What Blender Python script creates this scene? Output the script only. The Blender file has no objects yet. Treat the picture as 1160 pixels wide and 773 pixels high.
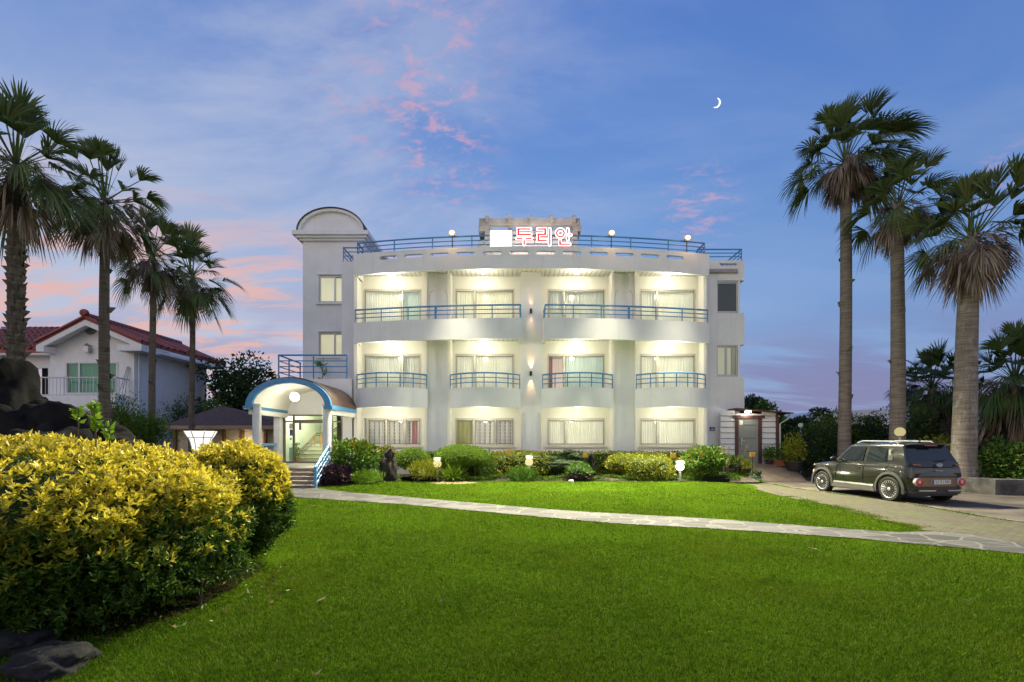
import bpy, bmesh, math, random
import numpy as np
from mathutils import Vector, Matrix, noise

R = math.radians
PI = math.pi
C = bpy.context.scene.collection

# ------------------------------------------------------------------ camera
FPX, CX, HZ, EYE = 540.0, 580.0, 500.0, 1.6      # surveyed from the photograph (1160 px wide)
cam_d = bpy.data.cameras.new('camera')
cam_d.sensor_width = 36.0
cam_d.lens = FPX / 1160.0 * 36.0
cam_d.shift_y = (HZ - 386.5) / 1160.0
cam_d.clip_start = 0.05
cam_d.clip_end = 4000.0
cam = bpy.data.objects.new('camera', cam_d)
cam.location = (0, 0, EYE)
cam.rotation_euler = (R(90), 0, 0)
C.objects.link(cam)
bpy.context.scene.camera = cam


def px(x, Y):
    """world X of photo column x at distance Y"""
    return (x - CX) / FPX * Y


def pz(y, Y):
    """world Z of photo row y at distance Y"""
    return EYE - (y - HZ) / FPX * Y


def g(x, y):
    """ground point under photo pixel (flat ground)"""
    Y = FPX * EYE / (y - HZ)
    return (px(x, Y), Y)


def srgb(r, g_, b):
    f = lambda c: (c / 255.0 / 12.92) if c / 255.0 <= 0.04045 else ((c / 255.0 + 0.055) / 1.055) ** 2.4
    return (f(r), f(g_), f(b), 1.0)


# ------------------------------------------------------------------ node helper
class NT:
    def __init__(self, tree):
        self.t = tree

    def n(self, typ, **kw):
        nd = self.t.nodes.new(typ)
        for k, v in kw.items():
            setattr(nd, k, v)
        return nd

    def put(self, sock, v):
        if isinstance(v, bpy.types.NodeSocket):
            self.t.links.new(v, sock)
        elif v is not None:
            if sock.type in ('RGBA',) and len(v) == 3:
                v = tuple(v) + (1.0,)
            sock.default_value = v

    def math(self, op, a, b=None, c=None, clamp=False):
        nd = self.n('ShaderNodeMath', operation=op, use_clamp=clamp)
        self.put(nd.inputs[0], a)
        if b is not None: self.put(nd.inputs[1], b)
        if c is not None: self.put(nd.inputs[2], c)
        return nd.outputs[0]

    def mix(self, f, a, b, blend='MIX'):
        nd = self.n('ShaderNodeMix', data_type='RGBA', blend_type=blend, clamp_factor=True)
        self.put(nd.inputs[0], f); self.put(nd.inputs[6], a); self.put(nd.inputs[7], b)
        return nd.outputs[2]

    def sm(self, v, a, b, lo=0.0, hi=1.0):
        nd = self.n('ShaderNodeMapRange', interpolation_type='SMOOTHSTEP', clamp=True)
        self.put(nd.inputs[0], v)
        for i, q in enumerate((a, b, lo, hi)): nd.inputs[i + 1].default_value = q
        return nd.outputs[0]

    def ramp(self, f, stops, interp='LINEAR'):
        nd = self.n('ShaderNodeValToRGB')
        cr = nd.color_ramp; cr.interpolation = interp
        while len(cr.elements) < len(stops): cr.elements.new(0.5)
        for e, (p, c) in zip(cr.elements, stops):
            e.position = p
            e.color = c if len(c) == 4 else tuple(c) + (1.0,)
        self.put(nd.inputs[0], f)
        return nd.outputs[0]

    def noise(self, vec, scale=5.0, detail=4.0, rough=0.5, dist=0.0, out=0):
        nd = self.n('ShaderNodeTexNoise')
        if vec is not None: self.put(nd.inputs['Vector'], vec)
        nd.inputs['Scale'].default_value = scale
        nd.inputs['Detail'].default_value = detail
        nd.inputs['Roughness'].default_value = rough
        nd.inputs['Distortion'].default_value = dist
        return nd.outputs[out]

    def comb(self, x, y, z):
        nd = self.n('ShaderNodeCombineXYZ')
        for i, v in enumerate((x, y, z)): self.put(nd.inputs[i], v)
        return nd.outputs[0]

    def mapping(self, vec, loc=(0, 0, 0), rot=(0, 0, 0), sc=(1, 1, 1)):
        nd = self.n('ShaderNodeMapping')
        self.put(nd.inputs[0], vec)
        nd.inputs[1].default_value = loc; nd.inputs[2].default_value = rot; nd.inputs[3].default_value = sc
        return nd.outputs[0]


# ------------------------------------------------------------------ world: dusk sky
SKY_GAIN = 1.0
world = bpy.data.worlds.new("World")
bpy.context.scene.world = world
world.use_nodes = True
wt = NT(world.node_tree)
world.node_tree.nodes.clear()
tc = wt.n('ShaderNodeTexCoord')
sep = wt.n('ShaderNodeSeparateXYZ')
wt.t.links.new(tc.outputs['Generated'], sep.inputs[0])
dx, dy, dz = sep.outputs
el = wt.math('MAXIMUM', dz, 0.0)
hor = wt.math('SQRT', wt.math('ADD', wt.math('MULTIPLY', dx, dx), wt.math('ADD', wt.math('MULTIPLY', dy, dy), 1e-4)))
az = wt.math('DIVIDE', dx, hor)                   # -1 left .. +1 right
base = wt.ramp(el, [(0.0, srgb(150, 166, 205)), (0.12, srgb(146, 174, 218)), (0.3, srgb(128, 168, 222)),
                    (0.48, srgb(104, 148, 216)), (0.66, srgb(84, 128, 206)), (1.0, srgb(60, 100, 185))])
left_f = wt.math('MULTIPLY', wt.sm(az, 0.25, -0.75), wt.sm(el, 0.75, 0.05))
base = wt.mix(wt.math('MULTIPLY', left_f, 0.95), base, srgb(200, 204, 224))
right_f = wt.sm(az, 0.1, 0.8)
base = wt.mix(wt.math('MULTIPLY', right_f, 0.42), base, srgb(78, 114, 186))
# cloud sheet coordinates
inv = wt.math('DIVIDE', 1.0, wt.math('ADD', el, 0.16))
cu = wt.math('MULTIPLY', dx, inv); cv = wt.math('MULTIPLY', dy, inv)
cvec = wt.comb(cu, cv, 0.0)
# high thin veils
veil_n = wt.noise(wt.mapping(cvec, loc=(3.1, 1.7, 0), rot=(0, 0, 0.5), sc=(0.9, 1.7, 1)), 1.5, 8, 0.62, 0.4)
veil = wt.math('MULTIPLY', wt.sm(veil_n, 0.38, 0.68), wt.sm(az, 0.5, -0.45, 0.10, 0.55))
base = wt.mix(veil, base, srgb(200, 207, 228))
# lavender bank of cloud low down
bank_n = wt.noise(wt.mapping(cvec, loc=(0.4, 5.0, 0), sc=(0.55, 1.5, 1)), 1.5, 7, 0.58, 0.4)
bank_l = wt.math('MULTIPLY', wt.sm(bank_n, 0.42, 0.62), wt.sm(el, 0.42, 0.12))
bank_l = wt.math('MULTIPLY', bank_l, wt.sm(az, 0.1, -0.25))
base = wt.mix(wt.math('MULTIPLY', bank_l, 0.85), base, srgb(172, 168, 200))
bank_r = wt.math('MULTIPLY', wt.sm(bank_n, 0.40, 0.56), wt.math('MULTIPLY', wt.sm(el, 0.25, 0.10), wt.sm(az, 0.2, 0.5)))
base = wt.mix(wt.math('MULTIPLY', bank_r, 0.85), base, srgb(126, 124, 174))
# pink lit edges, low left
pink_n = wt.noise(wt.mapping(cvec, loc=(7.7, 2.2, 0), rot=(0, 0, -0.15), sc=(0.8, 2.0, 1)), 3.4, 8, 0.66, 0.5)
pk = wt.math('MULTIPLY', wt.sm(pink_n, 0.44, 0.62), wt.math('MULTIPLY', wt.sm(el, 0.45, 0.25), wt.sm(el, 0.05, 0.10)))
pk = wt.math('MULTIPLY', pk, wt.sm(az, 0.0, -0.30))
base = wt.mix(wt.math('MULTIPLY', pk, 0.85), base, srgb(238, 186, 176))
# small pink flecks: high centre-left and right of centre
puff_n = wt.noise(wt.mapping(cvec, loc=(1.3, 9.2, 0), rot=(0, 0, 0.5), sc=(1.0, 1.6, 1)), 13.0, 7, 0.66, 0.35)


def dirmask(px_, py_, ra, rb):
    v = Vector((px_ - CX, FPX, HZ - py_)).normalized()
    nd = wt.n('ShaderNodeVectorMath', operation='DISTANCE')
    wt.t.links.new(tc.outputs['Generated'], nd.inputs[0])
    nd.inputs[1].default_value = v
    return wt.sm(nd.outputs['Value'], ra, rb)


pm = wt.math('ADD', dirmask(480, 60, 0.17, 0.03), dirmask(500, 175, 0.14, 0.02))
pm = wt.math('ADD', pm, wt.math('MULTIPLY', dirmask(790, 235, 0.10, 0.02), 0.9))
pm = wt.math('ADD', pm, wt.math('MULTIPLY', dirmask(1150, 205, 0.07, 0.01), 0.8))
pm = wt.math('ADD', pm, wt.math('MULTIPLY', dirmask(390, 130, 0.1, 0.02), 0.5))
puff = wt.math('MULTIPLY', pm, wt.sm(puff_n, 0.47, 0.68), clamp=True)
base = wt.mix(wt.math('MULTIPLY', puff, 0.62), base, srgb(222, 172, 192))
# unseen sky behind the camera, brightened to add light to the scene
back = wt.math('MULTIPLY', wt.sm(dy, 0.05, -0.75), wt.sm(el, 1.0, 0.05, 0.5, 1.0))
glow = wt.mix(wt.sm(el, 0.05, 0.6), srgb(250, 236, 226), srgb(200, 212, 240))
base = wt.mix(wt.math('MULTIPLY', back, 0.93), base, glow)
# physical twilight share
SUN_EL, SUN_ROT = R(6.0), R(205.0)
sky = wt.n('ShaderNodeTexSky', sky_type='NISHITA')
sky.sun_disc = False
sky.sun_elevation = SUN_EL
sky.sun_rotation = SUN_ROT
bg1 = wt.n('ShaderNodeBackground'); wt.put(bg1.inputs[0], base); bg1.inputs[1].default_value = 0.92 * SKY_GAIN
bg2 = wt.n('ShaderNodeBackground'); wt.t.links.new(sky.outputs[0], bg2.inputs[0]); bg2.inputs[1].default_value = 0.012
add = wt.n('ShaderNodeAddShader')
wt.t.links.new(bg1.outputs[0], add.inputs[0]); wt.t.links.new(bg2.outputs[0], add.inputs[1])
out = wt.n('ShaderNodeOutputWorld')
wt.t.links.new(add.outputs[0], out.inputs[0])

# soft last light of the sun
sun_d = bpy.data.lights.new('sun', 'SUN')
sun_d.energy = 0.15
sun_d.angle = R(30)
sun_d.color = (1.0, 0.86, 0.74)
sun = bpy.data.objects.new('sun', sun_d)
sun_dir = Vector((math.sin(SUN_ROT) * math.cos(R(25)), math.cos(SUN_ROT) * math.cos(R(25)), math.sin(R(25))))
sun.rotation_euler = (-sun_dir).to_track_quat('-Z', 'Y').to_euler()
C.objects.link(sun)

sc = bpy.context.scene
sc.view_settings.view_transform = 'Standard'
sc.view_settings.look = 'None'
sc.view_settings.exposure = 0.0
sc.view_settings.gamma = 1.0
sc.view_settings.use_curve_mapping = False
sc.render.engine = 'CYCLES'
sc.cycles.use_denoising = True
sc.cycles.max_bounces = 7
sc.cycles.diffuse_bounces = 3
sc.cycles.glossy_bounces = 3
sc.cycles.transmission_bounces = 4
sc.cycles.transparent_max_bounces = 12
sc.cycles.caustics_reflective = False
sc.cycles.caustics_refractive = False
sc.cycles.sample_clamp_indirect = 4.0
sc.cycles.use_light_tree = True


# ------------------------------------------------------------------ materials
def mat(name, col, rough=0.6, metal=0.0, var=0.0, vscale=3.0, bump=0.0, bscale=40.0, emit=None, estr=0.0,
        spec=0.5, streak=0.0, coat=0.0):
    m = bpy.data.materials.new(name); m.use_nodes = True
    t = NT(m.node_tree)
    b = m.node_tree.nodes['Principled BSDF']
    col = tuple(col[:3]) + (1.0,)
    b.inputs['Base Color'].default_value = col
    b.inputs['Roughness'].default_value = rough
    b.inputs['Metallic'].default_value = metal
    b.inputs['Specular IOR Level'].default_value = spec
    if coat: b.inputs['Coat Weight'].default_value = coat; b.inputs['Coat Roughness'].default_value = 0.05
    co = t.n('ShaderNodeTexCoord').outputs['Object']
    c = None
    if var:
        nz = t.noise(co, vscale, 6, 0.6)
        lo = tuple(max(0, x * (1 - var)) for x in col[:3]); hi = tuple(min(1, x * (1 + var)) for x in col[:3])
        c = t.mix(t.sm(nz, 0.3, 0.7), lo, hi)
    if streak:
        sv = t.noise(t.mapping(co, sc=(3.2, 3.2, 0.16)), 1.6, 6, 0.65)
        dirt = tuple(x * 0.62 for x in col[:3])
        c = t.mix(t.math('MULTIPLY', t.sm(sv, 0.52, 0.78), streak), c if c is not None else col, dirt)
    if c is not None: t.put(b.inputs['Base Color'], c)
    if bump:
        bn = t.n('ShaderNodeBump'); bn.inputs['Strength'].default_value = bump; bn.inputs['Distance'].default_value = 0.02
        t.put(bn.inputs['Height'], t.noise(co, bscale, 5, 0.6)); t.put(b.inputs['Normal'], bn.outputs[0])
    if emit:
        b.inputs['Emission Color'].default_value = tuple(emit[:3]) + (1.0,)
        b.inputs['Emission Strength'].default_value = estr
    return m


def leaf_mat(name, cols, rough=0.5, trans=0.25, spec=0.35):
    """foliage: every leaf island takes its own tone between the given real leaf colours"""
    m = bpy.data.materials.new(name); m.use_nodes = True
    t = NT(m.node_tree); b = m.node_tree.nodes['Principled BSDF']; o = m.node_tree.nodes['Material Output']
    geo = t.n('ShaderNodeNewGeometry')
    n = len(cols)
    c = t.ramp(geo.outputs['Random Per Island'], [(i / max(1, n - 1), cols[i]) for i in range(n)])
    t.put(b.inputs['Base Color'], c)
    b.inputs['Roughness'].default_value = rough
    b.inputs['Specular IOR Level'].default_value = spec
    if trans:
        tr = t.n('ShaderNodeBsdfTranslucent'); t.put(tr.inputs[0], c)
        mx = t.n('ShaderNodeMixShader'); mx.inputs[0].default_value = trans
        t.t.links.new(b.outputs[0], mx.inputs[1]); t.t.links.new(tr.outputs[0], mx.inputs[2])
        t.t.links.new(mx.outputs[0], o.inputs[0])
    return m


def glass_mat(name, tint=(0.95, 0.97, 0.96), refl=0.06, body=0.0, bcol=(0.02, 0.05, 0.05)):
    m = bpy.data.materials.new(name); m.use_nodes = True
    t = NT(m.node_tree); m.node_tree.nodes.clear()
    o = t.n('ShaderNodeOutputMaterial')
    tr = t.n('ShaderNodeBsdfTransparent'); tr.inputs[0].default_value = tuple(tint) + (1,)
    gl = t.n('ShaderNodeBsdfGlossy'); gl.inputs['Roughness'].default_value = 0.02
    gl.inputs[0].default_value = (0.9, 0.93, 0.95, 1)
    fr = t.n('ShaderNodeFresnel'); fr.inputs[0].default_value = 1.5
    f = t.math('ADD', fr.outputs[0], refl, clamp=True)
    src = tr.outputs[0]
    if body:
        df = t.n('ShaderNodeBsdfDiffuse'); df.inputs[0].default_value = tuple(bcol) + (1,)
        m0 = t.n('ShaderNodeMixShader'); m0.inputs[0].default_value = body
        t.t.links.new(tr.outputs[0], m0.inputs[1]); t.t.links.new(df.outputs[0], m0.inputs[2]); src = m0.outputs[0]
    mx = t.n('ShaderNodeMixShader'); t.put(mx.inputs[0], f)
    t.t.links.new(src, mx.inputs[1]); t.t.links.new(gl.outputs[0], mx.inputs[2])
    t.t.links.new(mx.outputs[0], o.inputs[0])
    return m


def emis(name, col, s):
    m = bpy.data.materials.new(name); m.use_nodes = True
    t = NT(m.node_tree); m.node_tree.nodes.clear()
    e = t.n('ShaderNodeEmission'); e.inputs[0].default_value = tuple(col[:3]) + (1,); e.inputs[1].default_value = s
    o = t.n('ShaderNodeOutputMaterial'); t.t.links.new(e.outputs[0], o.inputs[0])
    return m


# ------------------------------------------------------------------ mesh helpers
ORIGIN = {}                                           # world position of every thing's base


class MB:
    def __init__(self): self.v = []; self.f = []

    def add(self, vs, fs):
        n = len(self.v)
        self.v += [tuple(p) for p in vs]
        self.f += [tuple(i + n for i in q) for q in fs]

    def box(self, x0, x1, y0, y1, z0, z1):
        self.add([(x0, y0, z0), (x1, y0, z0), (x1, y1, z0), (x0, y1, z0), (x0, y0, z1), (x1, y0, z1), (x1, y1, z1), (x0, y1, z1)],
                 [(3, 2, 1, 0), (4, 5, 6, 7), (0, 1, 5, 4), (1, 2, 6, 5), (2, 3, 7, 6), (3, 0, 4, 7)])
        return self

    def obox(self, c, sx, sy, sz, rz=0.0, rx=0.0, ry=0.0):
        M = Matrix.Translation(c) @ Matrix.Rotation(rz, 4, 'Z') @ Matrix.Rotation(ry, 4, 'Y') @ Matrix.Rotation(rx, 4, 'X')
        vs = [M @ Vector((a * sx / 2, b * sy / 2, c_ * sz / 2)) for c_ in (-1, 1) for (a, b) in ((-1, -1), (1, -1), (1, 1), (-1, 1))]
        self.add(vs, [(3, 2, 1, 0), (4, 5, 6, 7), (0, 1, 5, 4), (1, 2, 6, 5), (2, 3, 7, 6), (3, 0, 4, 7)])
        return self

    def tube(self, path, r, n=6, r2=None, cap=True):
        P = [Vector(p) for p in path]
        k = len(P)
        vs = []
        prev = None
        for i, p in enumerate(P):
            t = (P[min(i + 1, k - 1)] - P[max(i - 1, 0)])
            t = t.normalized() if t.length > 1e-9 else Vector((0, 0, 1))
            if prev is None:
                up = Vector((0, 0, 1)) if abs(t.z) < 0.9 else Vector((0, 1, 0))
                a = t.cross(up).normalized()
            else:
                a = prev - t * prev.dot(t)
                a = a.normalized() if a.length > 1e-6 else t.orthogonal().normalized()
            prev = a
            b = t.cross(a)
            rr = r if r2 is None else r + (r2 - r) * i / (k - 1)
            if callable(r): rr = r(i / (k - 1))
            for j in range(n):
                an = 2 * PI * j / n + PI / n
                vs.append(p + (a * math.cos(an) + b * math.sin(an)) * rr)
        fs = [(i * n + j, i * n + (j + 1) % n, (i + 1) * n + (j + 1) % n, (i + 1) * n + j) for i in range(k - 1) for j in range(n)]
        if cap: fs += [tuple(range(n - 1, -1, -1)), tuple((k - 1) * n + j for j in range(n))]
        self.add(vs, fs)
        return self

    def lathe(self, c, prof, n=24, axis='z', cap=True):
        vs = []
        for (r, h) in prof:
            for j in range(n):
                a = 2 * PI * j / n
                p = (r * math.cos(a), r * math.sin(a), h)
                if axis == 'x': p = (p[2], p[0], p[1])
                if axis == 'y': p = (p[0], p[2], p[1])
                vs.append((c[0] + p[0], c[1] + p[1], c[2] + p[2]))
        k = len(prof)
        fs = [(i * n + j, i * n + (j + 1) % n, (i + 1) * n + (j + 1) % n, (i + 1) * n + j) for i in range(k - 1) for j in range(n)]
        if cap and prof[0][0] > 1e-4: fs.append(tuple(range(n - 1, -1, -1)))
        if cap and prof[-1][0] > 1e-4: fs.append(tuple((k - 1) * n + j for j in range(n)))
        self.add(vs, fs)
        return self

    def sphere(self, c, r, n=16, m=10, sc=(1, 1, 1)):
        prof = [(max(1e-5, r * math.sin(PI * i / m)), -r * math.cos(PI * i / m)) for i in range(m + 1)]
        k = len(self.v)
        self.lathe((0, 0, 0), prof, n)
        for i in range(k, len(self.v)):
            p = self.v[i]; self.v[i] = (c[0] + p[0] * sc[0], c[1] + p[1] * sc[1], c[2] + p[2] * sc[2])
        return self

    def prism(self, poly, lo, hi, axis='z'):
        """extrude a 2-D polygon along an axis (z: xy polygon, y: xz polygon, x: yz polygon)"""
        n = len(poly)
        def P(a, b, h): return {'z': (a, b, h), 'y': (a, h, b), 'x': (h, a, b)}[axis]
        vs = [P(a, b, lo) for a, b in poly] + [P(a, b, hi) for a, b in poly]
        fs = [tuple(range(n - 1, -1, -1)), tuple(range(n, 2 * n))] + [(i, (i + 1) % n, n + (i + 1) % n, n + i) for i in range(n)]
        self.add(vs, fs)
        return self

    def wall(self, u0, u1, z0, z1, d0, d1, holes, axis='x'):
        """plate with rectangular openings; u runs along x (axis 'x', depth y) or along y (axis 'y', depth x)"""
        us = sorted({u0, u1} | {h[0] for h in holes} | {h[1] for h in holes})
        zs = sorted({z0, z1} | {h[2] for h in holes} | {h[3] for h in holes})
        us = [u for u in us if u0 <= u <= u1]; zs = [z for z in zs if z0 <= z <= z1]
        full = {}
        for i in range(len(us) - 1):
            for j in range(len(zs) - 1):
                um, zm = (us[i] + us[i + 1]) / 2, (zs[j] + zs[j + 1]) / 2
                full[i, j] = not any(h[0] < um < h[1] and h[2] < zm < h[3] for h in holes)
        def P(u, d, z): return (u, d, z) if axis == 'x' else (d, u, z)
        for (i, j), ok in full.items():
            if not ok: continue
            a, b, c, d = us[i], us[i + 1], zs[j], zs[j + 1]
            for dd in (d0, d1):
                self.add([P(a, dd, c), P(b, dd, c), P(b, dd, d), P(a, dd, d)], [(0, 1, 2, 3) if dd == d0 else (3, 2, 1, 0)])
            for (di, dj, e) in ((-1, 0, ((a, c), (a, d))), (1, 0, ((b, d), (b, c))), (0, -1, ((b, c), (a, c))), (0, 1, ((a, d), (b, d)))):
                if not full.get((i + di, j + dj), False):
                    (p, q), (r, s) = e
                    self.add([P(p, d0, q), P(r, d0, s), P(r, d1, s), P(p, d1, q)], [(3, 2, 1, 0)])
        return self

    def build(self, name, m, parent=None, smooth=False, sub=0, bevel=0.0, fix=True):
        me = bpy.data.meshes.new(name)
        o = ORIGIN.get(parent.name if parent else None)
        top = parent
        while top is not None and top.parent is not None: top = top.parent
        o = ORIGIN.get(top.name, Vector((0, 0, 0))) if top is not None else Vector((0, 0, 0))
        me.from_pydata([(v[0] - o[0], v[1] - o[1], v[2] - o[2]) for v in self.v], [], self.f)
        if fix:
            bm = bmesh.new(); bm.from_mesh(me)
            bmesh.ops.recalc_face_normals(bm, faces=bm.faces)
            bm.to_mesh(me); bm.free()
        if smooth:
            me.polygons.foreach_set('use_smooth', [True] * len(me.polygons))
        ms = m if isinstance(m, (list, tuple)) else [m]
        for q in ms: me.materials.append(q)
        ob = bpy.data.objects.new(name, me)
        C.objects.link(ob)
        if parent: ob.parent = parent
        if bevel:
            md = ob.modifiers.new('bevel', 'BEVEL'); md.width = bevel; md.segments = 2; md.limit_method = 'ANGLE'
        if sub:
            md = ob.modifiers.new('subd', 'SUBSURF'); md.levels = sub; md.render_levels = sub
        if smooth and not sub:
            try:
                me.set_sharp_from_angle(angle=R(38))
            except Exception:
                pass
        return ob


def np_mesh(name, V, F, mats, midx=None, parent=None, smooth=False):
    me = bpy.data.meshes.new(name)
    top = parent
    while top is not None and top.parent is not None: top = top.parent
    o = ORIGIN.get(top.name, Vector((0, 0, 0))) if top is not None else Vector((0, 0, 0))
    V = np.asarray(V, dtype=np.float32) - np.array(o, dtype=np.float32)
    F = np.asarray(F, dtype=np.int32); k = F.shape[1]
    me.vertices.add(len(V)); me.vertices.foreach_set('co', V.ravel())
    me.loops.add(F.size); me.loops.foreach_set('vertex_index', F.ravel())
    me.polygons.add(len(F))
    me.polygons.foreach_set('loop_start', np.arange(0, F.size, k, dtype=np.int32))
    if midx is not None: me.polygons.foreach_set('material_index', np.asarray(midx, dtype=np.int32))
    if smooth: me.polygons.foreach_set('use_smooth', np.ones(len(F), dtype=bool))
    for m in (mats if isinstance(mats, (list, tuple)) else [mats]): me.materials.append(m)
    me.update(calc_edges=True)
    ob = bpy.data.objects.new(name, me); C.objects.link(ob)
    if parent: ob.parent = parent
    return ob


def tag(o, label, cat, group=None):
    o['label'] = label; o['category'] = cat
    if group: o['group'] = group
    return o


def thing(name, label, cat, loc=(0, 0, 0), group=None, rz=0.0):
    o = bpy.data.objects.new(name, None)
    C.objects.link(o)
    o.empty_display_size = 0.2
    o.location = loc; o.rotation_euler = (0, 0, rz)
    ORIGIN[o.name] = Vector(loc) if rz == 0.0 else Vector((0, 0, 0))
    return tag(o, label, cat, group)


def structure(o):
    o['kind'] = 'structure'; return o


def copy_tree(o, parent=None):
    c = o.copy(); C.objects.link(c)
    if parent: c.parent = parent
    for ch in [q for q in bpy.data.objects if q.parent == o]:
        copy_tree(ch, c)
    return c


def lamp(kind, name, loc, energy, col, parent=None, size=0.1, aim=None, spot=None, blend=0.5):
    d = bpy.data.lights.new(name, kind); d.energy = energy; d.color = col
    if kind in ('POINT', 'SPOT'): d.shadow_soft_size = size
    if kind == 'AREA': d.shape = 'DISK'; d.size = size
    if spot: d.spot_size = spot; d.spot_blend = blend
    o = bpy.data.objects.new(name, d); C.objects.link(o)
    off = ORIGIN.get(parent.name, Vector((0, 0, 0))) if parent else Vector((0, 0, 0))
    o.location = Vector(loc) - off
    if aim is not None:
        o.rotation_euler = (Vector(aim) - Vector(loc)).to_track_quat('-Z', 'Y').to_euler()
    if parent: o.parent = parent
    return o


# ------------------------------------------------------------------ shared materials
M_WALL = mat('white_stucco', (0.79, 0.795, 0.815), 0.85, var=0.05, vscale=0.9, bump=0.15, bscale=60, streak=0.26)
M_CREAM = mat('cream_paint', (0.82, 0.80, 0.72), 0.7, var=0.03, vscale=1.2, bump=0.08, bscale=50)
M_SOFFIT = mat('soffit_boards', (0.72, 0.70, 0.63), 0.6, var=0.04)
M_BLUE = mat('blue_paint', (0.05, 0.24, 0.50), 0.4, var=0.1, vscale=6)
M_FRAME = mat('pale_window_frame', (0.56, 0.54, 0.46), 0.4)
M_DKFRAME = mat('bronze_frame', (0.16, 0.14, 0.11), 0.35, metal=0.6)
M_GLASS = glass_mat('clear_glass', refl=0.03)
M_LAMP = emis('lamp_warm_white', (1.0, 0.93, 0.74), 9.0)
M_DARK = mat('dark_void', (0.02, 0.02, 0.022), 0.8)
M_BLACK = mat('black_plastic', (0.012, 0.012, 0.013), 0.45)
M_STEEL = mat('grey_metal', (0.42, 0.43, 0.44), 0.35, metal=0.7)
M_CONC = mat('grey_concrete', (0.33, 0.32, 0.30), 0.9, var=0.18, vscale=2.5, bump=0.3, bscale=25, streak=0.35)
M_SOIL = mat('garden_soil', (0.055, 0.042, 0.03), 0.95, var=0.4, vscale=5, bump=0.6, bscale=18)
WARM = (1.0, 0.92, 0.72)
# ================================================================== GROUND
def ss(a, b, x):
    t = min(1.0, max(0.0, (x - a) / (b - a))); return t * t * (3 - 2 * t)


def gz(x, y):
    """the lawn rises a hand's breadth towards the planting bed"""
    return 0.10 * ss(15.0, 18.0, y) * ss(9.0, 7.2, x)


def lawn_mat():
    m = bpy.data.materials.new('lawn_turf'); m.use_nodes = True
    t = NT(m.node_tree); b = m.node_tree.nodes['Principled BSDF']
    co = t.n('ShaderNodeTexCoord').outputs['Object']
    n1 = t.noise(co, 0.55, 5, 0.6); n2 = t.noise(co, 14.0, 5, 0.7); n3 = t.noise(co, 90.0, 3, 0.7)
    c = t.mix(t.sm(n2, 0.3, 0.7), (0.026, 0.056, 0.003), (0.046, 0.090, 0.004))
    c = t.mix(t.math('MULTIPLY', t.sm(n1, 0.5, 0.72), 0.2), c, (0.12, 0.16, 0.008))
    c = t.mix(t.math('MULTIPLY', t.sm(n3, 0.5, 0.75), 0.5), c, (0.03, 0.05, 0.004))
    bare = t.noise(co, 0.8, 6, 0.65)
    c = t.mix(t.math('MULTIPLY', t.sm(bare, 0.66, 0.78), 0.35), c, (0.15, 0.12, 0.055))
    dp = t.n('ShaderNodeVectorMath', operation='DISTANCE'); t.put(dp.inputs[0], t.mapping(co, sc=(0.45, 1.0, 0))); dp.inputs[1].default_value = (px(512, 17.2) * 0.45, 17.35, 0)
    worn = t.sm(t.math('ADD', dp.outputs['Value'], t.math('MULTIPLY', t.noise(co, 3.0, 5, 0.65), 0.5)), 0.72, 0.52)
    c = t.mix(worn, c, (0.20, 0.155, 0.085))
    t.put(b.inputs['Base Color'], c); b.inputs['Roughness'].default_value = 0.9
    b.inputs['Specular IOR Level'].default_value = 0.0
    bn = t.n('ShaderNodeBump'); bn.inputs['Strength'].default_value = 0.7; bn.inputs['Distance'].default_value = 0.03
    t.put(bn.inputs['Height'], n2); t.put(b.inputs['Normal'], bn.outputs[0])
    return m


def stone_mat():
    m = bpy.data.materials.new('flagstone'); m.use_nodes = True
    t = NT(m.node_tree); b = m.node_tree.nodes['Principled BSDF']
    co = t.n('ShaderNodeTexCoord').outputs['Object']
    wob = t.n('ShaderNodeVectorMath', operation='MULTIPLY_ADD')
    t.put(wob.inputs[0], t.noise(co, 2.0, 3, 0.5, out=1)); wob.inputs[1].default_value = (0.16, 0.16, 0); t.put(wob.inputs[2], co)
    ve = t.n('ShaderNodeTexVoronoi', feature='DISTANCE_TO_EDGE'); ve.inputs['Scale'].default_value = 2.7; ve.inputs['Randomness'].default_value = 0.85
    vc = t.n('ShaderNodeTexVoronoi'); vc.inputs['Scale'].default_value = 2.7; vc.inputs['Randomness'].default_value = 0.85
    mp = t.mapping(wob.outputs[0], rot=(0, 0, 0.4), sc=(0.75, 1.0, 1))
    t.put(ve.inputs['Vector'], mp); t.put(vc.inputs['Vector'], mp)
    tone = t.n('ShaderNodeSeparateXYZ'); t.put(tone.inputs[0], vc.outputs['Color'])
    c = t.ramp(tone.outputs[0], [(0.0, (0.027, 0.027, 0.031)), (0.5, (0.058, 0.057, 0.060)), (1.0, (0.112, 0.108, 0.103))])
    c = t.mix(t.math('MULTIPLY', t.noise(co, 9, 6, 0.65), 0.5), c, (0.075, 0.071, 0.068))
    edge = t.sm(ve.outputs['Distance'], 0.028, 0.05)
    c = t.mix(edge, (0.125, 0.12, 0.112), c)
    moss = t.noise(co, 3.5, 6, 0.6)
    c = t.mix(t.math('MULTIPLY', t.sm(moss, 0.6, 0.75), 0.4), c, (0.10, 0.11, 0.06))
    t.put(b.inputs['Base Color'], c); b.inputs['Roughness'].default_value = 0.75; b.inputs['Specular IOR Level'].default_value = 0.2
    bn = t.n('ShaderNodeBump'); bn.inputs['Strength'].default_value = 0.5; bn.inputs['Distance'].default_value = 0.012
    t.put(bn.inputs['Height'], t.math('ADD', edge, t.math('MULTIPLY', t.noise(co, 25, 5, 0.6), 0.5))); t.put(b.inputs['Normal'], bn.outputs[0])
    return m


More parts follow.
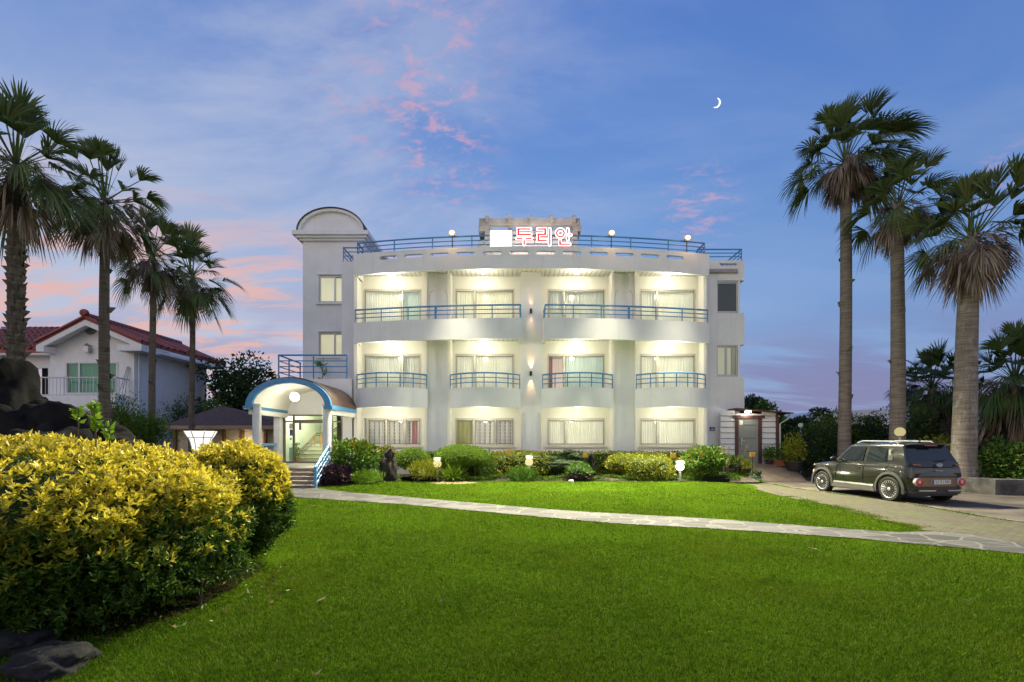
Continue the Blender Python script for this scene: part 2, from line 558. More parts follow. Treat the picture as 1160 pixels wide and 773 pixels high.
def paver_mat():
    m = bpy.data.materials.new('mossy_pavers'); m.use_nodes = True
    t = NT(m.node_tree); b = m.node_tree.nodes['Principled BSDF']
    co = t.n('ShaderNodeTexCoord').outputs['Object']
    br = t.n('ShaderNodeTexBrick'); br.inputs['Scale'].default_value = 4.5
    br.inputs['Mortar Size'].default_value = 0.035; br.inputs['Brick Width'].default_value = 0.9; br.inputs['Row Height'].default_value = 0.5
    t.put(br.inputs['Vector'], t.mapping(co, rot=(0, 0, R(-38))))
    br.inputs['Color1'].default_value = (0.092, 0.080, 0.062, 1); br.inputs['Color2'].default_value = (0.066, 0.058, 0.046, 1)
    br.inputs['Mortar'].default_value = (0.065, 0.068, 0.03, 1)
    n = t.noise(co, 1.3, 6, 0.65)
    c = t.mix(t.math('MULTIPLY', t.sm(n, 0.48, 0.66), 0.65), br.outputs[0], (0.075, 0.095, 0.03))
    c = t.mix(t.math('MULTIPLY', t.sm(t.noise(co, 2.7, 6, 0.7), 0.55, 0.72), 0.5), c, (0.13, 0.107, 0.08))
    t.put(b.inputs['Base Color'], c); b.inputs['Roughness'].default_value = 0.85; b.inputs['Specular IOR Level'].default_value = 0.2
    bn = t.n('ShaderNodeBump'); bn.inputs['Strength'].default_value = 0.6; bn.inputs['Distance'].default_value = 0.012
    t.put(bn.inputs['Height'], t.math('ADD', br.outputs['Fac'], t.noise(co, 30, 4, 0.6))); bn.invert = True
    t.put(b.inputs['Normal'], bn.outputs[0])
    return m


M_LAWN = lawn_mat(); M_FLAG = stone_mat(); M_PAVER = paver_mat()
M_DRIVE = mat('worn_drive', (0.085, 0.072, 0.060), 0.8, var=0.35, vscale=1.4, bump=0.4, bscale=30, spec=0.25)
M_RAMP = mat('brown_concrete', (0.15, 0.115, 0.085), 0.85, var=0.3, vscale=2.0, bump=0.3, bscale=25)
M_EARTH = mat('far_ground', (0.045, 0.06, 0.025), 0.95, var=0.4, vscale=0.3)

structure(MB().box(-900, 900, -60, 1800, -0.6, -0.05).build('ground', M_EARTH))

# lawn sheet
lx = np.linspace(-16, 14, 61); ly = np.linspace(-3, 18.3, 61)
LV = [(x, y, gz(x, y)) for y in ly for x in lx]
LF = [(j * 61 + i, j * 61 + i + 1, (j + 1) * 61 + i + 1, (j + 1) * 61 + i) for j in range(60) for i in range(60)]
structure(np_mesh('lawn', LV, LF, M_LAWN))


def resample(pts, n):
    P = [Vector((p[0], p[1], 0)) for p in pts]
    d = [0]
    for a, b in zip(P, P[1:]): d.append(d[-1] + (b - a).length)
    res = []
    for i in range(n):
        s = d[-1] * i / (n - 1)
        k = max(0, min(len(P) - 2, next((j for j in range(len(d) - 1) if d[j + 1] >= s - 1e-9), len(P) - 2)))
        t = (s - d[k]) / max(1e-9, d[k + 1] - d[k])
        res.append(P[k].lerp(P[k + 1], min(1, max(0, t))))
    return res


PATH_TOP = [(-8.6, 16.6), g(318, 553.6), g(358, 554), g(400, 558.5), g(460, 563.5), g(518, 568.6), g(638, 578.9), g(700, 582.5),
            g(800, 588), g(920, 597), g(1017, 604), g(1057, 602.6), g(1100, 607), g(1160, 617), g(1260, 632)]
PATH_BOT = [(-8.9, 15.2), g(300, 561), g(340, 564), g(459, 572), g(578, 583), g(697, 593.6), g(800, 599), g(898, 605.3), g(980, 611.5),
            g(1050, 618), g(1160, 628), g(1260, 641)]
NP_ = 90
ta = resample(PATH_TOP, NP_); tb = resample(PATH_BOT, NP_)
rp = random.Random(3)
PV = []
for i in range(NP_):
    wob = 0.05 * noise.noise(Vector((i * 0.35, 1, 0))); wob2 = 0.05 * noise.noise(Vector((i * 0.35, 9, 0)))
    for k in range(5):
        t = k / 4
        p = ta[i].lerp(tb[i], t)
        dirn = (tb[i] - ta[i]).normalized()
        p = p + dirn * (wob * (1 - t) + wob2 * t)
        PV.append((p.x, p.y, gz(p.x, p.y) + 0.012))
PF = [(i * 5 + k, i * 5 + k + 1, (i + 1) * 5 + k + 1, (i + 1) * 5 + k) for i in range(NP_ - 1) for k in range(4)]
path_o = structure(np_mesh('path', PV, PF, M_FLAG))
PATH_POLY = [(p.x, p.y) for p in ta] + [(p.x, p.y) for p in reversed(tb)]


def sheet(name, poly, z, m):
    mb = MB(); mb.add([(x, y, z) for x, y in poly], [tuple(range(len(poly)))])
    o = mb.build(name, m, fix=False)
    bm = bmesh.new(); bm.from_mesh(o.data); bmesh.ops.triangulate(bm, faces=bm.faces)
    for f in bm.faces:
        if f.normal.z < 0: f.normal_flip()
    bm.to_mesh(o.data); bm.free()
    return structure(o)


PAVE_POLY = [g(828, 547.5), g(850, 553), g(875, 560), g(946, 575.5), g(1001, 591), g(1041, 601), g(1060, 602.6), g(1100, 607), g(1160, 617),
             g(1260, 632), (13.5, 6.4), (13.5, 8.6), g(1160, 593), g(1110, 585), g(1013, 568), g(900, 553.5), g(872, 548)]
DRIVE_POLY = [g(872, 548), g(900, 553.5), g(1013, 568), g(1110, 585), g(1160, 593), (13.5, 8.6), (13.5, 6.4), (22, 6.2), (22, 16.5),
              (15.2, 17.0), (14.2, 21.5), (9.9, 21.5), (9.7, 18.9)]
sheet('paving', PAVE_POLY, 0.010, M_PAVER)
sheet('driveway', DRIVE_POLY, 0.006, M_DRIVE)
# low concrete strip between pavers and drive, with the grassy joint beside it
kb = MB()
kp = resample([g(872, 547.6), g(900, 553.2), g(1013, 567.6), g(1110, 584.5), g(1160, 592.5), (13.5, 8.7)], 40)
for i in range(39):
    a, b = kp[i], kp[i + 1]; d = (b - a).normalized(); nn = Vector((-d.y, d.x, 0)) * 0.05
    kb.add([(a - nn).to_tuple()[:2] + (0.022,), (b - nn).to_tuple()[:2] + (0.022,), (b + nn).to_tuple()[:2] + (0.022,), (a + nn).to_tuple()[:2] + (0.022,),
            (a - nn).to_tuple()[:2] + (0.0,), (b - nn).to_tuple()[:2] + (0.0,), (b + nn).to_tuple()[:2] + (0.0,), (a + nn).to_tuple()[:2] + (0.0,)],
           [(0, 1, 2, 3), (0, 1, 5, 4), (2, 3, 7, 6)])
structure(kb.build('kerb', mat('mossy_kerb', (0.13, 0.12, 0.095), 0.9, var=0.5, vscale=2, spec=0.2)))
# planting bed and the ramp to the annex door
BED = [(-6.35, 17.95), (-4, 17.75), (0, 17.7), (4, 17.8), (7.6, 18.0), (8.9, 18.4), (9.3, 20.3), (-6.35, 20.55)]
bv = []
nbx, nby = 70, 12
for j in range(nby):
    for i in range(nbx):
        x = -6.35 + 15.6 * i / (nbx - 1)
        y = 17.8 + 2.75 * j / (nby - 1)
        e = min(1.0, j / 2.0)
        bv.append((x, y, 0.07 + 0.11 * e + 0.05 * noise.noise(Vector((x * 1.7, y * 1.7, 0))) * e))
bf = [(j * nbx + i, j * nbx + i + 1, (j + 1) * nbx + i + 1, (j + 1) * nbx + i) for j in range(nby - 1) for i in range(nbx - 1)]
structure(np_mesh('planting_bed', bv, bf, M_SOIL, smooth=True))
rm = MB()
rm.add([(9.35, 18.9, 0.012), (11.7, 18.9, 0.012), (11.7, 20.0, 0.64), (11.7, 22.5, 0.64), (9.1, 22.5, 0.64), (9.1, 20.0, 0.64),
        (9.35, 18.9, -0.1), (11.7, 18.9, -0.1), (11.7, 22.5, -0.1), (9.1, 22.5, -0.1), (11.7, 20.0, -0.1), (9.1, 20.0, -0.1)],
       [(0, 1, 2, 5), (5, 2, 3, 4), (0, 5, 11, 6), (1, 7, 10, 2), (2, 10, 8, 3), (5, 4, 9, 11), (0, 6, 7, 1)])
structure(rm.build('ramp', M_RAMP))
# soil bank left of the ramp (pots stand on it)
bk = MB()
for i in range(10):
    for j in range(8):
        pass
bkv = []; 
for j in range(14):
    for i in range(14):
        x = 7.5 + 2.0 * i / 13; y = 18.2 + 2.1 * j / 13
        z = 0.02 + 0.5 * ss(18.4, 20.2, y) * ss(7.5, 9.3, x) + 0.04 * noise.noise(Vector((x * 2, y * 2, 4)))
        bkv.append((x, y, z + 0.06))
bkf = [(j * 14 + i, j * 14 + i + 1, (j + 1) * 14 + i + 1, (j + 1) * 14 + i) for j in range(13) for i in range(13)]
structure(np_mesh('earth_bank', bkv, bkf, M_SOIL, smooth=True))
# ground outside the lawn to the left, behind the hedge
structure(np_mesh('rear_garden_ground', [(-40, 6.5, 0.0), (-9.0, 16.6, 0.0), (-9.9, 19.9, 0.0), (-9.9, 40, 0.0), (-60, 40, 0.0)], [[0, 1, 2, 3, 4]], M_SOIL))
# ================================================================== HOTEL
hotel = thing('hotel_building', 'white three storey curved hotel with blue balcony railings and lit rooms', 'building', (0.8, 20.6, 0.0))

XA, XB, XM = -6.55, 8.15, 0.8


def bowY(x): return 18.9 + 0.8 * ((x - XM) / 7.35) ** 2


def bow_band(mb, x0, x1, z0, z1, th=0.14, step=0.12, slots=(), zc=0.0, hl=0.38, hr=0.075, ya=bowY):
    xs = set(np.linspace(x0, x1, max(2, int((x1 - x0) / step) + 1)).tolist())
    for s in slots:
        for k in range(0, 7):
            a = hr * (1 - math.cos(PI / 2 * k / 6))
            xs.add(s - hl + a); xs.add(s + hl - a)
    xs = sorted(x for x in xs if x0 <= x <= x1)
    xs = [x for i, x in enumerate(xs) if i == 0 or x - xs[i - 1] > 1e-5]

    def op(x):
        for s in slots:
            d = abs(x - s)
            if d < hl - 1e-7:
                e = hl - d
                return hr if e >= hr else math.sqrt(max(0, hr * hr - (hr - e) ** 2))
        return 0.0
    for a, b in zip(xs, xs[1:]):
        ha, hb = op(a), op(b)
        strips = [(z0, z0, z1, z1)] if ha == 0 and hb == 0 else [(z0, z0, zc - ha, zc - hb), (zc + ha, zc + hb, z1, z1)]
        for (la, lb, ua, ub) in strips:
            ya_, yb_ = ya(a), ya(b)
            v = [(a, ya_, la), (b, yb_, lb), (b, yb_, ub), (a, ya_, ua), (a, ya_ + th, la), (b, yb_ + th, lb), (b, yb_ + th, ub), (a, ya_ + th, ua)]
            mb.add(v, [(0, 1, 2, 3), (7, 6, 5, 4), (0, 4, 5, 1), (3, 2, 6, 7)])
    for x, s in ((xs[0], 1), (xs[-1], -1)):
        y = ya(x)
        mb.add([(x, y, z0), (x, y + th, z0), (x, y + th, z1), (x, y, z1)], [(0, 1, 2, 3)])


def slab(mb, x0, x1, z0, z1, yback, off=0.1, n=30, ya=bowY):
    xs = np.linspace(x0, x1, n)
    poly = [(x, ya(x) + off) for x in xs] + [(x1, yback), (x0, yback)]
    mb.prism(poly, z0, z1)


# ---- rooms: x ranges of the four window bays, three floors
BAY = [(-6.48, -3.70), (-2.57, 0.37), (1.23, 4.17), (5.30, 8.02)]
WIN = [(-6.40, -3.92), (-2.45, 0.10), (1.53, 4.02), (5.52, 7.94)]
FLOORS = {3: (6.07, 8.18), 2: (3.24, 5.38), 1: (1.37, 2.60)}
holes = [(w[0], w[1], FLOORS[f][0], FLOORS[f][1]) for f in FLOORS for w in WIN]
rw = MB().wall(-6.72, 8.3, -0.1, 9.2, 20.6, 20.78, holes)
rw.build('room_wall', M_CREAM, hotel)

shell = MB()
# side walls, annex front, rear, roof slab
shell.box(-7.40, -6.721, 20.70, 30, -0.1, 9.4)
shell.wall(8.302, 10.0, -0.1, 9.53, 20.9, 21.1, [(8.98, 9.90, 4.43, 5.82), (8.98, 9.90, 7.21, 8.64), (9.1, 9.85, 9.28, 9.40)])
for (a, b) in ((2.95, 4.43), (5.82, 7.21)):
    shell.box(9.999, 10.18, 20.88, 30, a, b)
shell.wall(9.0, 10.18, 8.64, 9.53, 20.885, 20.898, [(9.1, 9.85, 9.28, 9.40)])
shell.box(10.001, 10.18, 20.9, 30, 8.64, 9.53)
shell.box(9.901, 9.998, 21.101, 30, -0.1, 9.3)
shell.box(-7.4, 10.0, 29.8, 30, -0.1, 9.2)
shell.build('outer_wall', M_WALL, hotel)
MB().box(-7.3, 9.85, 20.79, 29.7, 8.96, 9.12).build('roof_deck', M_CONC, hotel)

for (a, b) in ((-6.62, -6.481), (-3.70, -3.58), (-2.69, -2.57), (4.17, 4.29), (5.18, 5.30), (8.021, 8.15)):
    MB().box(a, b, 19.97, 20.599, -0.1, 8.72).build('bay_fin', M_CREAM, hotel)
MB().box(-6.721, -6.621, 20.2, 20.7, -0.1, 8.9).build('corner_return', M_WALL, hotel)
MB().box(8.151, 8.301, 20.2, 20.898, -0.1, 8.9).build('corner_return', M_WALL, hotel)
for (a, b) in ((-3.579, -2.691), (4.291, 5.179)):
    MB().box(a, b, 20.15, 20.598, -0.1, 8.70).build('pilaster', M_WALL, hotel)
MB().box(0.371, 1.229, 20.0, 20.597, -0.1, 8.70).build('centre_pillar', M_WALL, hotel)
# rainwater pipes beside the centre pillar
for x in (0.40, 1.20):
    MB().tube([(x, 19.97, 0.1), (x, 19.97, 2.6), (x + (0.07 if x < 0.8 else -0.07), 20.02, 2.8)], 0.028, 8).build('rain_pipe', M_FRAME, hotel)

# ---- ceilings under the bow roof and the third floor gallery
def soffit_mat():
    m = mat('boarded_soffit', (0.72, 0.70, 0.63), 0.6)
    t = NT(m.node_tree); b = m.node_tree.nodes['Principled BSDF']
    co = t.n('ShaderNodeTexCoord').outputs['Object']
    w = t.n('ShaderNodeTexWave', bands_direction='X'); w.inputs['Scale'].default_value = 1.6
    t.put(w.inputs[0], co)
    bn = t.n('ShaderNodeBump'); bn.inputs['Strength'].default_value = 0.6; bn.inputs['Distance'].default_value = 0.02
    t.put(bn.inputs['Height'], t.sm(w.outputs['Fac'], 0.05, 0.2)); t.put(b.inputs['Normal'], bn.outputs[0])
    t.put(b.inputs['Base Color'], t.mix(t.sm(w.outputs['Fac'], 0.03, 0.12), (0.45, 0.43, 0.38), (0.72, 0.70, 0.63)))
    return m


M_BOARD = soffit_mat()
so = MB(); slab(so, XA + 0.05, XB - 0.05, 8.721, 8.95, 20.6)
so.build('roof_soffit', M_BOARD, hotel)
par = MB()
slots = [XM + (i - 6.5) * 1.06 + 0.0 for i in range(14)]
slots = [s for s in slots if XA + 0.55 < s < XB - 0.55]
bow_band(par, XA, XB, 8.46, 9.33, slots=slots, zc=9.08)
for x in (XA, XB - 0.14):
    par.box(x, x + 0.14, bowY(x) + 0.141, 20.9, 8.46, 9.33)
par.build('roof_parapet', M_WALL, hotel)


def rail_along(mb, pts, zs, r=0.022, top=0.032, posts=(), zb=None, post_r=0.022):
    for i, z in enumerate(zs):
        mb.tube([(p[0], p[1], z) for p in pts], top if i == 0 else r, 6)
    for p in posts:
        mb.tube([(p[0], p[1], zb), (p[0], p[1], zs[0])], post_r, 6)


# roof rails
rr = MB()
pts = [(x, bowY(x) + 0.35) for x in np.linspace(XA + 0.06, XB - 0.06, 40)]
rail_along(rr, pts, (9.92, 9.74, 9.56), 0.022, 0.034, [(x, bowY(x) + 0.35) for x in np.linspace(XA + 0.06, XB - 0.06, 10)], 9.2, 0.026)
for (x, y1) in ((XA + 0.06, 20.75), (XB - 0.06, 20.9)):
    rail_along(rr, [(x, bowY(x) + 0.35), (x, y1)], (9.92, 9.74, 9.56), 0.022, 0.034, [(x, y1)], 9.2)
rail_along(rr, [(-7.34, 25), (-7.34, 20.75), (XA + 0.06, 20.75)], (10.02, 9.84, 9.66), 0.022, 0.034,
           [(-7.34, y) for y in (20.75, 21.7, 22.6)], 9.35)
rail_along(rr, [(XB, 20.98), (10.1, 20.98), (10.1, 26)], (10.04, 9.88, 9.72), 0.022, 0.034, [(XB, 20.98), (10.1, 20.98), (10.1, 22.4), (10.1, 23.8)], 9.5)
rr.build('roof_railing', M_BLUE, hotel)

# ---- third floor gallery, two halves
for (a, b, bays) in ((XA, 0.40, (0, 1)), (1.26, XB, (2, 3))):
    bd = MB()
    bow_band(bd, a, b, 5.67, 6.50)
    for x, y1 in ((a, 20.3 if a < -6 else 19.999), (b - 0.14, 20.3 if b > 8 else 19.999)):
        bd.box(x, x + 0.14, bowY(x) + 0.141, y1, 5.67, 6.50)
    ga = bd.build('gallery_parapet', M_WALL, hotel)
    fl = MB(); slab(fl, a + 0.141, b - 0.141, 5.92, 6.06, 20.599, 0.141)
    fl.build('gallery_floor', M_BOARD, ga)
    rl = MB()
    xs = np.linspace(a + 0.05, b - 0.05, 7)
    rail_along(rl, [(x, bowY(x) + 0.07) for x in np.linspace(a + 0.05, b - 0.05, 30)], (7.03, 6.86, 6.69), 0.02, 0.036,
               [(x, bowY(x) + 0.07) for x in xs], 6.45)
    xi = b - 0.07 if a < 0 else a + 0.07
    rail_along(rl, [(xi, bowY(xi) + 0.1), (xi, 19.98)], (7.03, 6.86, 6.69), 0.02, 0.036, [(xi, 19.95)], 6.45)
    rl.tube([(xs[3], bowY(xs[3]) + 0.07, 6.45), (xs[3], bowY(xs[3]) + 0.07, 7.05)], 0.05, 8)
    rl.build('railing', M_BLUE, ga)

# ---- second floor balconies, one to each bay
for (a, b) in ((-6.52, -3.53), (-2.62, 0.36), (1.24, 4.24), (5.16, 8.13)):
    xm = (a + b) / 2; hw = (b - a) / 2
    ya = lambda x, xm=xm, hw=hw: 19.2 + 0.72 * ((x - xm) / hw) ** 2
    bd = MB(); bow_band(bd, a, b, 2.99, 3.79, th=0.12, step=0.1, ya=ya)
    ga = bd.build('balcony', M_WALL, hotel, smooth=True)
    fl = MB(); slab(fl, a + 0.13, b - 0.13, 3.10, 3.22, 20.12, 0.121, ya=ya)
    fl.build('balcony_floor', M_CREAM, ga)
    rl = MB()
    rail_along(rl, [(x, ya(x) + 0.06) for x in np.linspace(a + 0.04, b - 0.04, 24)], (4.37, 4.18, 3.99), 0.018, 0.032,
               [(x, ya(x) + 0.06) for x in np.linspace(a + 0.04, b - 0.04, 7)], 3.75)
    rl.build('railing', M_BLUE, ga)


# ---- curtains and windows
def fabric(name, col, pattern=None, emi=0.25):
    m = bpy.data.materials.new(name); m.use_nodes = True
    t = NT(m.node_tree); b = m.node_tree.nodes['Principled BSDF']
    co = t.n('ShaderNodeTexCoord').outputs['Object']
    c = t.mix(t.sm(t.noise(co, 2.0, 3), 0.3, 0.7), tuple(x * 0.93 for x in col), col)
    if pattern == 'chain':
        sp = t.n('ShaderNodeSeparateXYZ'); t.put(sp.inputs[0], co)
        fx = t.math('PINGPONG', sp.outputs[0], 0.11); fz = t.math('PINGPONG', sp.outputs[2], 0.075)
        d = t.math('SQRT', t.math('ADD', t.math('POWER', t.math('MULTIPLY', fx, 1.4), 2), t.math('POWER', t.math('SUBTRACT', fz, 0.03), 2)))
        c = t.mix(t.sm(d, 0.042, 0.028), c, (0.14, 0.15, 0.13))
        fold = t.noise(t.mapping(co, sc=(5, 1, 0.05)), 3.0, 3)
        c = t.mix(t.math('MULTIPLY', t.sm(fold, 0.5, 0.7), 0.5), c, (0.30, 0.28, 0.24))  # darker upright streaks put fold shade into the cloth colour
    t.put(b.inputs['Base Color'], c); b.inputs['Roughness'].default_value = 0.9
    b.inputs['Specular IOR Level'].default_value = 0.1
    t.put(b.inputs['Emission Color'], c); b.inputs['Emission Strength'].default_value = emi  # cloth glows by itself, in place of lamps in the rooms
    return m


F_WHITE = fabric('white_blind', (0.80, 0.79, 0.64), emi=0.40)
F_CREAM = fabric('cream_blind', (0.82, 0.78, 0.58), emi=0.5)
F_DIM = fabric('dim_glow_blind', (0.74, 0.75, 0.64), emi=0.28)  # blind with a weaker glow of its own
F_MINT = fabric('mint_blind', (0.66, 0.76, 0.66), emi=0.34)
F_LACE = fabric('patterned_curtain', (0.62, 0.60, 0.55), 'chain', emi=0.3)
F_GREEN = fabric('olive_drape', (0.36, 0.36, 0.13), emi=0.3)
F_PINK = fabric('pink_drape', (0.48, 0.20, 0.22), emi=0.15)
F_PEACH = fabric('glowing_room_wall', (0.80, 0.66, 0.56), emi=0.5)


def curtain(mb, x0, x1, z0, z1, y, pitch=0.10, amp=0.03, seed=0):
    n = max(8, int((x1 - x0) / 0.02))
    xs = np.linspace(x0, x1, n)
    vs = []
    for z in (z0, z1):
        for x in xs:
            vs.append((x, y + amp * math.sin(2 * PI * (x + 0.02 * math.sin(x * 9 + seed)) / pitch), z))
    mb.add(vs, [(i, i + 1, n + i + 1, n + i) for i in range(n - 1)])


M_GASKET = mat('grey_gasket', (0.16, 0.16, 0.13), 0.6)


def window(x0, x1, z0, z1, mull, cur, y=20.63, fr=0.055, m_frame=M_FRAME, name='window', sill=True, glass=None, cpitch=0.10):
    """window set in its opening: frame, glass panes, curtain"""
    f = MB()
    f.box(x0, x1, y - 0.05, y + 0.06, z0, z0 + fr).box(x0, x1, y - 0.05, y + 0.06, z1 - fr, z1)
    f.box(x0, x0 + fr, y - 0.05, y + 0.06, z0 + fr, z1 - fr).box(x1 - fr, x1, y - 0.05, y + 0.06, z0 + fr, z1 - fr)
    for i, mx in enumerate(mull):
        f.box(mx - 0.04, mx + 0.04, y - 0.03 + 0.02 * (i % 2), y + 0.05, z0 + fr, z1 - fr)
    # sash rails
    edges = [x0 + fr] + list(mull) + [x1 - fr]
    for i, (a, b) in enumerate(zip(edges, edges[1:])):
        yy = y - 0.02 + 0.03 * (i % 2)
        f.box(a + 0.041 * (i > 0), b - 0.041 * (i < len(mull)), yy, yy + 0.03, z0 + fr + 0.001, z0 + fr + 0.05)
        f.box(a + 0.041 * (i > 0), b - 0.041 * (i < len(mull)), yy, yy + 0.03, z1 - fr - 0.05, z1 - fr - 0.001)
    if sill: f.box(x0 - 0.06, x1 + 0.06, y - 0.10, y - 0.051, z0 - 0.05, z0 + 0.015)
    w = f.build(name, m_frame, hotel)
    gk = MB()
    for i, (a, b) in enumerate(zip(edges, edges[1:])):
        yy = y - 0.027 + 0.03 * (i % 2); a2, b2 = a + 0.035 * (i > 0), b - 0.035 * (i < len(mull))
        for q in ((a2, b2, z0 + fr + .05, z0 + fr + .075), (a2, b2, z1 - fr - .085, z1 - fr - .05), (a2, a2 + .026, z0 + fr, z1 - fr), (b2 - .026, b2, z0 + fr, z1 - fr)):
            gk.box(q[0], q[1], yy, yy + 0.008, q[2], q[3])
    if sill is not None and m_frame is M_FRAME: gk.build('gasket', M_GASKET, w)
    for i, (a, b) in enumerate(zip(edges, edges[1:])):
        yy = y - 0.012 + 0.03 * (i % 2)
        MB().add([(a, yy, z0 + fr), (b, yy, z0 + fr), (b, yy, z1 - fr), (a, yy, z1 - fr)], [(0, 1, 2, 3)]) if False else None
        p = MB(); p.add([(a, yy, z0 + fr), (b, yy, z0 + fr), (b, yy, z1 - fr), (a, yy, z1 - fr)], [(0, 1, 2, 3)])
        p.build('pane', glass or M_GLASS, w, fix=False)
    for k, (a, b, m_, yo) in enumerate(cur):
        c = MB(); curtain(c, a, b, z0 - 0.05, z1 + 0.05, y + 0.2 + yo, cpitch, 0.03, k * 1.7 + x0)
        c.build('curtain', m_, w, fix=False, smooth=True)
    return w


for f in (3, 2):
    z0, z1 = FLOORS[f]
    for i, (a, b) in enumerate(WIN):
        m1 = (px(456, 20.65), px(538, 20.65), px(639, 20.65), px(744, 20.65))[i]
        half = (px(447, 20.65), px(527, 20.65), px(660, 20.65), px(770, 20.65))[i]
        if f == 2 and i == 2:
            cur = [(m1 - 0.05, b + 0.1, F_MINT, 0.0), (a - 0.1, b + 0.1, F_PEACH, 1.4), (a - .1, a + 0.25, F_PINK, 0.12)]
        elif f == 2 and i == 3:
            cur = [(a - 0.1, b + 0.1, F_WHITE, 0.05)]
        elif f == 3 and i == 0:
            cur = [(a - 0.1, m1 - 0.05, F_WHITE, 0.05), (m1, b + 0.1, F_MINT, 0.12)]
        else:
            cur = [(a - 0.1, b + 0.1, (F_WHITE, F_CREAM, F_DIM)[(i + f) % 3], 0.05)]
        window(a, b, z0, z1, [m1], cur, sill=False)
z0, z1 = FLOORS[1]
window(WIN[0][0] + 0.15, WIN[0][1], z0, z1, [px(438, 20.65), px(459, 20.65)], [(-6.4, -4.38, F_LACE, 0.03), (-4.42, -4.12, F_PINK, 0.10), (-4.15, -3.8, F_LACE, 0.06), (-6.5, -3.8, F_WHITE, 0.35)], cpitch=0.16)
window(WIN[1][0], WIN[1][1], z0, z1, [px(537, 20.65), px(561, 20.65)], [(-2.5, -1.55, F_GREEN, 0.08), (-1.75, 0.2, F_LACE, 0.03), (-2.5, 0.2, F_WHITE, 0.35)], cpitch=0.16)
window(WIN[2][0], WIN[2][1], z0, z1, [px(641, 20.65)], [(1.4, 4.1, F_WHITE, 0.03)])
window(WIN[3][0], WIN[3][1], z0, z1, [px(744.5, 20.65)], [(5.4, 8.0, F_WHITE, 0.03)])
# closing box behind the windows so that no daylight leaks through
bx = MB()
bx.box(-6.70, 8.28, 22.6, 22.7, 0.0, 8.9)
for z in (2.85, 5.75): bx.box(-6.70, 8.28, 20.79, 22.59, z, z + 0.15)
for x in (-3.2, 0.8, 4.7): bx.box(x, x + 0.1, 20.79, 22.59, 0.1, 8.9)
bx.build('inner_wall', M_CREAM, hotel)

# annex corner windows
M_DKGLASS = glass_mat('dark_glass', (0.35, 0.42, 0.45), 0.03, 0.8, (0.012, 0.035, 0.045))
F_ROOM = fabric('annex_room', (0.62, 0.66, 0.50), emi=0.35)
w = window(8.98, 9.90, 7.21, 8.64, [], [], y=20.98, m_frame=M_STEEL, sill=False, glass=M_DKGLASS)
MB().box(8.9, 9.855, 21.3, 21.35, 7.1, 8.7).build('blind', M_DARK, w)
w = window(8.98, 9.90, 4.43, 5.82, [9.42], [], y=20.98, m_frame=M_STEEL, sill=False)
c = MB(); curtain(c, 8.85, 9.858, 4.3, 5.9, 21.5, 0.4, 0.02); c.build('curtain', F_ROOM, w, fix=False)  # glowing sheet in place of a lit annex room
MB().box(8.99, 9.859, 21.12, 21.49, 5.86, 5.9).build('ceiling_strip', F_PEACH, w)

# ---- stair tower
tw = MB()
tw.wall(-9.74, -6.95, 4.2, 11.2, 22.2, 22.4, [(-9.0, -7.78, 8.05, 9.33), (-9.0, -7.78, 5.55, 6.68)])
tw.box(-9.74, -9.54, 22.401, 25.2, 4.2, 11.2).box(-7.15, -6.95, 22.401, 25.2, 4.2, 11.2).box(-9.54, -7.15, 25.0, 25.2, 4.2, 11.2)
# cornice
for (x0, x1, y0, y1, z0, z1) in ((-9.86, -6.83, 22.08, 25.3, 10.9, 11.0), (-9.98, -6.71, 21.97, 25.4, 11.0, 11.1), (-10.1, -6.6, 21.86, 25.5, 11.1, 11.29)):
    tw.box(x0, x1, y0, y1, z0, z1)
tow = tw.build('stair_tower', M_WALL, hotel)
xc, rw_, rh = -8.35, 1.53, 1.04
arc = [(xc + rw_ * math.cos(PI * i / 32), 11.29 + rh * math.sin(PI * i / 32)) for i in range(33)]
arc_i = [(xc + (rw_ - 0.12) * math.cos(PI * i / 32), 11.29 + (rh - 0.12) * math.sin(PI * i / 32)) for i in range(33)]
MB().prism(arc_i, 22.10, 25.3, 'y').build('tympanum', M_WALL, tow)
vb = MB()
for i in range(32):
    a, b, c, d = arc[i], arc[i + 1], arc_i[i + 1], arc_i[i]
    v = [(a[0], 21.95, a[1]), (b[0], 21.95, b[1]), (c[0], 21.95, c[1]), (d[0], 21.95, d[1])]
    v += [(p[0], 25.4, p[2]) for p in v]
    vb.add(v, [(0, 1, 2, 3), (4, 7, 6, 5), (0, 4, 5, 1), (3, 2, 6, 7)])
vb.build('barrel_vault', M_WALL, tow)
M_SLATE = mat('dark_shingle', (0.05, 0.05, 0.055), 0.7, var=0.3, vscale=8)
rim = MB()
arc_o = [(xc + (rw_ + 0.045) * math.cos(PI * i / 32), 11.295 + (rh + 0.045) * math.sin(PI * i / 32)) for i in range(33)]
for i in range(32):
    a, b, c, d = arc_o[i], arc_o[i + 1], arc[i + 1], arc[i]
    v = [(a[0], 21.90, a[1]), (b[0], 21.90, b[1]), (c[0], 21.90, c[1] + .004), (d[0], 21.90, d[1] + .004)]
    v += [(p[0], 25.45, p[2]) for p in v]
    rim.add(v, [(0, 1, 2, 3), (4, 7, 6, 5), (0, 4, 5, 1), (3, 2, 6, 7)])
rim.build('vault_roofing', M_SLATE, tow)
F_STAIR = fabric('glowing_stairwell', (0.80, 0.77, 0.55), emi=0.62)
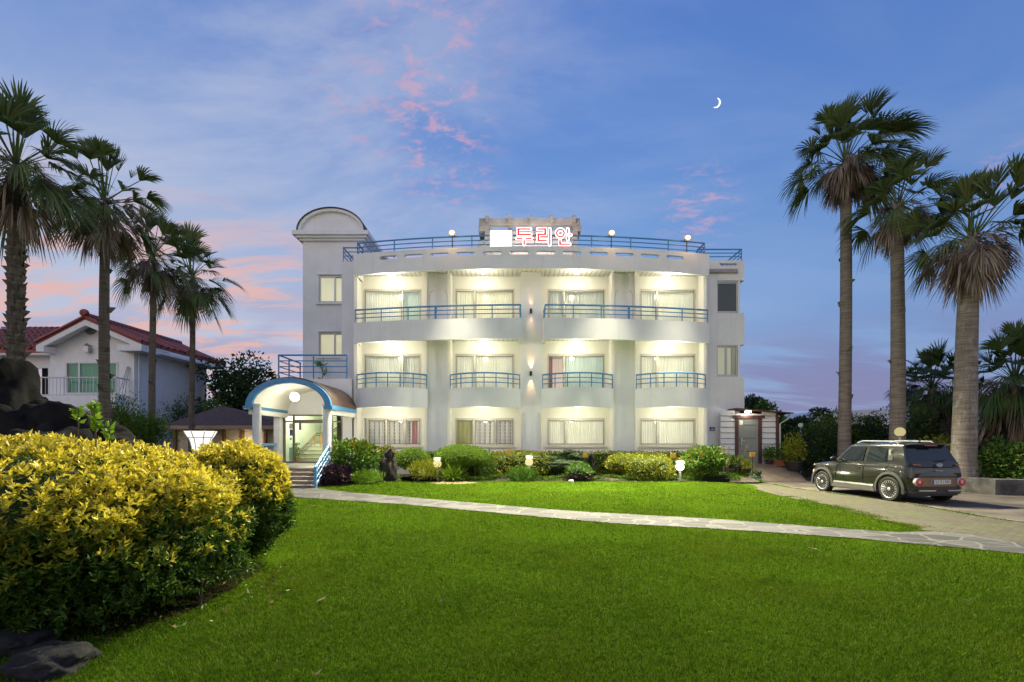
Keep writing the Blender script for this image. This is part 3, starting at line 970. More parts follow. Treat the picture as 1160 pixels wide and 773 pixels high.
for (za, zb) in ((8.05, 9.33), (5.55, 6.68)):
    w = window(-9.0, -7.78, za, zb, [-8.28], [], y=22.30, m_frame=M_STEEL, sill=False)
    MB().box(-9.3, -7.5, 22.9, 22.95, za - 0.3, zb + 0.3).build('stairwell_wall', F_STAIR, w)  # panel glows by itself in place of stairwell lamps
    MB().box(-9.12, -7.7, 22.10, 22.199, za - 0.09, za - 0.01).box(-9.08, -7.74, 22.16, 22.199, zb + 0.02, zb + 0.07).build('window_trim', M_WALL, w)
# antenna stub on the tower's far side
MB().box(-6.55, -6.35, 24.5, 24.8, 9.2, 11.0).build('vent_stack', M_CONC, hotel)

# ---- vestibule below the terrace
vz = 4.22
ve = MB()
ve.wall(-9.9, -6.722, -0.1, vz, 20.0, 20.16, [(-9.62, -7.11, 0.68, 2.72)])
ve.box(-9.9, -9.74, 20.161, 25.2, -0.1, vz).box(-9.74, -7.401, 20.161, 25.2, 3.98, vz)
ve.box(-9.74, -9.4, 24.9, 25.2, -0.1, 3.97)
ve.build('vestibule_wall', M_WALL, hotel)
tr = MB()
rail_along(tr, [(-9.82, 22.15), (-9.82, 20.06), (-6.95, 20.06)], (5.22, 4.98, 4.74, 4.5), 0.022, 0.036,
           [(-9.82, 20.06), (-9.82, 21.0), (-9.82, 22.1), (-8.35, 20.06), (-6.95, 20.06)], vz - 0.02, 0.03)
tr.build('terrace_railing', M_BLUE, hotel)
# lobby
M_LOBBY = mat('lobby_green_wall', (0.74, 0.80, 0.64), 0.7)
M_TREAD = mat('cream_stair', (0.66, 0.66, 0.48), 0.5)
lb = MB()
lb.add([(-9.735, 20.17, 0.68), (-7.41, 20.17, 0.68), (-7.41, 24.4, 0.68), (-9.735, 24.4, 0.68), (-9.735, 20.17, 3.6), (-7.41, 20.17, 3.6), (-7.41, 24.4, 3.6), (-9.735, 24.4, 3.6)],
       [(3, 2, 6, 7), (0, 3, 7, 4), (1, 5, 6, 2), (4, 7, 6, 5)])
lob = lb.build('lobby', M_LOBBY, hotel, fix=False)
MB().box(-9.735, -7.41, 20.17, 24.39, 0.60, 0.679).build('lobby_floor', mat('lobby_tile', (0.55, 0.52, 0.42), 0.25), lob)
st = MB()
for i in range(5): st.box(-9.70, -8.55, 21.3 + 0.28 * i, 24.38, 0.681 + 0.17 * i, 0.68 + 0.17 * (i + 1) - 0.001)
for i in range(7): st.box(-9.05 + 0.22 * i, -7.413, 23.3, 24.37, 1.535 + 0.2 * i, 1.53 + 0.2 * (i + 1) - 0.001)
nz = MB()
for i in range(5): nz.box(-9.70, -8.55, 21.29 + 0.28 * i, 21.299 + 0.28 * i, 0.68 + 0.17 * (i + 1) - 0.035, 0.68 + 0.17 * (i + 1))
for i in range(7): nz.box(-9.06 + 0.22 * i, -7.5, 23.29, 23.299, 1.53 + 0.2 * (i + 1) - 0.03, 1.53 + 0.2 * (i + 1))
st.build('stair_flight', M_TREAD, lob); nz.build('stair_edge', mat('stair_edge_grey', (0.25, 0.26, 0.18), 0.5), lob)
hd = MB(); hd.tube([(-9.6, 21.25, 1.05), (-9.25, 22.6, 1.98), (-9.0, 22.9, 2.0), (-8.8, 23.1, 2.02), (-7.95, 23.2, 2.75)], 0.035, 6)
hd.tube([(-9.6, 21.25, 0.95), (-9.25, 22.6, 1.88), (-9.0, 22.9, 1.9), (-8.8, 23.1, 1.92), (-7.95, 23.2, 2.62)], 0.025, 6)
hd.build('handrail', M_DKFRAME, lob)
cb = MB()
for x in (-9.28, -9.0): cb.tube([(x, 22.45, 1.4), (x, 22.45, 1.92)], 0.05, 8)
cb.build('newel_post', mat('amber_wood', (0.42, 0.20, 0.05), 0.4), lob)
pf = MB(); pf.box(-9.47, -9.29, 20.3, 20.32, 1.84, 2.10).build('poster', mat('blue_poster', (0.03, 0.07, 0.32), 0.4), lob)
MB().box(-9.49, -9.27, 20.3, 20.32, 2.13, 2.36).build('notice', mat('cream_notice', (0.6, 0.52, 0.42), 0.6), lob)
for (x, z, s) in ((-9.46, 1.66, 0.08), (-9.33, 1.5, 0.09), (-9.1, 1.45, 0.07)):
    MB().box(x, x + s, 20.3, 20.32, z, z + s).build('notice', mat('pale_blue_card', (0.2, 0.42, 0.55), 0.5), lob)
MB().box(-9.12, -9.02, 20.4, 20.42, 2.08, 2.38).build('picture', mat('grey_print', (0.35, 0.38, 0.34), 0.5), lob)
lean = MB(); lean.add([(-9.52, 20.4, 0.69), (-9.28, 20.4, 0.69), (-9.42, 20.5, 1.32), (-9.58, 20.5, 1.32), (-9.52, 20.43, 0.69), (-9.28, 20.43, 0.69), (-9.42, 20.53, 1.32), (-9.58, 20.53, 1.32)],
                     [(0, 1, 2, 3), (7, 6, 5, 4), (0, 3, 7, 4), (1, 5, 6, 2), (3, 2, 6, 7), (0, 4, 5, 1)])
lean.build('leaning_panel', mat('mint_panel', (0.35, 0.62, 0.52), 0.5), lob)
lamp('POINT', 'lobby_light', (-8.7, 21.2, 3.2), 200, (0.97, 1.0, 0.80), lob if False else hotel, 0.25)
# entrance glazing
ed = MB()
X0, X1, Z0, Z1 = -9.62, -7.11, 0.68, 2.72
ed.box(X0, X1, 20.03, 20.13, Z0, Z0 + 0.07).box(X0, X1, 20.03, 20.13, Z1 - 0.06, Z1)
for x in (X0, -9.22, -7.62, X1 - 0.07): ed.box(x, x + 0.07, 20.03, 20.13, Z0 + 0.07, Z1 - 0.06)
ed.box(X0 + 0.071, -9.221, 20.035, 20.125, 2.40, 2.45).box(-9.149, -7.621, 20.02, 20.14, 2.36, 2.50).box(-7.549, X1 - 0.071, 20.035, 20.125, 2.40, 2.45)
en = ed.build('entrance_door', M_DKFRAME, hotel)
for a, b in ((X0 + .07, -9.22), (-9.15, -8.36), (-8.36, -7.62), (-7.55, X1 - .07)):
    p = MB(); p.add([(a, 20.08, Z0 + .07), (b, 20.08, Z0 + .07), (b, 20.08, Z1 - .06), (a, 20.08, Z1 - .06)], [(0, 1, 2, 3)])
    p.build('pane', M_GLASS, en, fix=False)

# ---- porch: steps, platform, columns, barrel roof
M_STEP = mat('worn_step_stone', (0.20, 0.165, 0.14), 0.8, var=0.25, vscale=4, bump=0.3, bscale=30)
M_NOSE = mat('step_nosing', (0.36, 0.32, 0.27), 0.7, var=0.15)
PLX0, PLX1 = -9.75, -6.45
po = MB()
po.box(PLX0, PLX1, 17.0, 19.995, -0.1, 0.66)
porch = po.build('porch_platform', mat('porch_tile', (0.45, 0.40, 0.32), 0.5, var=0.1), hotel)
sp = MB(); ns = MB()
for i in range(5):
    y = 15.95 + 0.21 * i
    zt = 0.132 * (i + 1) - 0.002
    sp.box(-9.35, -6.62, y, 17.0 - 0.001 * (i + 1), -0.05 if i == 0 else zt - 0.132 - 0.004, zt - 0.03)
    ns.box(-9.35, -6.62, y - 0.025, y + 0.23 if i < 4 else 16.999, zt - 0.0295, zt)
sp.build('entrance_steps', M_STEP, porch); ns.build('step_nosing', M_NOSE, porch)
M_COL = mat('white_column', (0.72, 0.72, 0.71), 0.6, var=0.06, bump=0.1)
for (x, y) in ((-9.27, 17.32), (-6.72, 17.32)):
    MB().lathe((x, y, 0.655), [(0.15, 0), (0.15, 2.2), (0.17, 2.22), (0.17, 2.30)], 20).build('column', M_COL, porch, smooth=True)
MB().box(-9.70, -9.48, 19.4, 19.62, 0.655, 3.0).build('column', M_COL, porch)
# barrel roof: outer brown sheet, blue fascia, white lining
xc, hw, zs, rise = -8.05, 1.52, 2.86, 1.02
def arch(h, zz, rr_, n=28): return [(xc + h * math.cos(PI * i / n), zz + rr_ * math.sin(PI * i / n)) for i in range(n + 1)]
def vault(outer, inner, y0, y1, y0b=None, y1b=None):
    mb = MB()
    for i in range(len(outer) - 1):
        a, b, c, d = outer[i], outer[i + 1], inner[i + 1], inner[i]
        v = [(a[0], y0, a[1]), (b[0], y0, b[1]), (c[0], y0, c[1]), (d[0], y0, d[1]), (a[0], y1, a[1]), (b[0], y1, b[1]), (c[0], y1, c[1]), (d[0], y1, d[1])]
        mb.add(v, [(0, 1, 2, 3), (4, 7, 6, 5), (0, 4, 5, 1), (3, 2, 6, 7)])
    for k in (0, -1):
        a, d = outer[k], inner[k]
        mb.add([(a[0], y0, a[1]), (d[0], y0, d[1]), (d[0], y1, d[1]), (a[0], y1, a[1])], [(0, 1, 2, 3)])
    return mb
o1 = arch(hw + 0.02, zs, rise); i1 = arch(hw - 0.20, zs, rise - 0.19)
rf = vault(arch(hw + 0.0, zs + 0.05, rise - 0.0), arch(hw - 0.03, zs + 0.05, rise - 0.03), 17.26, 19.99)
prf = rf.build('porch_roof', mat('brown_roof_sheet', (0.115, 0.066, 0.05), 0.55, var=0.2, vscale=3), porch, smooth=True)
vault(arch(hw - 0.04, zs + 0.02, rise - 0.02), arch(hw - 0.19, zs + 0.02, rise - 0.17), 17.27, 19.985).build('porch_lining', M_CREAM, porch, smooth=True)
fa = vault(o1, i1, 17.12, 17.258)
fa.box(xc - hw - 0.02, xc - hw + 0.17, 17.259, 19.98, zs - 0.10, zs + 0.06).box(xc + hw - 0.17, xc + hw + 0.02, 17.259, 19.98, zs - 0.10, zs + 0.06)
fa.box(xc - hw - 0.08, xc - hw + 0.22, 17.08, 17.259, zs - 0.10, zs + 0.012).box(xc + hw - 0.22, xc + hw + 0.08, 17.08, 17.259, zs - 0.10, zs + 0.012)
fa.build('porch_fascia', M_BLUE, porch)
pb = MB()
pb.box(xc - hw + 0.03, xc - hw + 0.2, 17.26, 19.98, zs - 0.28, zs - 0.101).box(xc + hw - 0.2, xc + hw - 0.03, 17.26, 19.98, zs - 0.28, zs - 0.101)
pb.build('porch_beam', M_CREAM, porch)
gl = MB().sphere((-8.25, 18.1, 3.28), 0.17, 20, 12); gl.build('globe_lamp', emis('porch_globe', (1, 0.95, 0.80), 8), porch, smooth=True)
lamp('POINT', 'porch_light', (-8.25, 18.1, 3.02), 55, WARM, hotel, 0.17)
M_LBLUE = mat('light_blue_paint', (0.10, 0.30, 0.55), 0.4)
pr = MB()
# left side rail between the columns and the stair handrails
rail_along(pr, [(-9.45, 17.5), (-9.6, 19.38)], (1.46, 1.24, 1.02), 0.025, 0.055, [(-9.52, 18.4)], 0.65, 0.03)
pr.build('porch_railing', M_LBLUE, porch); pr = MB()
sl = [(-6.60, 17.2, 1.46), (-6.60, 16.0, 0.72), (-6.60, 16.0, 0.0)]
pr.tube(sl, 0.05, 6)
for k in range(1, 4): pr.tube([(-6.60, 17.2, 1.46 - 0.2 * k), (-6.60, 16.0, max(0.08, 0.72 - 0.2 * k))], 0.018, 6)
for t in (0.0, 0.25, 0.5, 0.75): pr.tube([(-6.60, 17.2 - 1.2 * t, 1.46 - 0.74 * t), (-6.60, 17.2 - 1.2 * t, 0.66 * (1 - t))], 0.02, 6)
pr.build('stair_railing', M_LBLUE, porch); pr = MB()
sl = [(-9.42, 17.2, 1.46), (-9.42, 16.0, 0.72), (-9.42, 16.0, 0.0)]
pr.tube(sl, 0.05, 6)
pr.build('stair_railing', M_LBLUE, porch)

# ---- ceiling lamps on the balconies
dome = []
for f, zc_ in ((3, 8.715), (2, 5.915), (1, 3.095)):
    for i, X in enumerate((-5.1, -1.22, 2.72, 6.6)):
        Y = 20.2 if f > 1 else 19.75
        if f == 3: Y = 20.25 if i in (0, 3) else 19.95
        l = MB().lathe((X, Y, zc_), [(0.14, 0.0), (0.14, -0.03), (0.12, -0.07), (0.07, -0.10), (0.001, -0.11)], 18)
        l.build('ceiling_lamp', M_LAMP, hotel, smooth=True)
        lamp('POINT', 'balcony_light', (X, 19.5 if f > 1 else 19.45, zc_ - 0.55), 76 if f > 1 else 58, WARM, hotel, 0.09)
# ---- wall sconces on the centre pillar: up and down beams
for z in (pz(353, 20.0), pz(423.5, 20.0)):
    MB().box(0.74, 0.84, 19.88, 19.998, z - 0.09, z + 0.09).build('wall_lamp', M_BLACK, hotel)
    k = 60 if z < 6 else 18
    lamp('SPOT', 'sconce_up', (0.79, 19.93, z + 0.12), k, (1.0, 0.50, 0.20), hotel, 0.02, aim=(0.79, 20.0, z + 1.0), spot=R(42), blend=0.35)
    lamp('SPOT', 'sconce_down', (0.79, 19.93, z - 0.12), k, (1.0, 0.50, 0.20), hotel, 0.02, aim=(0.79, 20.0, z - 1.0), spot=R(42), blend=0.35)
# ---- floodlights along the roof edge
M_FLOOD = emis('floodlight_face', (1.0, 0.82, 0.52), 14)
M_FLARE = emis('amber_flare', (1.0, 0.46, 0.12), 1.15)  # glowing disc added to imitate the orange flare round each lamp
for x_px, y_px, Y in ((512, 264, 19.25), (693, 264, 19.25), (779, 269.5, 19.55)):
    X = px(x_px, Y); Y = bowY(X) + 0.06; X, Z = px(x_px, Y), pz(y_px, Y)
    fl = MB().tube([(X, Y + 0.1, 9.3), (X, Y + 0.1, Z)], 0.02, 6).obox((X, Y + 0.06, Z), 0.20, 0.10, 0.16, rx=R(20))
    fo = fl.build('floodlight', M_BLACK, hotel)
    MB().sphere((X, Y, Z), 0.125, 16, 10, (1.1, 0.35, 0.95)).build('flare_disc', M_FLARE, fo, smooth=True)
    MB().sphere((X, Y - 0.04, Z), 0.075, 14, 10, (1.1, 0.6, 0.95)).build('lens', M_FLOOD, fo, smooth=True)
    lamp('POINT', 'flood_spill', (X, Y - 0.32, Z - 0.12), 16, (1.0, 0.52, 0.18), hotel, 0.1)
    lamp('SPOT', 'flood_beam', (X, Y - 0.5, Z), 18000, (1.0, 0.93, 0.66), hotel, 0.12, aim=(X * 1.0, 11.3, 0.0), spot=R(94), blend=0.5)
# house number plaque
hp = MB().box(8.66, 8.88, 20.86, 20.899, 2.06, 2.22).build('number_plaque', mat('blue_enamel', (0.015, 0.04, 0.16), 0.3), hotel)
MB().box(8.72, 8.82, 20.855, 20.859, 2.15, 2.18).box(8.69, 8.85, 20.855, 20.859, 2.09, 2.115).build('lettering', mat('white_enamel', (0.7, 0.72, 0.75), 0.4), hp)
# roof pergola behind the sign
pg = MB()
pg.box(-1.25, 2.85, 21.5, 21.7, 9.1, 11.1)
pgo = pg.build('roof_screen_wall', mat('rooftop_plaster', (0.55, 0.53, 0.50), 0.85, var=0.1, streak=0.5), hotel)
bm_ = MB().box(-1.45, 3.0, 21.0, 21.2, 11.12, 11.42)
for x in (-1.1, -0.1, 0.82, 1.75, 2.72): bm_.box(x - 0.08, x + 0.08, 20.85, 23.4, 11.2, 11.49)
bm_.box(-1.47, -1.2, 20.99, 23.0, 10.85, 11.1).box(2.78, 3.05, 20.99, 23.0, 10.85, 11.1)
for x in (-1.2, 2.7): bm_.box(x, x + 0.2, 21.01, 21.19, 9.1, 11.119)
for z in (9.4, 10.1): bm_.box(-1.5, -1.21, 20.9, 21.4, z, z + 0.3)
bm_.build('roof_pergola', M_CONC, hotel)

# ---- air conditioners on the gallery, in front of the pilaster
for (X, lab) in ((-3.1, 'grey air conditioner unit behind upper left balcony railing'), (4.72, 'grey air conditioner unit behind upper right balcony railing')):
    a = thing('air_conditioner', lab, 'air conditioner', (X, 19.85, 6.06), 'air conditioners on the top balcony')
    MB().box(X - 0.38, X + 0.38, 19.7, 19.98, 6.12, 6.66).build('casing', mat('ac_shell', (0.5, 0.5, 0.47), 0.5), a, bevel=0.02)
    MB().lathe((X - 0.1, 19.69, 6.4), [(0.22, 0.0), (0.22, 0.015), (0.001, 0.016)], 20, 'y').build('fan_grille', M_DARK, a)
    fz = MB()
    for dx in (-0.3, 0.22): fz.box(X + dx, X + dx + 0.08, 19.7, 19.98, 6.061, 6.12)
    fz.build('foot', M_BLACK, a)
    for s in (-1, 1):
        MB().tube([(X + s * 0.36, 20.12, 6.3), (X + s * 0.38, 20.12, 7.7), (X + s * 0.33, 20.12, 7.9), (X + s * 0.22, 20.12, 7.96)], 0.014, 6).build('hose', M_FRAME, a)

# ================================================================== ROOFTOP SIGN
SY = 19.05
sign = thing('rooftop_sign', 'red and white neon rooftop sign with glowing white panel above curved parapet', 'sign', (0.8, SY, 9.33))
M_PANEL = emis('sign_panel', (0.93, 1.0, 0.90), 1.7)
M_NEON = emis('neon_tube', (1.0, 0.80, 0.78), 3.4)
M_RED = emis('neon_red', (1.0, 0.09, 0.10), 0.85)
pb = MB()
x0, x1 = px(555.3, SY), px(580, SY)
za, zb, zc2, zd = pz(279.3, SY), pz(270.3, SY), pz(269.3, SY), pz(261, SY)
pb.box(x0, x1, SY, SY + 0.14, za, zb).box(x0, x1, SY, SY + 0.14, zc2, zd)
pb.build('light_box', M_PANEL, sign, bevel=0.01)
lt = MB()
for k in range(9):
    xx = x0 + 0.08 + k * 0.085
    for (zz, hgt) in ((zc2 + 0.06, 0.16), (za + 0.07, 0.16)):
        if (k * 7 + int(zz * 10)) % 4: lt.box(xx, xx + 0.05, SY - 0.004, SY - 0.001, zz, zz + hgt * (0.6 + 0.4 * ((k * 3) % 2)))
lt.build('panel_print', emis('panel_print', (0.80, 0.9, 0.88), 0.95), sign)
MB().box(x0 - 0.04, x1 + 0.04, SY + 0.141, SY + 0.2, za - 0.03, zd + 0.03).build('box_back', M_STEEL, sign)


def stroke_outline(path, w):
    P = [Vector((a, b)) for a, b in path]
    L, Rr = [], []
    for i, p in enumerate(P):
        d0 = (P[i] - P[i - 1]).normalized() if i > 0 else (P[1] - P[0]).normalized()
        d1 = (P[i + 1] - P[i]).normalized() if i < len(P) - 1 else d0
        n0 = Vector((-d0.y, d0.x)); n1 = Vector((-d1.y, d1.x))
        m = (n0 + n1).normalized(); k = w / max(0.3, m.dot(n0))
        L.append(p + m * k); Rr.append(p - m * k)
    def capv(c, frm, d):
        return [c + Vector((frm.x * math.cos(a) - frm.y * math.sin(a), frm.x * math.sin(a) + frm.y * math.cos(a))) for a in [-PI * j / 6 for j in range(1, 6)]]
    dE = (P[-1] - P[-2]).normalized(); dS = (P[1] - P[0]).normalized()
    loop = L + capv(P[-1], L[-1] - P[-1], dE) + list(reversed(Rr)) + capv(P[0], Rr[0] - P[0], dS)
    return loop, L, Rr


GL = {
    'du': ([[(0.92, 1.0), (0.1, 1.0), (0.1, 0.64), (0.94, 0.64)], [(0.0, 0.40), (1.0, 0.40)], [(0.5, 0.34), (0.5, 0.0)]], []),
    'ri': ([[(0.02, 1.0), (0.6, 1.0), (0.6, 0.66), (0.05, 0.66), (0.05, 0.24), (0.7, 0.24)], [(0.95, 1.0), (0.95, 0.0)]], []),
    'an': ([[(0.85, 1.0), (0.85, 0.32)], [(0.91, 0.62), (1.06, 0.62)], [(0.3, 0.28), (0.3, 0.02), (0.98, 0.02)]], [((0.33, 0.74), 0.24)]),
}
LW = 0.052
for key, xa, xb in (('du', 585.5, 602), ('ri', 609, 623.5), ('an', 629.5, 645.5)):
    strokes, circs = GL[key]
    X0, X1 = px(xa, SY), px(xb, SY); Zb, Zt = pz(277.5, SY), pz(260, SY)
    W, H = X1 - X0, Zt - Zb
    plate = MB(); tub = MB()
    for s in strokes:
        pts = [(X0 + a * W, Zb + b * H) for a, b in s]
        loop, L, Rr = stroke_outline(pts, LW)
        tub.tube([(p.x, SY - 0.03, p.y) for p in loop] + [(loop[0].x, SY - 0.03, loop[0].y)], 0.017, 6, cap=False)
        for i in range(len(pts) - 1):
            q = [L[i], L[i + 1], Rr[i + 1], Rr[i]]
            plate.add([(p.x, SY, p.y) for p in q] + [(p.x, SY + 0.06, p.y) for p in q], [(0, 1, 2, 3), (7, 6, 5, 4), (0, 4, 5, 1), (2, 6, 7, 3)])
    for (c, r) in circs:
        cx_, cz_ = X0 + c[0] * W, Zb + c[1] * H; r = r * H
        for rr_ in (r + LW, r - LW):
            tub.tube([(cx_ + rr_ * math.cos(2 * PI * i / 28), SY - 0.03, cz_ + rr_ * math.sin(2 * PI * i / 28)) for i in range(29)], 0.017, 6, cap=False)
        for i in range(28):
            q = []
            for (j, rr_) in ((i, r + LW), (i + 1, r + LW), (i + 1, r - LW), (i, r - LW)):
                q.append((cx_ + rr_ * math.cos(2 * PI * j / 28), cz_ + rr_ * math.sin(2 * PI * j / 28)))
            plate.add([(p[0], SY, p[1]) for p in q], [(0, 1, 2, 3)])
    pl = plate.build('letter', M_RED, sign, fix=False)
    tub.build('neon_tube', M_NEON, pl)
fr = MB()
for x in (px(556, SY), px(580, SY), px(606, SY), px(648, SY)): fr.tube([(x, SY + 0.16, 9.3), (x, SY + 0.16, 10.2)], 0.02, 6)
fr.tube([(px(556, SY), SY + 0.16, 9.85), (px(648, SY), SY + 0.16, 9.85)], 0.02, 6).tube([(px(556, SY), SY + 0.16, 10.1), (px(648, SY), SY + 0.16, 10.1)], 0.016, 6)
fr.build('sign_frame', M_STEEL, sign)
lamp('AREA', 'sign_glow', (1.3, SY + 0.35, 9.9), 60, (1.0, 0.82, 0.74), sign, 1.2, aim=(1.3, 21.5, 10.2))
lamp('AREA', 'panel_glow', (px(567, SY), SY + 0.35, 9.9), 22, (0.95, 1.0, 0.9), sign, 0.6, aim=(px(567, SY), 21.5, 10.2))
# ================================================================== PLANT BUILDERS
def unit(a):
    return a / np.maximum(1e-9, np.linalg.norm(a, axis=-1, keepdims=True))


def leaf_quads(P, D, size, width, rng, fold=0.25, curl=0.15):
    """one folded leaf (two quads' worth in 4 triangles) per point: P base, D axis"""
    n = len(P)
    D = unit(D)
    S = unit(np.cross(D, rng.normal(size=(n, 3))))
    N = np.cross(S, D)
    L = size * rng.uniform(0.75, 1.25, (n, 1)); W = L * width
    tip = P + D * L - N * L * curl
    lf = P + D * L * 0.45 + S * W * 0.5 + N * W * fold
    rt = P + D * L * 0.45 - S * W * 0.5 + N * W * fold
    V = np.stack([P, lf, tip, rt], 1).reshape(-1, 3)
    i = np.arange(n)[:, None] * 4
    F = np.concatenate([i + np.array([[0, 1, 2]]), i + np.array([[0, 2, 3]])], 1).reshape(-1, 3)
    return V, F


def ellip_points(ells, n, rng, shell=(0.72, 1.04), nz=0.10, fn=2.2, power=2.0):
    """points through the outer layer of a union of (super)ellipsoids, with a lumpy outline; returns points and outward normals"""
    areas = np.array([(e[3] * e[4] + e[3] * e[5] + e[4] * e[5]) for e in ells]); areas = areas / areas.sum()
    Ps, Ns = [], []
    for ei, e in enumerate(ells):
        k = int(n * areas[ei])
        d = unit(rng.normal(size=(k, 3)))
        rad = (np.abs(d) ** power).sum(1) ** (-1.0 / power)
        q = d * rad[:, None]
        r = np.array(e[3:6])
        lump = np.array([noise.noise(Vector((v[0] * fn + e[0] * 3, v[1] * fn + e[1] * 3, v[2] * fn + e[2] * 3))) for v in q])
        s = rng.uniform(shell[0], shell[1], k) * (1 + nz * 2 * lump)
        Ps.append(np.array(e[:3]) + q * r * s[:, None]); Ns.append(unit(q / r))
    P = np.concatenate(Ps); N = np.concatenate(Ns)
    keep = np.ones(len(P), bool)
    for e in ells:
        dd = (np.abs((P - np.array(e[:3])) / np.array(e[3:6])) ** power).sum(1)
        keep &= dd > (shell[0] * 0.85) ** power
    return P[keep], N[keep]


def foliage(name, ells, n, size, mats, parent, rng, width=0.5, up=0.3, spread=0.8, shell=(0.72, 1.04), nz=0.1, fn=2.2, power=2.0, pick=None, zmin=None):
    P, N = ellip_points(ells, n, rng, shell, nz, fn, power)
    if zmin is not None:
        k = P[:, 2] > zmin; P, N = P[k], N[k]
    D = N + spread * rng.normal(size=P.shape) + np.array([0, 0, up])
    V, F = leaf_quads(P, D, size, width, rng)
    midx = None
    if pick is not None:
        midx = np.repeat(pick(P, N, rng), 2)
    return np_mesh(name, V, F, mats, midx, parent)


def stems(name, base, tips, r, m, parent, n=5):
    mb = MB()
    for t in tips:
        b = Vector(base); t = Vector(t); mid = b.lerp(t, 0.5) + Vector((random.uniform(-1, 1), random.uniform(-1, 1), 0)) * (t - b).length * 0.08
        mb.tube([b, mid, t], r, n, r2=r * 0.45)
    return mb.build(name, m, parent, smooth=True, fix=False)


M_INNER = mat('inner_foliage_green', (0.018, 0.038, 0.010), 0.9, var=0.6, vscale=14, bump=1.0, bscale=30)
M_BARK = mat('brown_bark', (0.075, 0.055, 0.04), 0.9, var=0.4, vscale=12, bump=0.7, bscale=30)
def palm_bark(name, lichen=0.0, tone=1.0):
    """ringed, fibrous palm stem; grey lichen in patches"""
    m = bpy.data.materials.new(name); m.use_nodes = True
    t = NT(m.node_tree); b = m.node_tree.nodes['Principled BSDF']
    co = t.n('ShaderNodeTexCoord').outputs['Object']
    ring = t.noise(t.mapping(co, sc=(1.2, 1.2, 16)), 1.3, 5, 0.6)
    fib = t.noise(t.mapping(co, sc=(14, 14, 1.0)), 1.6, 5, 0.65)
    c = t.mix(t.sm(ring, 0.35, 0.65), tuple(q * tone for q in (0.17, 0.145, 0.118)), tuple(q * tone for q in (0.28, 0.24, 0.195)))
    c = t.mix(t.math('MULTIPLY', t.sm(fib, 0.5, 0.7), 0.45), c, tuple(q * tone for q in (0.10, 0.083, 0.066)))
    if lichen:
        pt = t.noise(t.mapping(co, sc=(2.4, 2.4, 1.2)), 2.2, 7, 0.7)
        c = t.mix(t.math('MULTIPLY', t.sm(pt, 0.52, 0.64), lichen), c, (0.40, 0.42, 0.38))
    t.put(b.inputs['Base Color'], c); b.inputs['Roughness'].default_value = 0.9; b.inputs['Specular IOR Level'].default_value = 0.2
    bn = t.n('ShaderNodeBump'); bn.inputs['Strength'].default_value = 0.8; bn.inputs['Distance'].default_value = 0.03
    t.put(bn.inputs['Height'], t.math('ADD', ring, t.math('MULTIPLY', fib, 0.7))); t.put(b.inputs['Normal'], bn.outputs[0])
    return m


M_PTRUNK = palm_bark('palm_trunk_bark')
LM_DARK = leaf_mat('dark_leaves', [(0.018, 0.042, 0.012), (0.032, 0.068, 0.016), (0.05, 0.095, 0.022)], 0.55)
LM_MID = leaf_mat('mid_green_leaves', [(0.045, 0.11, 0.010), (0.08, 0.17, 0.014), (0.13, 0.23, 0.022)], 0.55)
LM_BOX = leaf_mat('boxwood_leaves', [(0.09, 0.18, 0.008), (0.15, 0.26, 0.012), (0.22, 0.33, 0.02)], 0.55)
LM_YEL = leaf_mat('yellow_green_leaves', [(0.14, 0.19, 0.012), (0.24, 0.27, 0.018), (0.34, 0.31, 0.025)], 0.55)
LM_GOLD = leaf_mat('gold_tip_leaves', [(0.46, 0.38, 0.02), (0.66, 0.55, 0.04), (0.80, 0.69, 0.10)], 0.45, 0.3)
LM_HEDGE = leaf_mat('hedge_green_leaves', [(0.018, 0.05, 0.008), (0.045, 0.10, 0.012), (0.10, 0.16, 0.016)], 0.5, 0.25, 0.2)
LM_LIME = leaf_mat('lime_leaves', [(0.14, 0.27, 0.015), (0.22, 0.36, 0.02)], 0.5)
LM_PURPLE = leaf_mat('purple_leaves', [(0.028, 0.010, 0.022), (0.05, 0.016, 0.035), (0.07, 0.03, 0.04)], 0.5, 0.1)
LM_ORANGE = leaf_mat('rusty_flowers', [(0.30, 0.16, 0.02), (0.42, 0.20, 0.02)], 0.6)
LM_PALM = leaf_mat('palm_fronds', [(0.07, 0.105, 0.035), (0.13, 0.18, 0.055), (0.22, 0.26, 0.10)], 0.5, 0.4, 0.25)
LM_DRY = leaf_mat('dry_fronds', [(0.15, 0.115, 0.09), (0.27, 0.21, 0.165), (0.42, 0.34, 0.27)], 0.8, 0.1, 0.2)
LM_CHUSAN = leaf_mat('fan_palm_fronds', [(0.05, 0.09, 0.025), (0.09, 0.145, 0.04)], 0.5, 0.25)


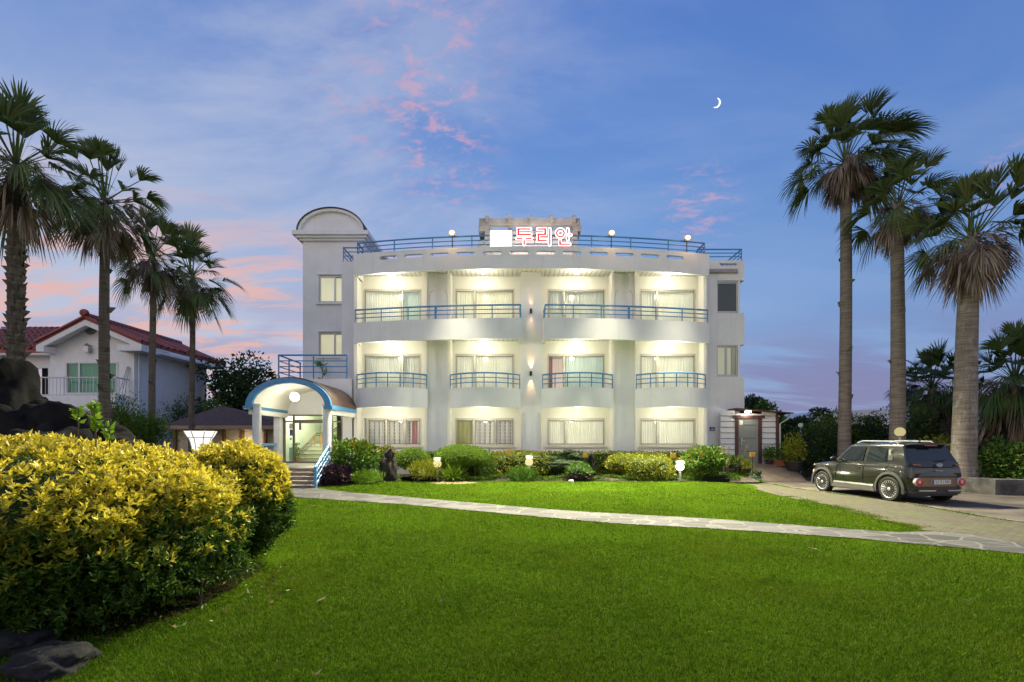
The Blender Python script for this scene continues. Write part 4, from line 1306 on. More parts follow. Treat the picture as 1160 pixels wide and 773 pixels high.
def fan_leaf(out, base, d, Lp, Rb, rng, nseg=26, spread=105, droop=0.5, cup=0.25, wind=Vector((0, 0, 0)), tear=0.1):
    """one fan frond: petiole strip and pleated, drooping segments -> quads in out (V,F)"""
    V, F = out
    d = d.normalized()
    side = d.cross(Vector((0, 0, 1)))
    side = side.normalized() if side.length > 0.05 else Vector((1, 0, 0))
    nrm = side.cross(d).normalized()
    roll = rng.uniform(-0.5, 0.5)
    side, nrm = side * math.cos(roll) + nrm * math.sin(roll), nrm * math.cos(roll) - side * math.sin(roll)
    # petiole curves down under its load
    pts = []
    for i in range(5):
        t = i / 4
        pts.append(base + d * Lp * t + Vector((0, 0, -0.16 * droop * Lp * t * t)) + wind * 0.12 * t * t)
    for i in range(4):
        w = 0.028 - 0.016 * (i / 4)
        n0 = len(V)
        for p in (pts[i], pts[i + 1]):
            V.append(p - side * w); V.append(p + side * w)
        F.append((n0, n0 + 1, n0 + 3, n0 + 2))
    hub = pts[-1]
    dd = (pts[-1] - pts[-2]).normalized()
    for s in range(nseg):
        u = (s + 0.5) / nseg * 2 - 1
        if rng.random() < tear: continue
        a = R(spread) * u
        dirs = dd * math.cos(a) + side * math.sin(a) + nrm * (cup * (abs(u) ** 1.3) + 0.03 * (-1) ** s)
        dirs = dirs.normalized()
        L = Rb * (0.72 + 0.28 * math.cos(a)) * rng.uniform(0.88, 1.08)
        wv = (side * math.cos(a) - dd * math.sin(a)).normalized()
        wtab = (0.012, 0.027, 0.021, 0.003)
        prev = None
        for k, t in enumerate((0.02, 0.42, 0.75, 1.0)):
            p = hub + dirs * L * t + Vector((0, 0, -droop * L * 0.75 * t ** 2.4)) + wind * (0.35 * L * t * t)
            w = wtab[k] * Rb
            q = (p - wv * w, p + wv * w)
            n0 = len(V); V.extend(q)
            if prev is not None: F.append((prev, prev + 1, n0 + 1, n0))
            prev = n0


def palm(name, label, X, Y, ztop, r0, r1, seed, ngreen=34, ndry=26, Lp=0.9, Rb=0.95, base=0.0, lean=(0, 0), rough=0, wind=(0.5, 0, 0), group=None,
         skirt=1.0, flare=1.5, cat='palm tree', mgreen=None, skirt_len=1.0, droop=(0.25, 0.95), emin=-22, tmat=None):
    rng = random.Random(seed)
    t = thing(name, label, cat, (X, Y, base), group)
    top = Vector((X + lean[0], Y + lean[1], ztop))
    tr = MB()
    path = []
    for i in range(15):
        s = i / 14
        path.append(Vector((X, Y, base - 0.1)).lerp(top, s) + Vector((lean[0] * (s * s - s) * 0.5 + 0.03 * math.sin(s * 5 + seed), 0, 0)))
    tr.tube(path, lambda s: (r1 + (r0 - r1) * (1 - s) ** 1.3) * (1 - 0.55 * max(0.0, (s - 0.93) / 0.07)) + (flare - 1) * r0 * max(0, 1 - s * 9) ** 2, 14)
    if rough:
        # old leaf bases left on the stem
        for i in range(rough):
            s = 0.25 + 0.72 * i / rough
            p = Vector((X, Y, base)).lerp(top, s); an = i * 2.4
            rr_ = r1 + (r0 - r1) * (1 - s)
            o = Vector((math.cos(an), math.sin(an), 0)); sd = Vector((-o.y, o.x, 0))
            q = p + o * rr_ * 0.85; tip = q + o * rng.uniform(0.06, 0.16) + Vector((0, 0, rng.uniform(0.1, 0.24)))
            w = rr_ * 0.6
            tr.add([q - sd * w, q + sd * w, q + sd * w + Vector((0, 0, 0.16)), q - sd * w + Vector((0, 0, 0.16)), tip - sd * w * 0.4, tip + sd * w * 0.4],
                   [(0, 1, 5, 4), (3, 4, 5, 2), (0, 4, 3), (1, 2, 5)])
    tr.build('trunk', tmat or M_PTRUNK, t, smooth=True, fix=False)
    W = Vector(wind)
    V, F = [], []
    for i in range(ngreen):
        f = (i + 0.5) / ngreen
        e = R(86 - (86 - emin) * f ** 0.85 + rng.uniform(-12, 12))
        a = i * 2.39996 + rng.uniform(-0.5, 0.5)
        d = Vector((math.cos(a) * math.cos(e), math.sin(a) * math.cos(e), math.sin(e)))
        b = top + Vector((math.cos(a) * r1 * 0.4, math.sin(a) * r1 * 0.4, 0.08 - 0.45 * f))
        d = (d + W * 0.2).normalized()
        up_ = max(0.0, math.sin(e))
        fan_leaf((V, F), b, d, Lp * rng.uniform(0.7, 1.2) * (1 + 0.25 * up_), Rb * rng.uniform(0.8, 1.15), rng, nseg=rng.randint(26, 36), droop=rng.uniform(0.7, 1.3) * (droop[0] + (droop[1] - droop[0]) * min(1, f * 1.25)), wind=W,
                 cup=rng.uniform(0.2, 0.8), spread=rng.uniform(35, 62) if up_ > 0.7 else rng.uniform(50, 92), tear=rng.uniform(0.02, 0.18))
    np_mesh('crown', [tuple(v) for v in V], np.array(F), mgreen or LM_PALM, parent=t)
    if ndry:
        V, F = [], []
        for i in range(ndry):
            f = rng.random()
            e = R(-2 - 70 * f ** 0.8 + rng.uniform(-12, 12))
            a = i * 2.39996 + 1.0 + rng.uniform(-0.6, 0.6)
            d = Vector((math.cos(a) * math.cos(e), math.sin(a) * math.cos(e), math.sin(e)))
            b = top + Vector((math.cos(a) * r1 * 0.6, math.sin(a) * r1 * 0.6, -0.05 - 0.45 * f * skirt))
            fan_leaf((V, F), b, d, Lp * 0.50 * skirt_len * rng.uniform(0.4, 1.15), Rb * skirt_len * rng.uniform(0.45, 0.85), rng, nseg=rng.randint(18, 28), spread=rng.uniform(25, 65), droop=rng.uniform(0.6, 1.3),
                     wind=W * rng.uniform(0.1, 0.6), cup=rng.uniform(0.4, 1.2), tear=0.2)
        np_mesh('dry_skirt', [tuple(v) for v in V], np.array(F), LM_DRY, parent=t)
    return t


# ------------------------------------------------------------------ the seven tall palms
GP = 'tall fan palms around the lawn'
M_DKTRUNK = palm_bark('dark_palm_bark', 0.0, 0.55)
M_LICHEN = palm_bark('lichen_palm_bark', 0.45)
palm('palm_tree', 'tall palm with shaggy ringed trunk, nearest the left edge behind the boulders', px(17, 12.0), 12.0, pz(184, 12.0), 0.165, 0.14, 1, 44, 30, 0.86, 0.80,
     rough=150, wind=(0.2, 0, 0), group=GP, skirt=1.1, skirt_len=1.15, lean=(0.05, 0), droop=(0.1, 1.0), emin=-30, tmat=M_DKTRUNK)
palm('palm_tree', 'palm standing in front of the white house window, smooth grey trunk', px(119, 15.0), 15.0, pz(224, 15.0), 0.165, 0.12, 2, 34, 40, 0.9, 0.74,
     rough=16, wind=(0.15, 0, 0), group=GP, skirt=1.5, skirt_len=1.25, droop=(0.1, 1.1), emin=-25, tmat=M_DKTRUNK)
palm('palm_tree', 'slim palm in front of the side wall of the white house', px(173, 18.5), 18.5, pz(287, 18.5), 0.125, 0.10, 3, 36, 22, 0.85, 0.78,
     rough=8, wind=(0.2, 0, 0), group=GP, skirt=1.3, skirt_len=1.15, droop=(0.1, 1.1), emin=-40, tmat=M_DKTRUNK)
palm('palm_tree', 'shortest left palm, rising behind the brown pavilion roof at the house corner', px(217.5, 20.8), 20.8, pz(312, 20.8), 0.125, 0.10, 4, 38, 14, 0.95, 0.84,
     rough=8, wind=(0.2, 0, 0), group=GP, skirt=1.0, skirt_len=1.0, droop=(0.1, 1.1), emin=-42, tmat=M_DKTRUNK)
palm('palm_tree', 'tallest palm right of the hotel with a ragged windswept brown and green crown', px(957, 20.0), 20.0, pz(180, 20.0), 0.245, 0.20, 5, 52, 70, 1.3, 1.15,
     rough=10, wind=(0.35, 0, 0.05), group=GP, skirt=0.8, skirt_len=0.95, lean=(0.05, 0), droop=(0.1, 0.85), emin=-14)
palm('palm_tree', 'middle palm of the three behind the parked car', px(1016, 18.2), 18.2, pz(232, 18.2), 0.275, 0.20, 6, 36, 36, 1.05, 1.0,
     rough=4, wind=(0.35, 0, 0.05), group=GP, skirt=0.9, skirt_len=1.0, lean=(0.05, 0), flare=1.5, droop=(0.1, 0.85), emin=-12)
palm('palm_tree', 'thick trunked palm by the low wall right of the car, trunk patched with lichen', px(1090, 15.6), 15.6, pz(264, 15.6), 0.35, 0.25, 7, 34, 60, 1.2, 1.05,
     rough=3, wind=(0.25, 0, 0.05), group=GP, skirt=1.3, skirt_len=1.05, lean=(0.35, 0), flare=1.55, base=0.0, droop=(0.1, 0.8), emin=-2, tmat=M_LICHEN)
# shaggy short fan palms on the right
GC = 'short fan palms behind the car'
palm('fan_palm', 'short shaggy fan palm between the two trunks behind the car', px(1056, 20.5), 20.5, pz(437, 20.5), 0.16, 0.16, 11, 60, 40, 0.8, 0.9, group=GC, wind=(0.1, 0, 0),
     skirt=2.4, skirt_len=1.3, mgreen=LM_CHUSAN, emin=-30)
palm('fan_palm', 'large shaggy fan palm cut by the right edge of the photo', px(1150, 17.0), 17.0, pz(428, 17.0), 0.18, 0.17, 12, 66, 46, 0.95, 0.95, group=GC, wind=(0.1, 0, 0),
     skirt=2.6, skirt_len=1.3, mgreen=LM_CHUSAN, emin=-30)

# ------------------------------------------------------------------ the golden hedge in the foreground
rg = np.random.default_rng(5)


def golden_bush(label, ells, n, seed, zlo, zhi, power=2.3, trunks=()):
    rng = np.random.default_rng(seed)
    e0 = ells[0]
    t = thing('golden_shrub', label, 'shrub', (e0[0], e0[1], 0.0), 'golden leaved clipped shrubs on the lawn')
    # inner dark green mass
    P, N = ellip_points(ells, int(n * 0.8), rng, (0.62, 0.93), 0.07, 2.5, power)
    k = P[:, 2] > 0.05 + 0.1 * rng.random(len(P)); P, N = P[k], N[k]
    V, F = leaf_quads(P, N + 0.9 * rng.normal(size=P.shape), 0.085, 0.42, rng)
    np_mesh('inner_foliage', V, F, LM_HEDGE, parent=t)
    # shoot tips: rosettes of six or seven leaves
    P, N = ellip_points(ells, int(n * 0.46), rng, (0.92, 1.04), 0.07, 2.5, power)
    k = P[:, 2] > 0.08 + 0.12 * rng.random(len(P)); P, N = P[k], N[k]
    m = len(P)
    ax = unit(N + np.array([0, 0, 0.75]) + 0.25 * rng.normal(size=P.shape))
    per = 8
    base = np.repeat(P, per, 0); axr = np.repeat(ax, per, 0)
    tang = unit(np.cross(axr, rng.normal(size=axr.shape)))
    lift = np.tile(np.linspace(0.15, 1.3, per), m)[:, None]
    D = axr * lift + tang
    base = base + axr * (np.tile(np.linspace(0.0, 0.05, per), m)[:, None])
    V, F = leaf_quads(base, D, 0.062, 0.38, rng, fold=0.35, curl=0.2)
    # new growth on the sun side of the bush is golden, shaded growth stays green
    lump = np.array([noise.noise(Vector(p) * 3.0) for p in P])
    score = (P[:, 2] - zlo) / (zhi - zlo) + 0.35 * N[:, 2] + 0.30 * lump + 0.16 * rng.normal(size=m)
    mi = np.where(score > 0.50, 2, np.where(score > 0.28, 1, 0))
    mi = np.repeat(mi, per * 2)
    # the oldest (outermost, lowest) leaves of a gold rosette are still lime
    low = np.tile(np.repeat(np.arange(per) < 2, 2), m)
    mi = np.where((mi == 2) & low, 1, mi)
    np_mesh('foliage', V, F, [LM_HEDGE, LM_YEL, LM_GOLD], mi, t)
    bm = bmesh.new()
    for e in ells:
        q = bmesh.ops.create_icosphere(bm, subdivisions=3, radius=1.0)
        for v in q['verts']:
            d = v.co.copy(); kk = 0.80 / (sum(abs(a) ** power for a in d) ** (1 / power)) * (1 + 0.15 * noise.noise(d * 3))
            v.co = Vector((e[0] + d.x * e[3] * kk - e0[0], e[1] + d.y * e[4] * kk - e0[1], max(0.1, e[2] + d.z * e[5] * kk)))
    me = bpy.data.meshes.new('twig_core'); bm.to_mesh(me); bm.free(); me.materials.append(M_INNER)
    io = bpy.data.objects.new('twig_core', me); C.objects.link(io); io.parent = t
    for (x, y, r, h) in trunks:
        MB().tube([(x, y, -0.02), (x + 0.03, y, h * 0.5), (x - 0.03, y + 0.05, h)], r, 8, r2=r * 0.7).build('stem', M_BARK, t, smooth=True)
    return t


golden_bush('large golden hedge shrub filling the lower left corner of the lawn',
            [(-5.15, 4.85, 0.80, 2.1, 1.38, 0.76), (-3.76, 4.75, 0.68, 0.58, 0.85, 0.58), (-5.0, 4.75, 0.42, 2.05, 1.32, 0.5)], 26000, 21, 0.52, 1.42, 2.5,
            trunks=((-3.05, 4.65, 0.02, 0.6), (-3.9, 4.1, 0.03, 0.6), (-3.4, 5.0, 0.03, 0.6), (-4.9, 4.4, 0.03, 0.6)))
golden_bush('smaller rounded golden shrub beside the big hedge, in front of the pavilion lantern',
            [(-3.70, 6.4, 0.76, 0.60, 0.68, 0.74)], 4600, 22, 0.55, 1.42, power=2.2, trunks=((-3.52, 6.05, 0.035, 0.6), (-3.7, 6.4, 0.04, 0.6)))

# lime shoots standing out of the hedge top
t = thing('lime_sapling', 'bright lime green shoots growing through the top of the golden hedge', 'plant', (-4.35, 5.0, 1.5))
rng = np.random.default_rng(8)
stm = MB(); PP = []; DD = []
for (x, y, zt) in ((-4.55, 5.0, 1.95), (-4.42, 5.05, 2.0), (-4.32, 4.95, 1.86), (-4.22, 5.0, 1.76)):
    stm.tube([(x, y, 1.45), (x, y, zt)], 0.006, 5)
    for k in range(26):
        z = zt - 0.16 * rng.random(); PP.append((x, y, z)); a = rng.uniform(0, 6.28); DD.append((math.cos(a), math.sin(a), rng.uniform(0.2, 1.2)))
stm.build('stem', M_BARK, t)
V, F = leaf_quads(np.array(PP), np.array(DD), 0.075, 0.55, rng)
np_mesh('foliage', V, F, LM_LIME, parent=t)

# ------------------------------------------------------------------ planting bed shrubs
GB = 'shrubs in the bed before the hotel'





def shrub(label, c, r, n, leaf, mats, seed, width=0.5, power=2.0, pick=None, up=0.3, spread=0.8, nz=0.1, stem=True, name='shrub', cat='shrub', group=GB, base=0.1, extra=(), shell=(0.6, 1.05), fn=2.2, core=0.78):
    rng = np.random.default_rng(seed); random.seed(seed)
    t = thing(name, label, cat, (c[0], c[1], base), group)
    if leaf < 0.1: leaf, n = leaf * 1.55, int(n * 1.25)
    foliage('foliage', [(c[0], c[1], c[2], r[0], r[1], r[2])] + list(extra), n, leaf, mats, t, rng, width, up, spread, shell, nz, fn, power, pick, zmin=base)
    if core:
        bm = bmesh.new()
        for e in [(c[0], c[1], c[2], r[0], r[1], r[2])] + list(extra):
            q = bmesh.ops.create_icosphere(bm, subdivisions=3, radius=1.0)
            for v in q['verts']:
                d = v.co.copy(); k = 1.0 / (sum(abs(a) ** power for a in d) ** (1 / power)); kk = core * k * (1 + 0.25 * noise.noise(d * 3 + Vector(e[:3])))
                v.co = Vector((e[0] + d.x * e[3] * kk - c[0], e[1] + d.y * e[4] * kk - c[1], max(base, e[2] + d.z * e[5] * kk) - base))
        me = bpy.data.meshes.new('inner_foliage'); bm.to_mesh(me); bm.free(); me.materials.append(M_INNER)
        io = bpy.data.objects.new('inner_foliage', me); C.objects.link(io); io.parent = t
    if stem:
        stems('stem', (c[0], c[1], base - 0.05), [(c[0] + r[0] * 0.5 * math.cos(a), c[1] + r[1] * 0.5 * math.sin(a), c[2] + r[2] * 0.2) for a in (0.3, 1.9, 3.4, 5.0)], 0.02 + 0.03 * r[0], M_BARK, t)
    return t


def PB(x0, x1, y0, y1, Y):
    """box in photo pixels at distance Y -> centre, half sizes"""
    return (px((x0 + x1) / 2, Y), Y, (pz(y0, Y) + pz(y1, Y)) / 2), ((x1 - x0) / 2 / FPX * Y, (x1 - x0) / 2 / FPX * Y * 0.8, (y1 - y0) / 2 / FPX * Y)


c, r = PB(378, 428, 499, 536, 17.6)
shrub('loose leafy shrub with rusty flower tips beside the porch column', c, r, 2600, 0.085, [LM_MID, LM_ORANGE], 31, 0.5, pick=lambda P, N, g_: ((P[:, 2] > c[2] + 0.15) & (g_.random(len(P)) < 0.13)).astype(int), nz=0.2, up=0.5, core=0)
c, r = PB(359, 398, 527, 552, 16.9)
shrub('dark purple leaved shrub at the foot of the entrance steps', c, r, 1900, 0.07, LM_PURPLE, 32, 0.55, nz=0.18, base=0.02, stem=False)
c, r = PB(396, 432, 533, 549, 17.2)
shrub('low bright green cover in front of the rusty tipped shrub', c, r, 1200, 0.06, LM_LIME, 33, 0.3, nz=0.25, stem=False, up=0.9, base=0.02, core=0)
c, r = PB(446, 489, 507, 534, 18.9)
shrub('dome shaped clipped topiary right of the dark standing stone', c, (r[0]*.92, r[1]*.92, r[2]*.9), 9000, 0.032, LM_BOX, 34, 0.5, nz=0.03, name='topiary_shrub', cat='topiary')
c, r = PB(491, 554, 503, 530, 18.6)
shrub('largest mushroom shaped topiary on a short trunk under the drape window', c, (r[0]*.94, r[1]*.94, r[2]*.88), 15000, 0.032, LM_BOX, 35, 0.5, nz=0.03, name='topiary_shrub', cat='topiary')
c, r = PB(555, 622, 512, 537, 19.2)
shrub('boxy clipped shrub below the centre left window, behind a globe lamp', c, r, 4200, 0.05, LM_YEL, 36, 0.5, power=5, nz=0.05)
c, r = PB(606, 668, 510, 536, 19.0)
shrub('layered dark juniper with cloud pruned tiers under the third window', (c[0], c[1], c[2] - 0.1), (r[0], r[1], r[2] * 0.6), 2200, 0.05, LM_DARK, 37, 0.3, nz=0.15,
      extra=[(c[0] + 0.45, c[1], c[2] + 0.22, 0.42, 0.4, 0.16), (c[0] - 0.5, c[1], c[2] + 0.12, 0.5, 0.4, 0.14), (c[0] + 0.2, c[1], c[2] + 0.36, 0.25, 0.25, 0.12)])
c, r = PB(640, 672, 524, 548, 18.1)
shrub('small purple green shrub in front of the juniper', c, r, 1200, 0.055, [LM_MID, LM_PURPLE], 38, 0.5, nz=0.15, pick=lambda P, N, g_: (P[:, 2] < c[2]).astype(int), stem=False)
c, r = PB(686, 728, 514, 536, 19.0)
shrub('rounded yellow green shrub left of the widest clipped block', c, r, 2800, 0.05, LM_YEL, 39, 0.5, nz=0.07)
c, r = PB(706, 760, 516, 546, 18.6)
shrub('widest clipped yellow green block beside the lit white globe lamp', c, r, 5200, 0.05, LM_YEL, 40, 0.5, power=4, nz=0.05)
c, r = PB(775, 818, 506, 543, 18.3)
shrub('tall loose leafy bush with orange flecks at the right end of the bed', c, r, 3200, 0.085, [LM_MID, LM_ORANGE], 41, 0.42, nz=0.2, up=0.6, pick=lambda P, N, g_: (g_.random(len(P)) < 0.07).astype(int))
c, r = PB(465, 500, 524, 545, 17.9)
shrub('pale spiky grass clump between the two topiaries', c, r, 900, 0.22, LM_YEL, 42, 0.08, nz=0.1, up=1.4, spread=0.7, stem=False, core=0)
c, r = PB(498, 532, 522, 547, 17.9)
shrub('strappy green lily clump right of the first globe lamp', (c[0], c[1], c[2] - 0.12), (r[0]*.8, r[1]*.8, r[2]*.6), 260, 0.3, LM_LIME, 43, 0.08, nz=0.1, up=1.3, spread=0.8, stem=False, shell=(0.2, 0.9), core=0)
c, r = PB(540, 562, 514, 546, 18.4)
shrub('upright leggy green plant at the right edge of the mushroom topiary', c, r, 420, 0.08, LM_MID, 44, 0.4, nz=0.2, up=0.9, core=0)
c, r = PB(578, 606, 530, 548, 18.0)
shrub('small tuft of green under the second globe lamp', c, r, 700, 0.09, LM_MID, 45, 0.25, nz=0.2, up=0.9, stem=False, core=0)
c, r = PB(424, 452, 505, 538, 19.2)
shrub('yellowish bush directly behind the dark standing stone', c, r, 1800, 0.06, LM_YEL, 46, 0.5, nz=0.12)

# long clipped hedge against the wall
t = thing('clipped_hedge', 'long low clipped hedge running along the foot of the hotel wall', 'hedge', (1.0, 19.75, 0.1))
rng = np.random.default_rng(50)
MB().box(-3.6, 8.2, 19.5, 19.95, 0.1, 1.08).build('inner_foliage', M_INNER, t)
n = 22000
P = np.stack([rng.uniform(-3.6, 8.2, n), rng.uniform(19.4, 19.95, n), rng.uniform(0.15, 1.17, n)], 1)
hl = np.array([noise.noise(Vector((x * 1.4, 0, 0))) for x in P[:, 0]])
P[:, 2] *= 1 + 0.05 * hl
nearest = (P[:, 1] < 19.55) | (P[:, 2] > 1.0); P = P[nearest]
D = rng.normal(size=P.shape) + np.array([0, -0.5, 0.5])
V, F = leaf_quads(P, D, 0.085, 0.5, rng)
np_mesh('foliage', V, F, [LM_BOX, LM_YEL], np.repeat((rng.random(len(P)) < 0.5).astype(int), 2), t)
# ground cover row at the front of the bed: nobody could count it
rng = np.random.default_rng(51)
n = 9000
P = np.stack([rng.uniform(-6.2, 8.6, n), 17.95 + 0.35 * rng.random(n) ** 2, rng.uniform(0.1, 0.2, n)], 1)
P[:, 2] += 0.16 * np.array([max(0, noise.noise(Vector((x * 1.2, y * 2, 3))) + 0.35) for x, y, _ in P])
V, F = leaf_quads(P, rng.normal(size=P.shape) * 0.7 + np.array([0, -0.2, 1.0]), 0.085, 0.3, rng)
gc = np_mesh('ground_cover', V, F, [LM_MID, LM_BOX, LM_DARK], np.repeat(rng.integers(0, 3, n), 2)); gc['kind'] = 'stuff'
# leafy weeds on the bank left of the ramp
n = 3500
P = np.stack([rng.uniform(7.4, 9.5, n), rng.uniform(18.1, 19.4, n), np.zeros(n)], 1)
P[:, 2] = [0.06 + 0.5 * ss(18.4, 20.2, y) * ss(7.5, 9.3, x) for x, y, _ in P]
V, F = leaf_quads(P, rng.normal(size=P.shape) * 0.6 + np.array([0, -0.2, 1.0]), 0.12, 0.22, rng)
wd = np_mesh('weeds', V, F, [LM_MID, LM_LIME], np.repeat(rng.integers(0, 2, n), 2)); wd['kind'] = 'stuff'


# ------------------------------------------------------------------ background trees
def tree(label, X, Y, zt, rx, seed, mats, n=5200, leaf=0.22, nclump=34, zlow=0.35, group='trees behind the buildings', name='leafy_tree'):
    rng = np.random.default_rng(seed); rr = random.Random(seed)
    t = thing(name, label, 'tree', (X, Y, 0.0), group)
    H = zt; cz = H * (zlow + 1) / 2; rz = H * (1 - zlow) / 2
    tr = MB(); tr.tube([(X, Y, -0.1), (X + 0.1, Y, H * 0.35), (X - 0.05, Y, H * 0.75)], 0.03 * H + 0.05, 8, r2=0.05)
    cl = []
    for k in range(nclump):
        d = unit(rng.normal(size=3)); s = rng.uniform(0.45, 0.95)
        c_ = (X + d[0] * rx * s, Y + d[1] * rx * s, cz + d[2] * rz * s)
        q = rng.uniform(0.22, 0.36) * min(rx, rz)
        cl.append((c_[0], c_[1], c_[2], q * 1.3, q * 1.2, q * 0.9))
        if k % 3 == 0: tr.tube([(X, Y, H * rr.uniform(0.25, 0.6)), c_], 0.06, 5, r2=0.015)
    tr.build('trunk', M_BARK, t, smooth=True, fix=False)
    P, N = [], []
    per = max(20, n // nclump)
    for e in cl:
        d = unit(rng.normal(size=(per, 3))); s = rng.uniform(0.45, 1.1, (per, 1))
        P.append(np.array(e[:3]) + d * np.array(e[3:]) * s); N.append(d)
    P = np.concatenate(P); N = np.concatenate(N)
    V, F = leaf_quads(P, N + 0.7 * rng.normal(size=P.shape), leaf, 0.5, rng)
    np_mesh('crown', V, F, mats, None, t)
    return t


tree('dark broad evergreen behind the pavilion, its crown left of the stair tower', px(272, 33), 33, pz(404, 33), 2.6, 61, LM_DARK, 9000, 0.26, 46, 0.12)
tree('low dark tree filling the gap under the terrace, behind the pavilion roof', px(300, 31), 31, pz(432, 31), 1.9, 62, LM_DARK, 5200, 0.26, 34, 0.05)
tree('bright green shrubby tree at the house corner behind the pavilion', px(245, 28), 28, pz(452, 28), 1.2, 63, LM_MID, 3200, 0.2, 24, 0.05)
for (x, yt, Y, rx, lab) in ((852, 441, 30, 1.0, 'narrow dark tree peeking over the annex roof beside the hotel corner'), (872, 452, 29, 1.3, 'bushy tree behind the annex roof overhang'),
                            (902, 474, 27, 1.4, 'low dark tree right of the annex downpipe'), (925, 463, 34, 1.2, 'dark round tree in front of the far white roofs'),
                            (985, 466, 36, 1.3, 'small far tree between the two right palm trunks')):
    tree(lab, px(x, Y), Y, pz(yt, Y), rx, int(x), LM_DARK if x != 872 else LM_MID, 3600, 0.22, 26, 0.1)
# dense shrubs on the right between annex and car
GR = 'bushes behind the driveway'
for k, (x0, x1, y0, y1, Y, lab, m_) in enumerate((
        (885, 945, 487, 540, 21.5, 'dark glossy bush right of the annex with the flower pots before it', LM_DARK),
        (915, 975, 464, 530, 22.0, 'tall green bush behind the bonnet of the car', LM_MID),
        (960, 1012, 470, 525, 21.5, 'spreading dark bush between the first two palm trunks', LM_DARK),
        (1020, 1065, 468, 535, 19.0, 'dark bush behind the globe lamp and the car roof', LM_DARK),
        (1040, 1085, 498, 540, 17.5, 'yellowish bush beside the thick palm trunk', LM_YEL),
        (1100, 1150, 470, 545, 19.0, 'shadowy bush right of the thick palm trunk', LM_DARK),
        (1115, 1175, 500, 552, 15.2, 'yellow flowered bush above the low stone wall at the right edge', LM_MID),
        (1150, 1215, 455, 540, 20.0, 'dark bush under the large fan palm at the right edge', LM_DARK))):
    c, r = PB(x0, x1, y0, y1, Y)
    shrub(lab, c, r, 3200, 0.13, [m_, LM_YEL], 70 + k, 0.45, nz=0.25, base=0.0, group=GR, up=0.4, shell=(0.35, 1.1), core=0.55, name='garden_bush', pick=lambda P, N, g_: (g_.random(len(P)) < 0.06).astype(int))
# wispy bushes at the foot of the white house
for k, (x0, x1, y0, y1, Y, lab, m_) in enumerate((
        (104, 160, 452, 510, 17.0, 'feathery green bush between the boulders and the house palm', LM_MID),
        (140, 190, 470, 510, 18.0, 'green bush below the house wall left of the pavilion', LM_MID),
        (185, 235, 452, 500, 24.0, 'grey green bush in front of the house side wall', LM_DARK))):
    c, r = PB(x0, x1, y0, y1, Y)
    shrub(lab, c, r, 2600, 0.14, m_, 90 + k, 0.25, nz=0.3, base=0.0, group='bushes by the white house', up=0.8, shell=(0.3, 1.1), core=0, name='garden_bush')

# far dark wood behind everything, one mass on the horizon
rng = np.random.default_rng(77)
n = 24000
xs = rng.uniform(-150, 190, n)
h = np.array([2.2 + 2.4 * noise.noise(Vector((x * 0.05, 0, 0))) + 1.5 * noise.noise(Vector((x * 0.21, 3, 0))) for x in xs])
P = np.stack([xs, rng.uniform(78, 92, n), rng.random(n) ** 0.6 * np.maximum(0.8, h + 1.2)], 1)
V, F = leaf_quads(P, rng.normal(size=P.shape), 0.9, 0.6, rng)
fw = np_mesh('far_woodland', V, F, LM_DARK); fw['kind'] = 'stuff'

# ------------------------------------------------------------------ grass
def in_poly(x, y, poly):
    c = np.zeros(len(x), bool); n = len(poly); j = n - 1
    for i in range(n):
        xi, yi = poly[i]; xj, yj = poly[j]
        c ^= ((yi > y) != (yj > y)) & (x < (xj - xi) * (y - yi) / (yj - yi + 1e-12) + xi)
        j = i
    return c


rng = np.random.default_rng(99)
Nt = 1800000
d = rng.uniform(0, 1, Nt)
yy = 2.7 * (18.4 / 2.7) ** d                                     # log-uniform: denser near the viewer
xx = rng.uniform(-1.0, 1.0, Nt) * np.minimum(14.0, (yy * 1.16 + 2.6))
dist = yy
keep = rng.random(Nt) < 0.40 * np.clip((12.0 / dist) ** 0.35, 0.3, 1.3)
xx, yy, dist = xx[keep], yy[keep], dist[keep]
ok = ~in_poly(xx, yy, PATH_POLY) & ~in_poly(xx, yy, PAVE_POLY) & ~in_poly(xx, yy, DRIVE_POLY)
ok &= ~((yy > 17.95) & (xx > -6.5) & (xx < 8.8)) & ~((xx < -6.4) & (yy > 15.6)) & (xx > -8.9 - (yy < 8) * 6) & ~((xx > 8.9) & (yy > 18.0))
pl = np.array([noise.noise(Vector((x * 0.8, y * 0.8, 0))) for x, y in zip(xx, yy)])
ok &= rng.random(len(xx)) < np.clip(0.95 + 0.5 * pl, 0.6, 1.0)
under = (((xx + 5.1) / 2.3) ** 2 + ((yy - 4.9) / 1.6) ** 2 < 1.0) | (((xx + 3.7) / 0.7) ** 2 + ((yy - 6.4) / 0.75) ** 2 < 1.0)
ok &= ~(under & (rng.random(len(xx)) < 0.6))
ok &= ~((((xx - px(512, 17.2)) / 1.0) ** 2 + ((yy - 17.35) / 0.4) ** 2 < 1 + 1.2 * pl) & (rng.random(len(xx)) < 0.75))
xx, yy, dist, pl = xx[ok], yy[ok], dist[ok], pl[ok]
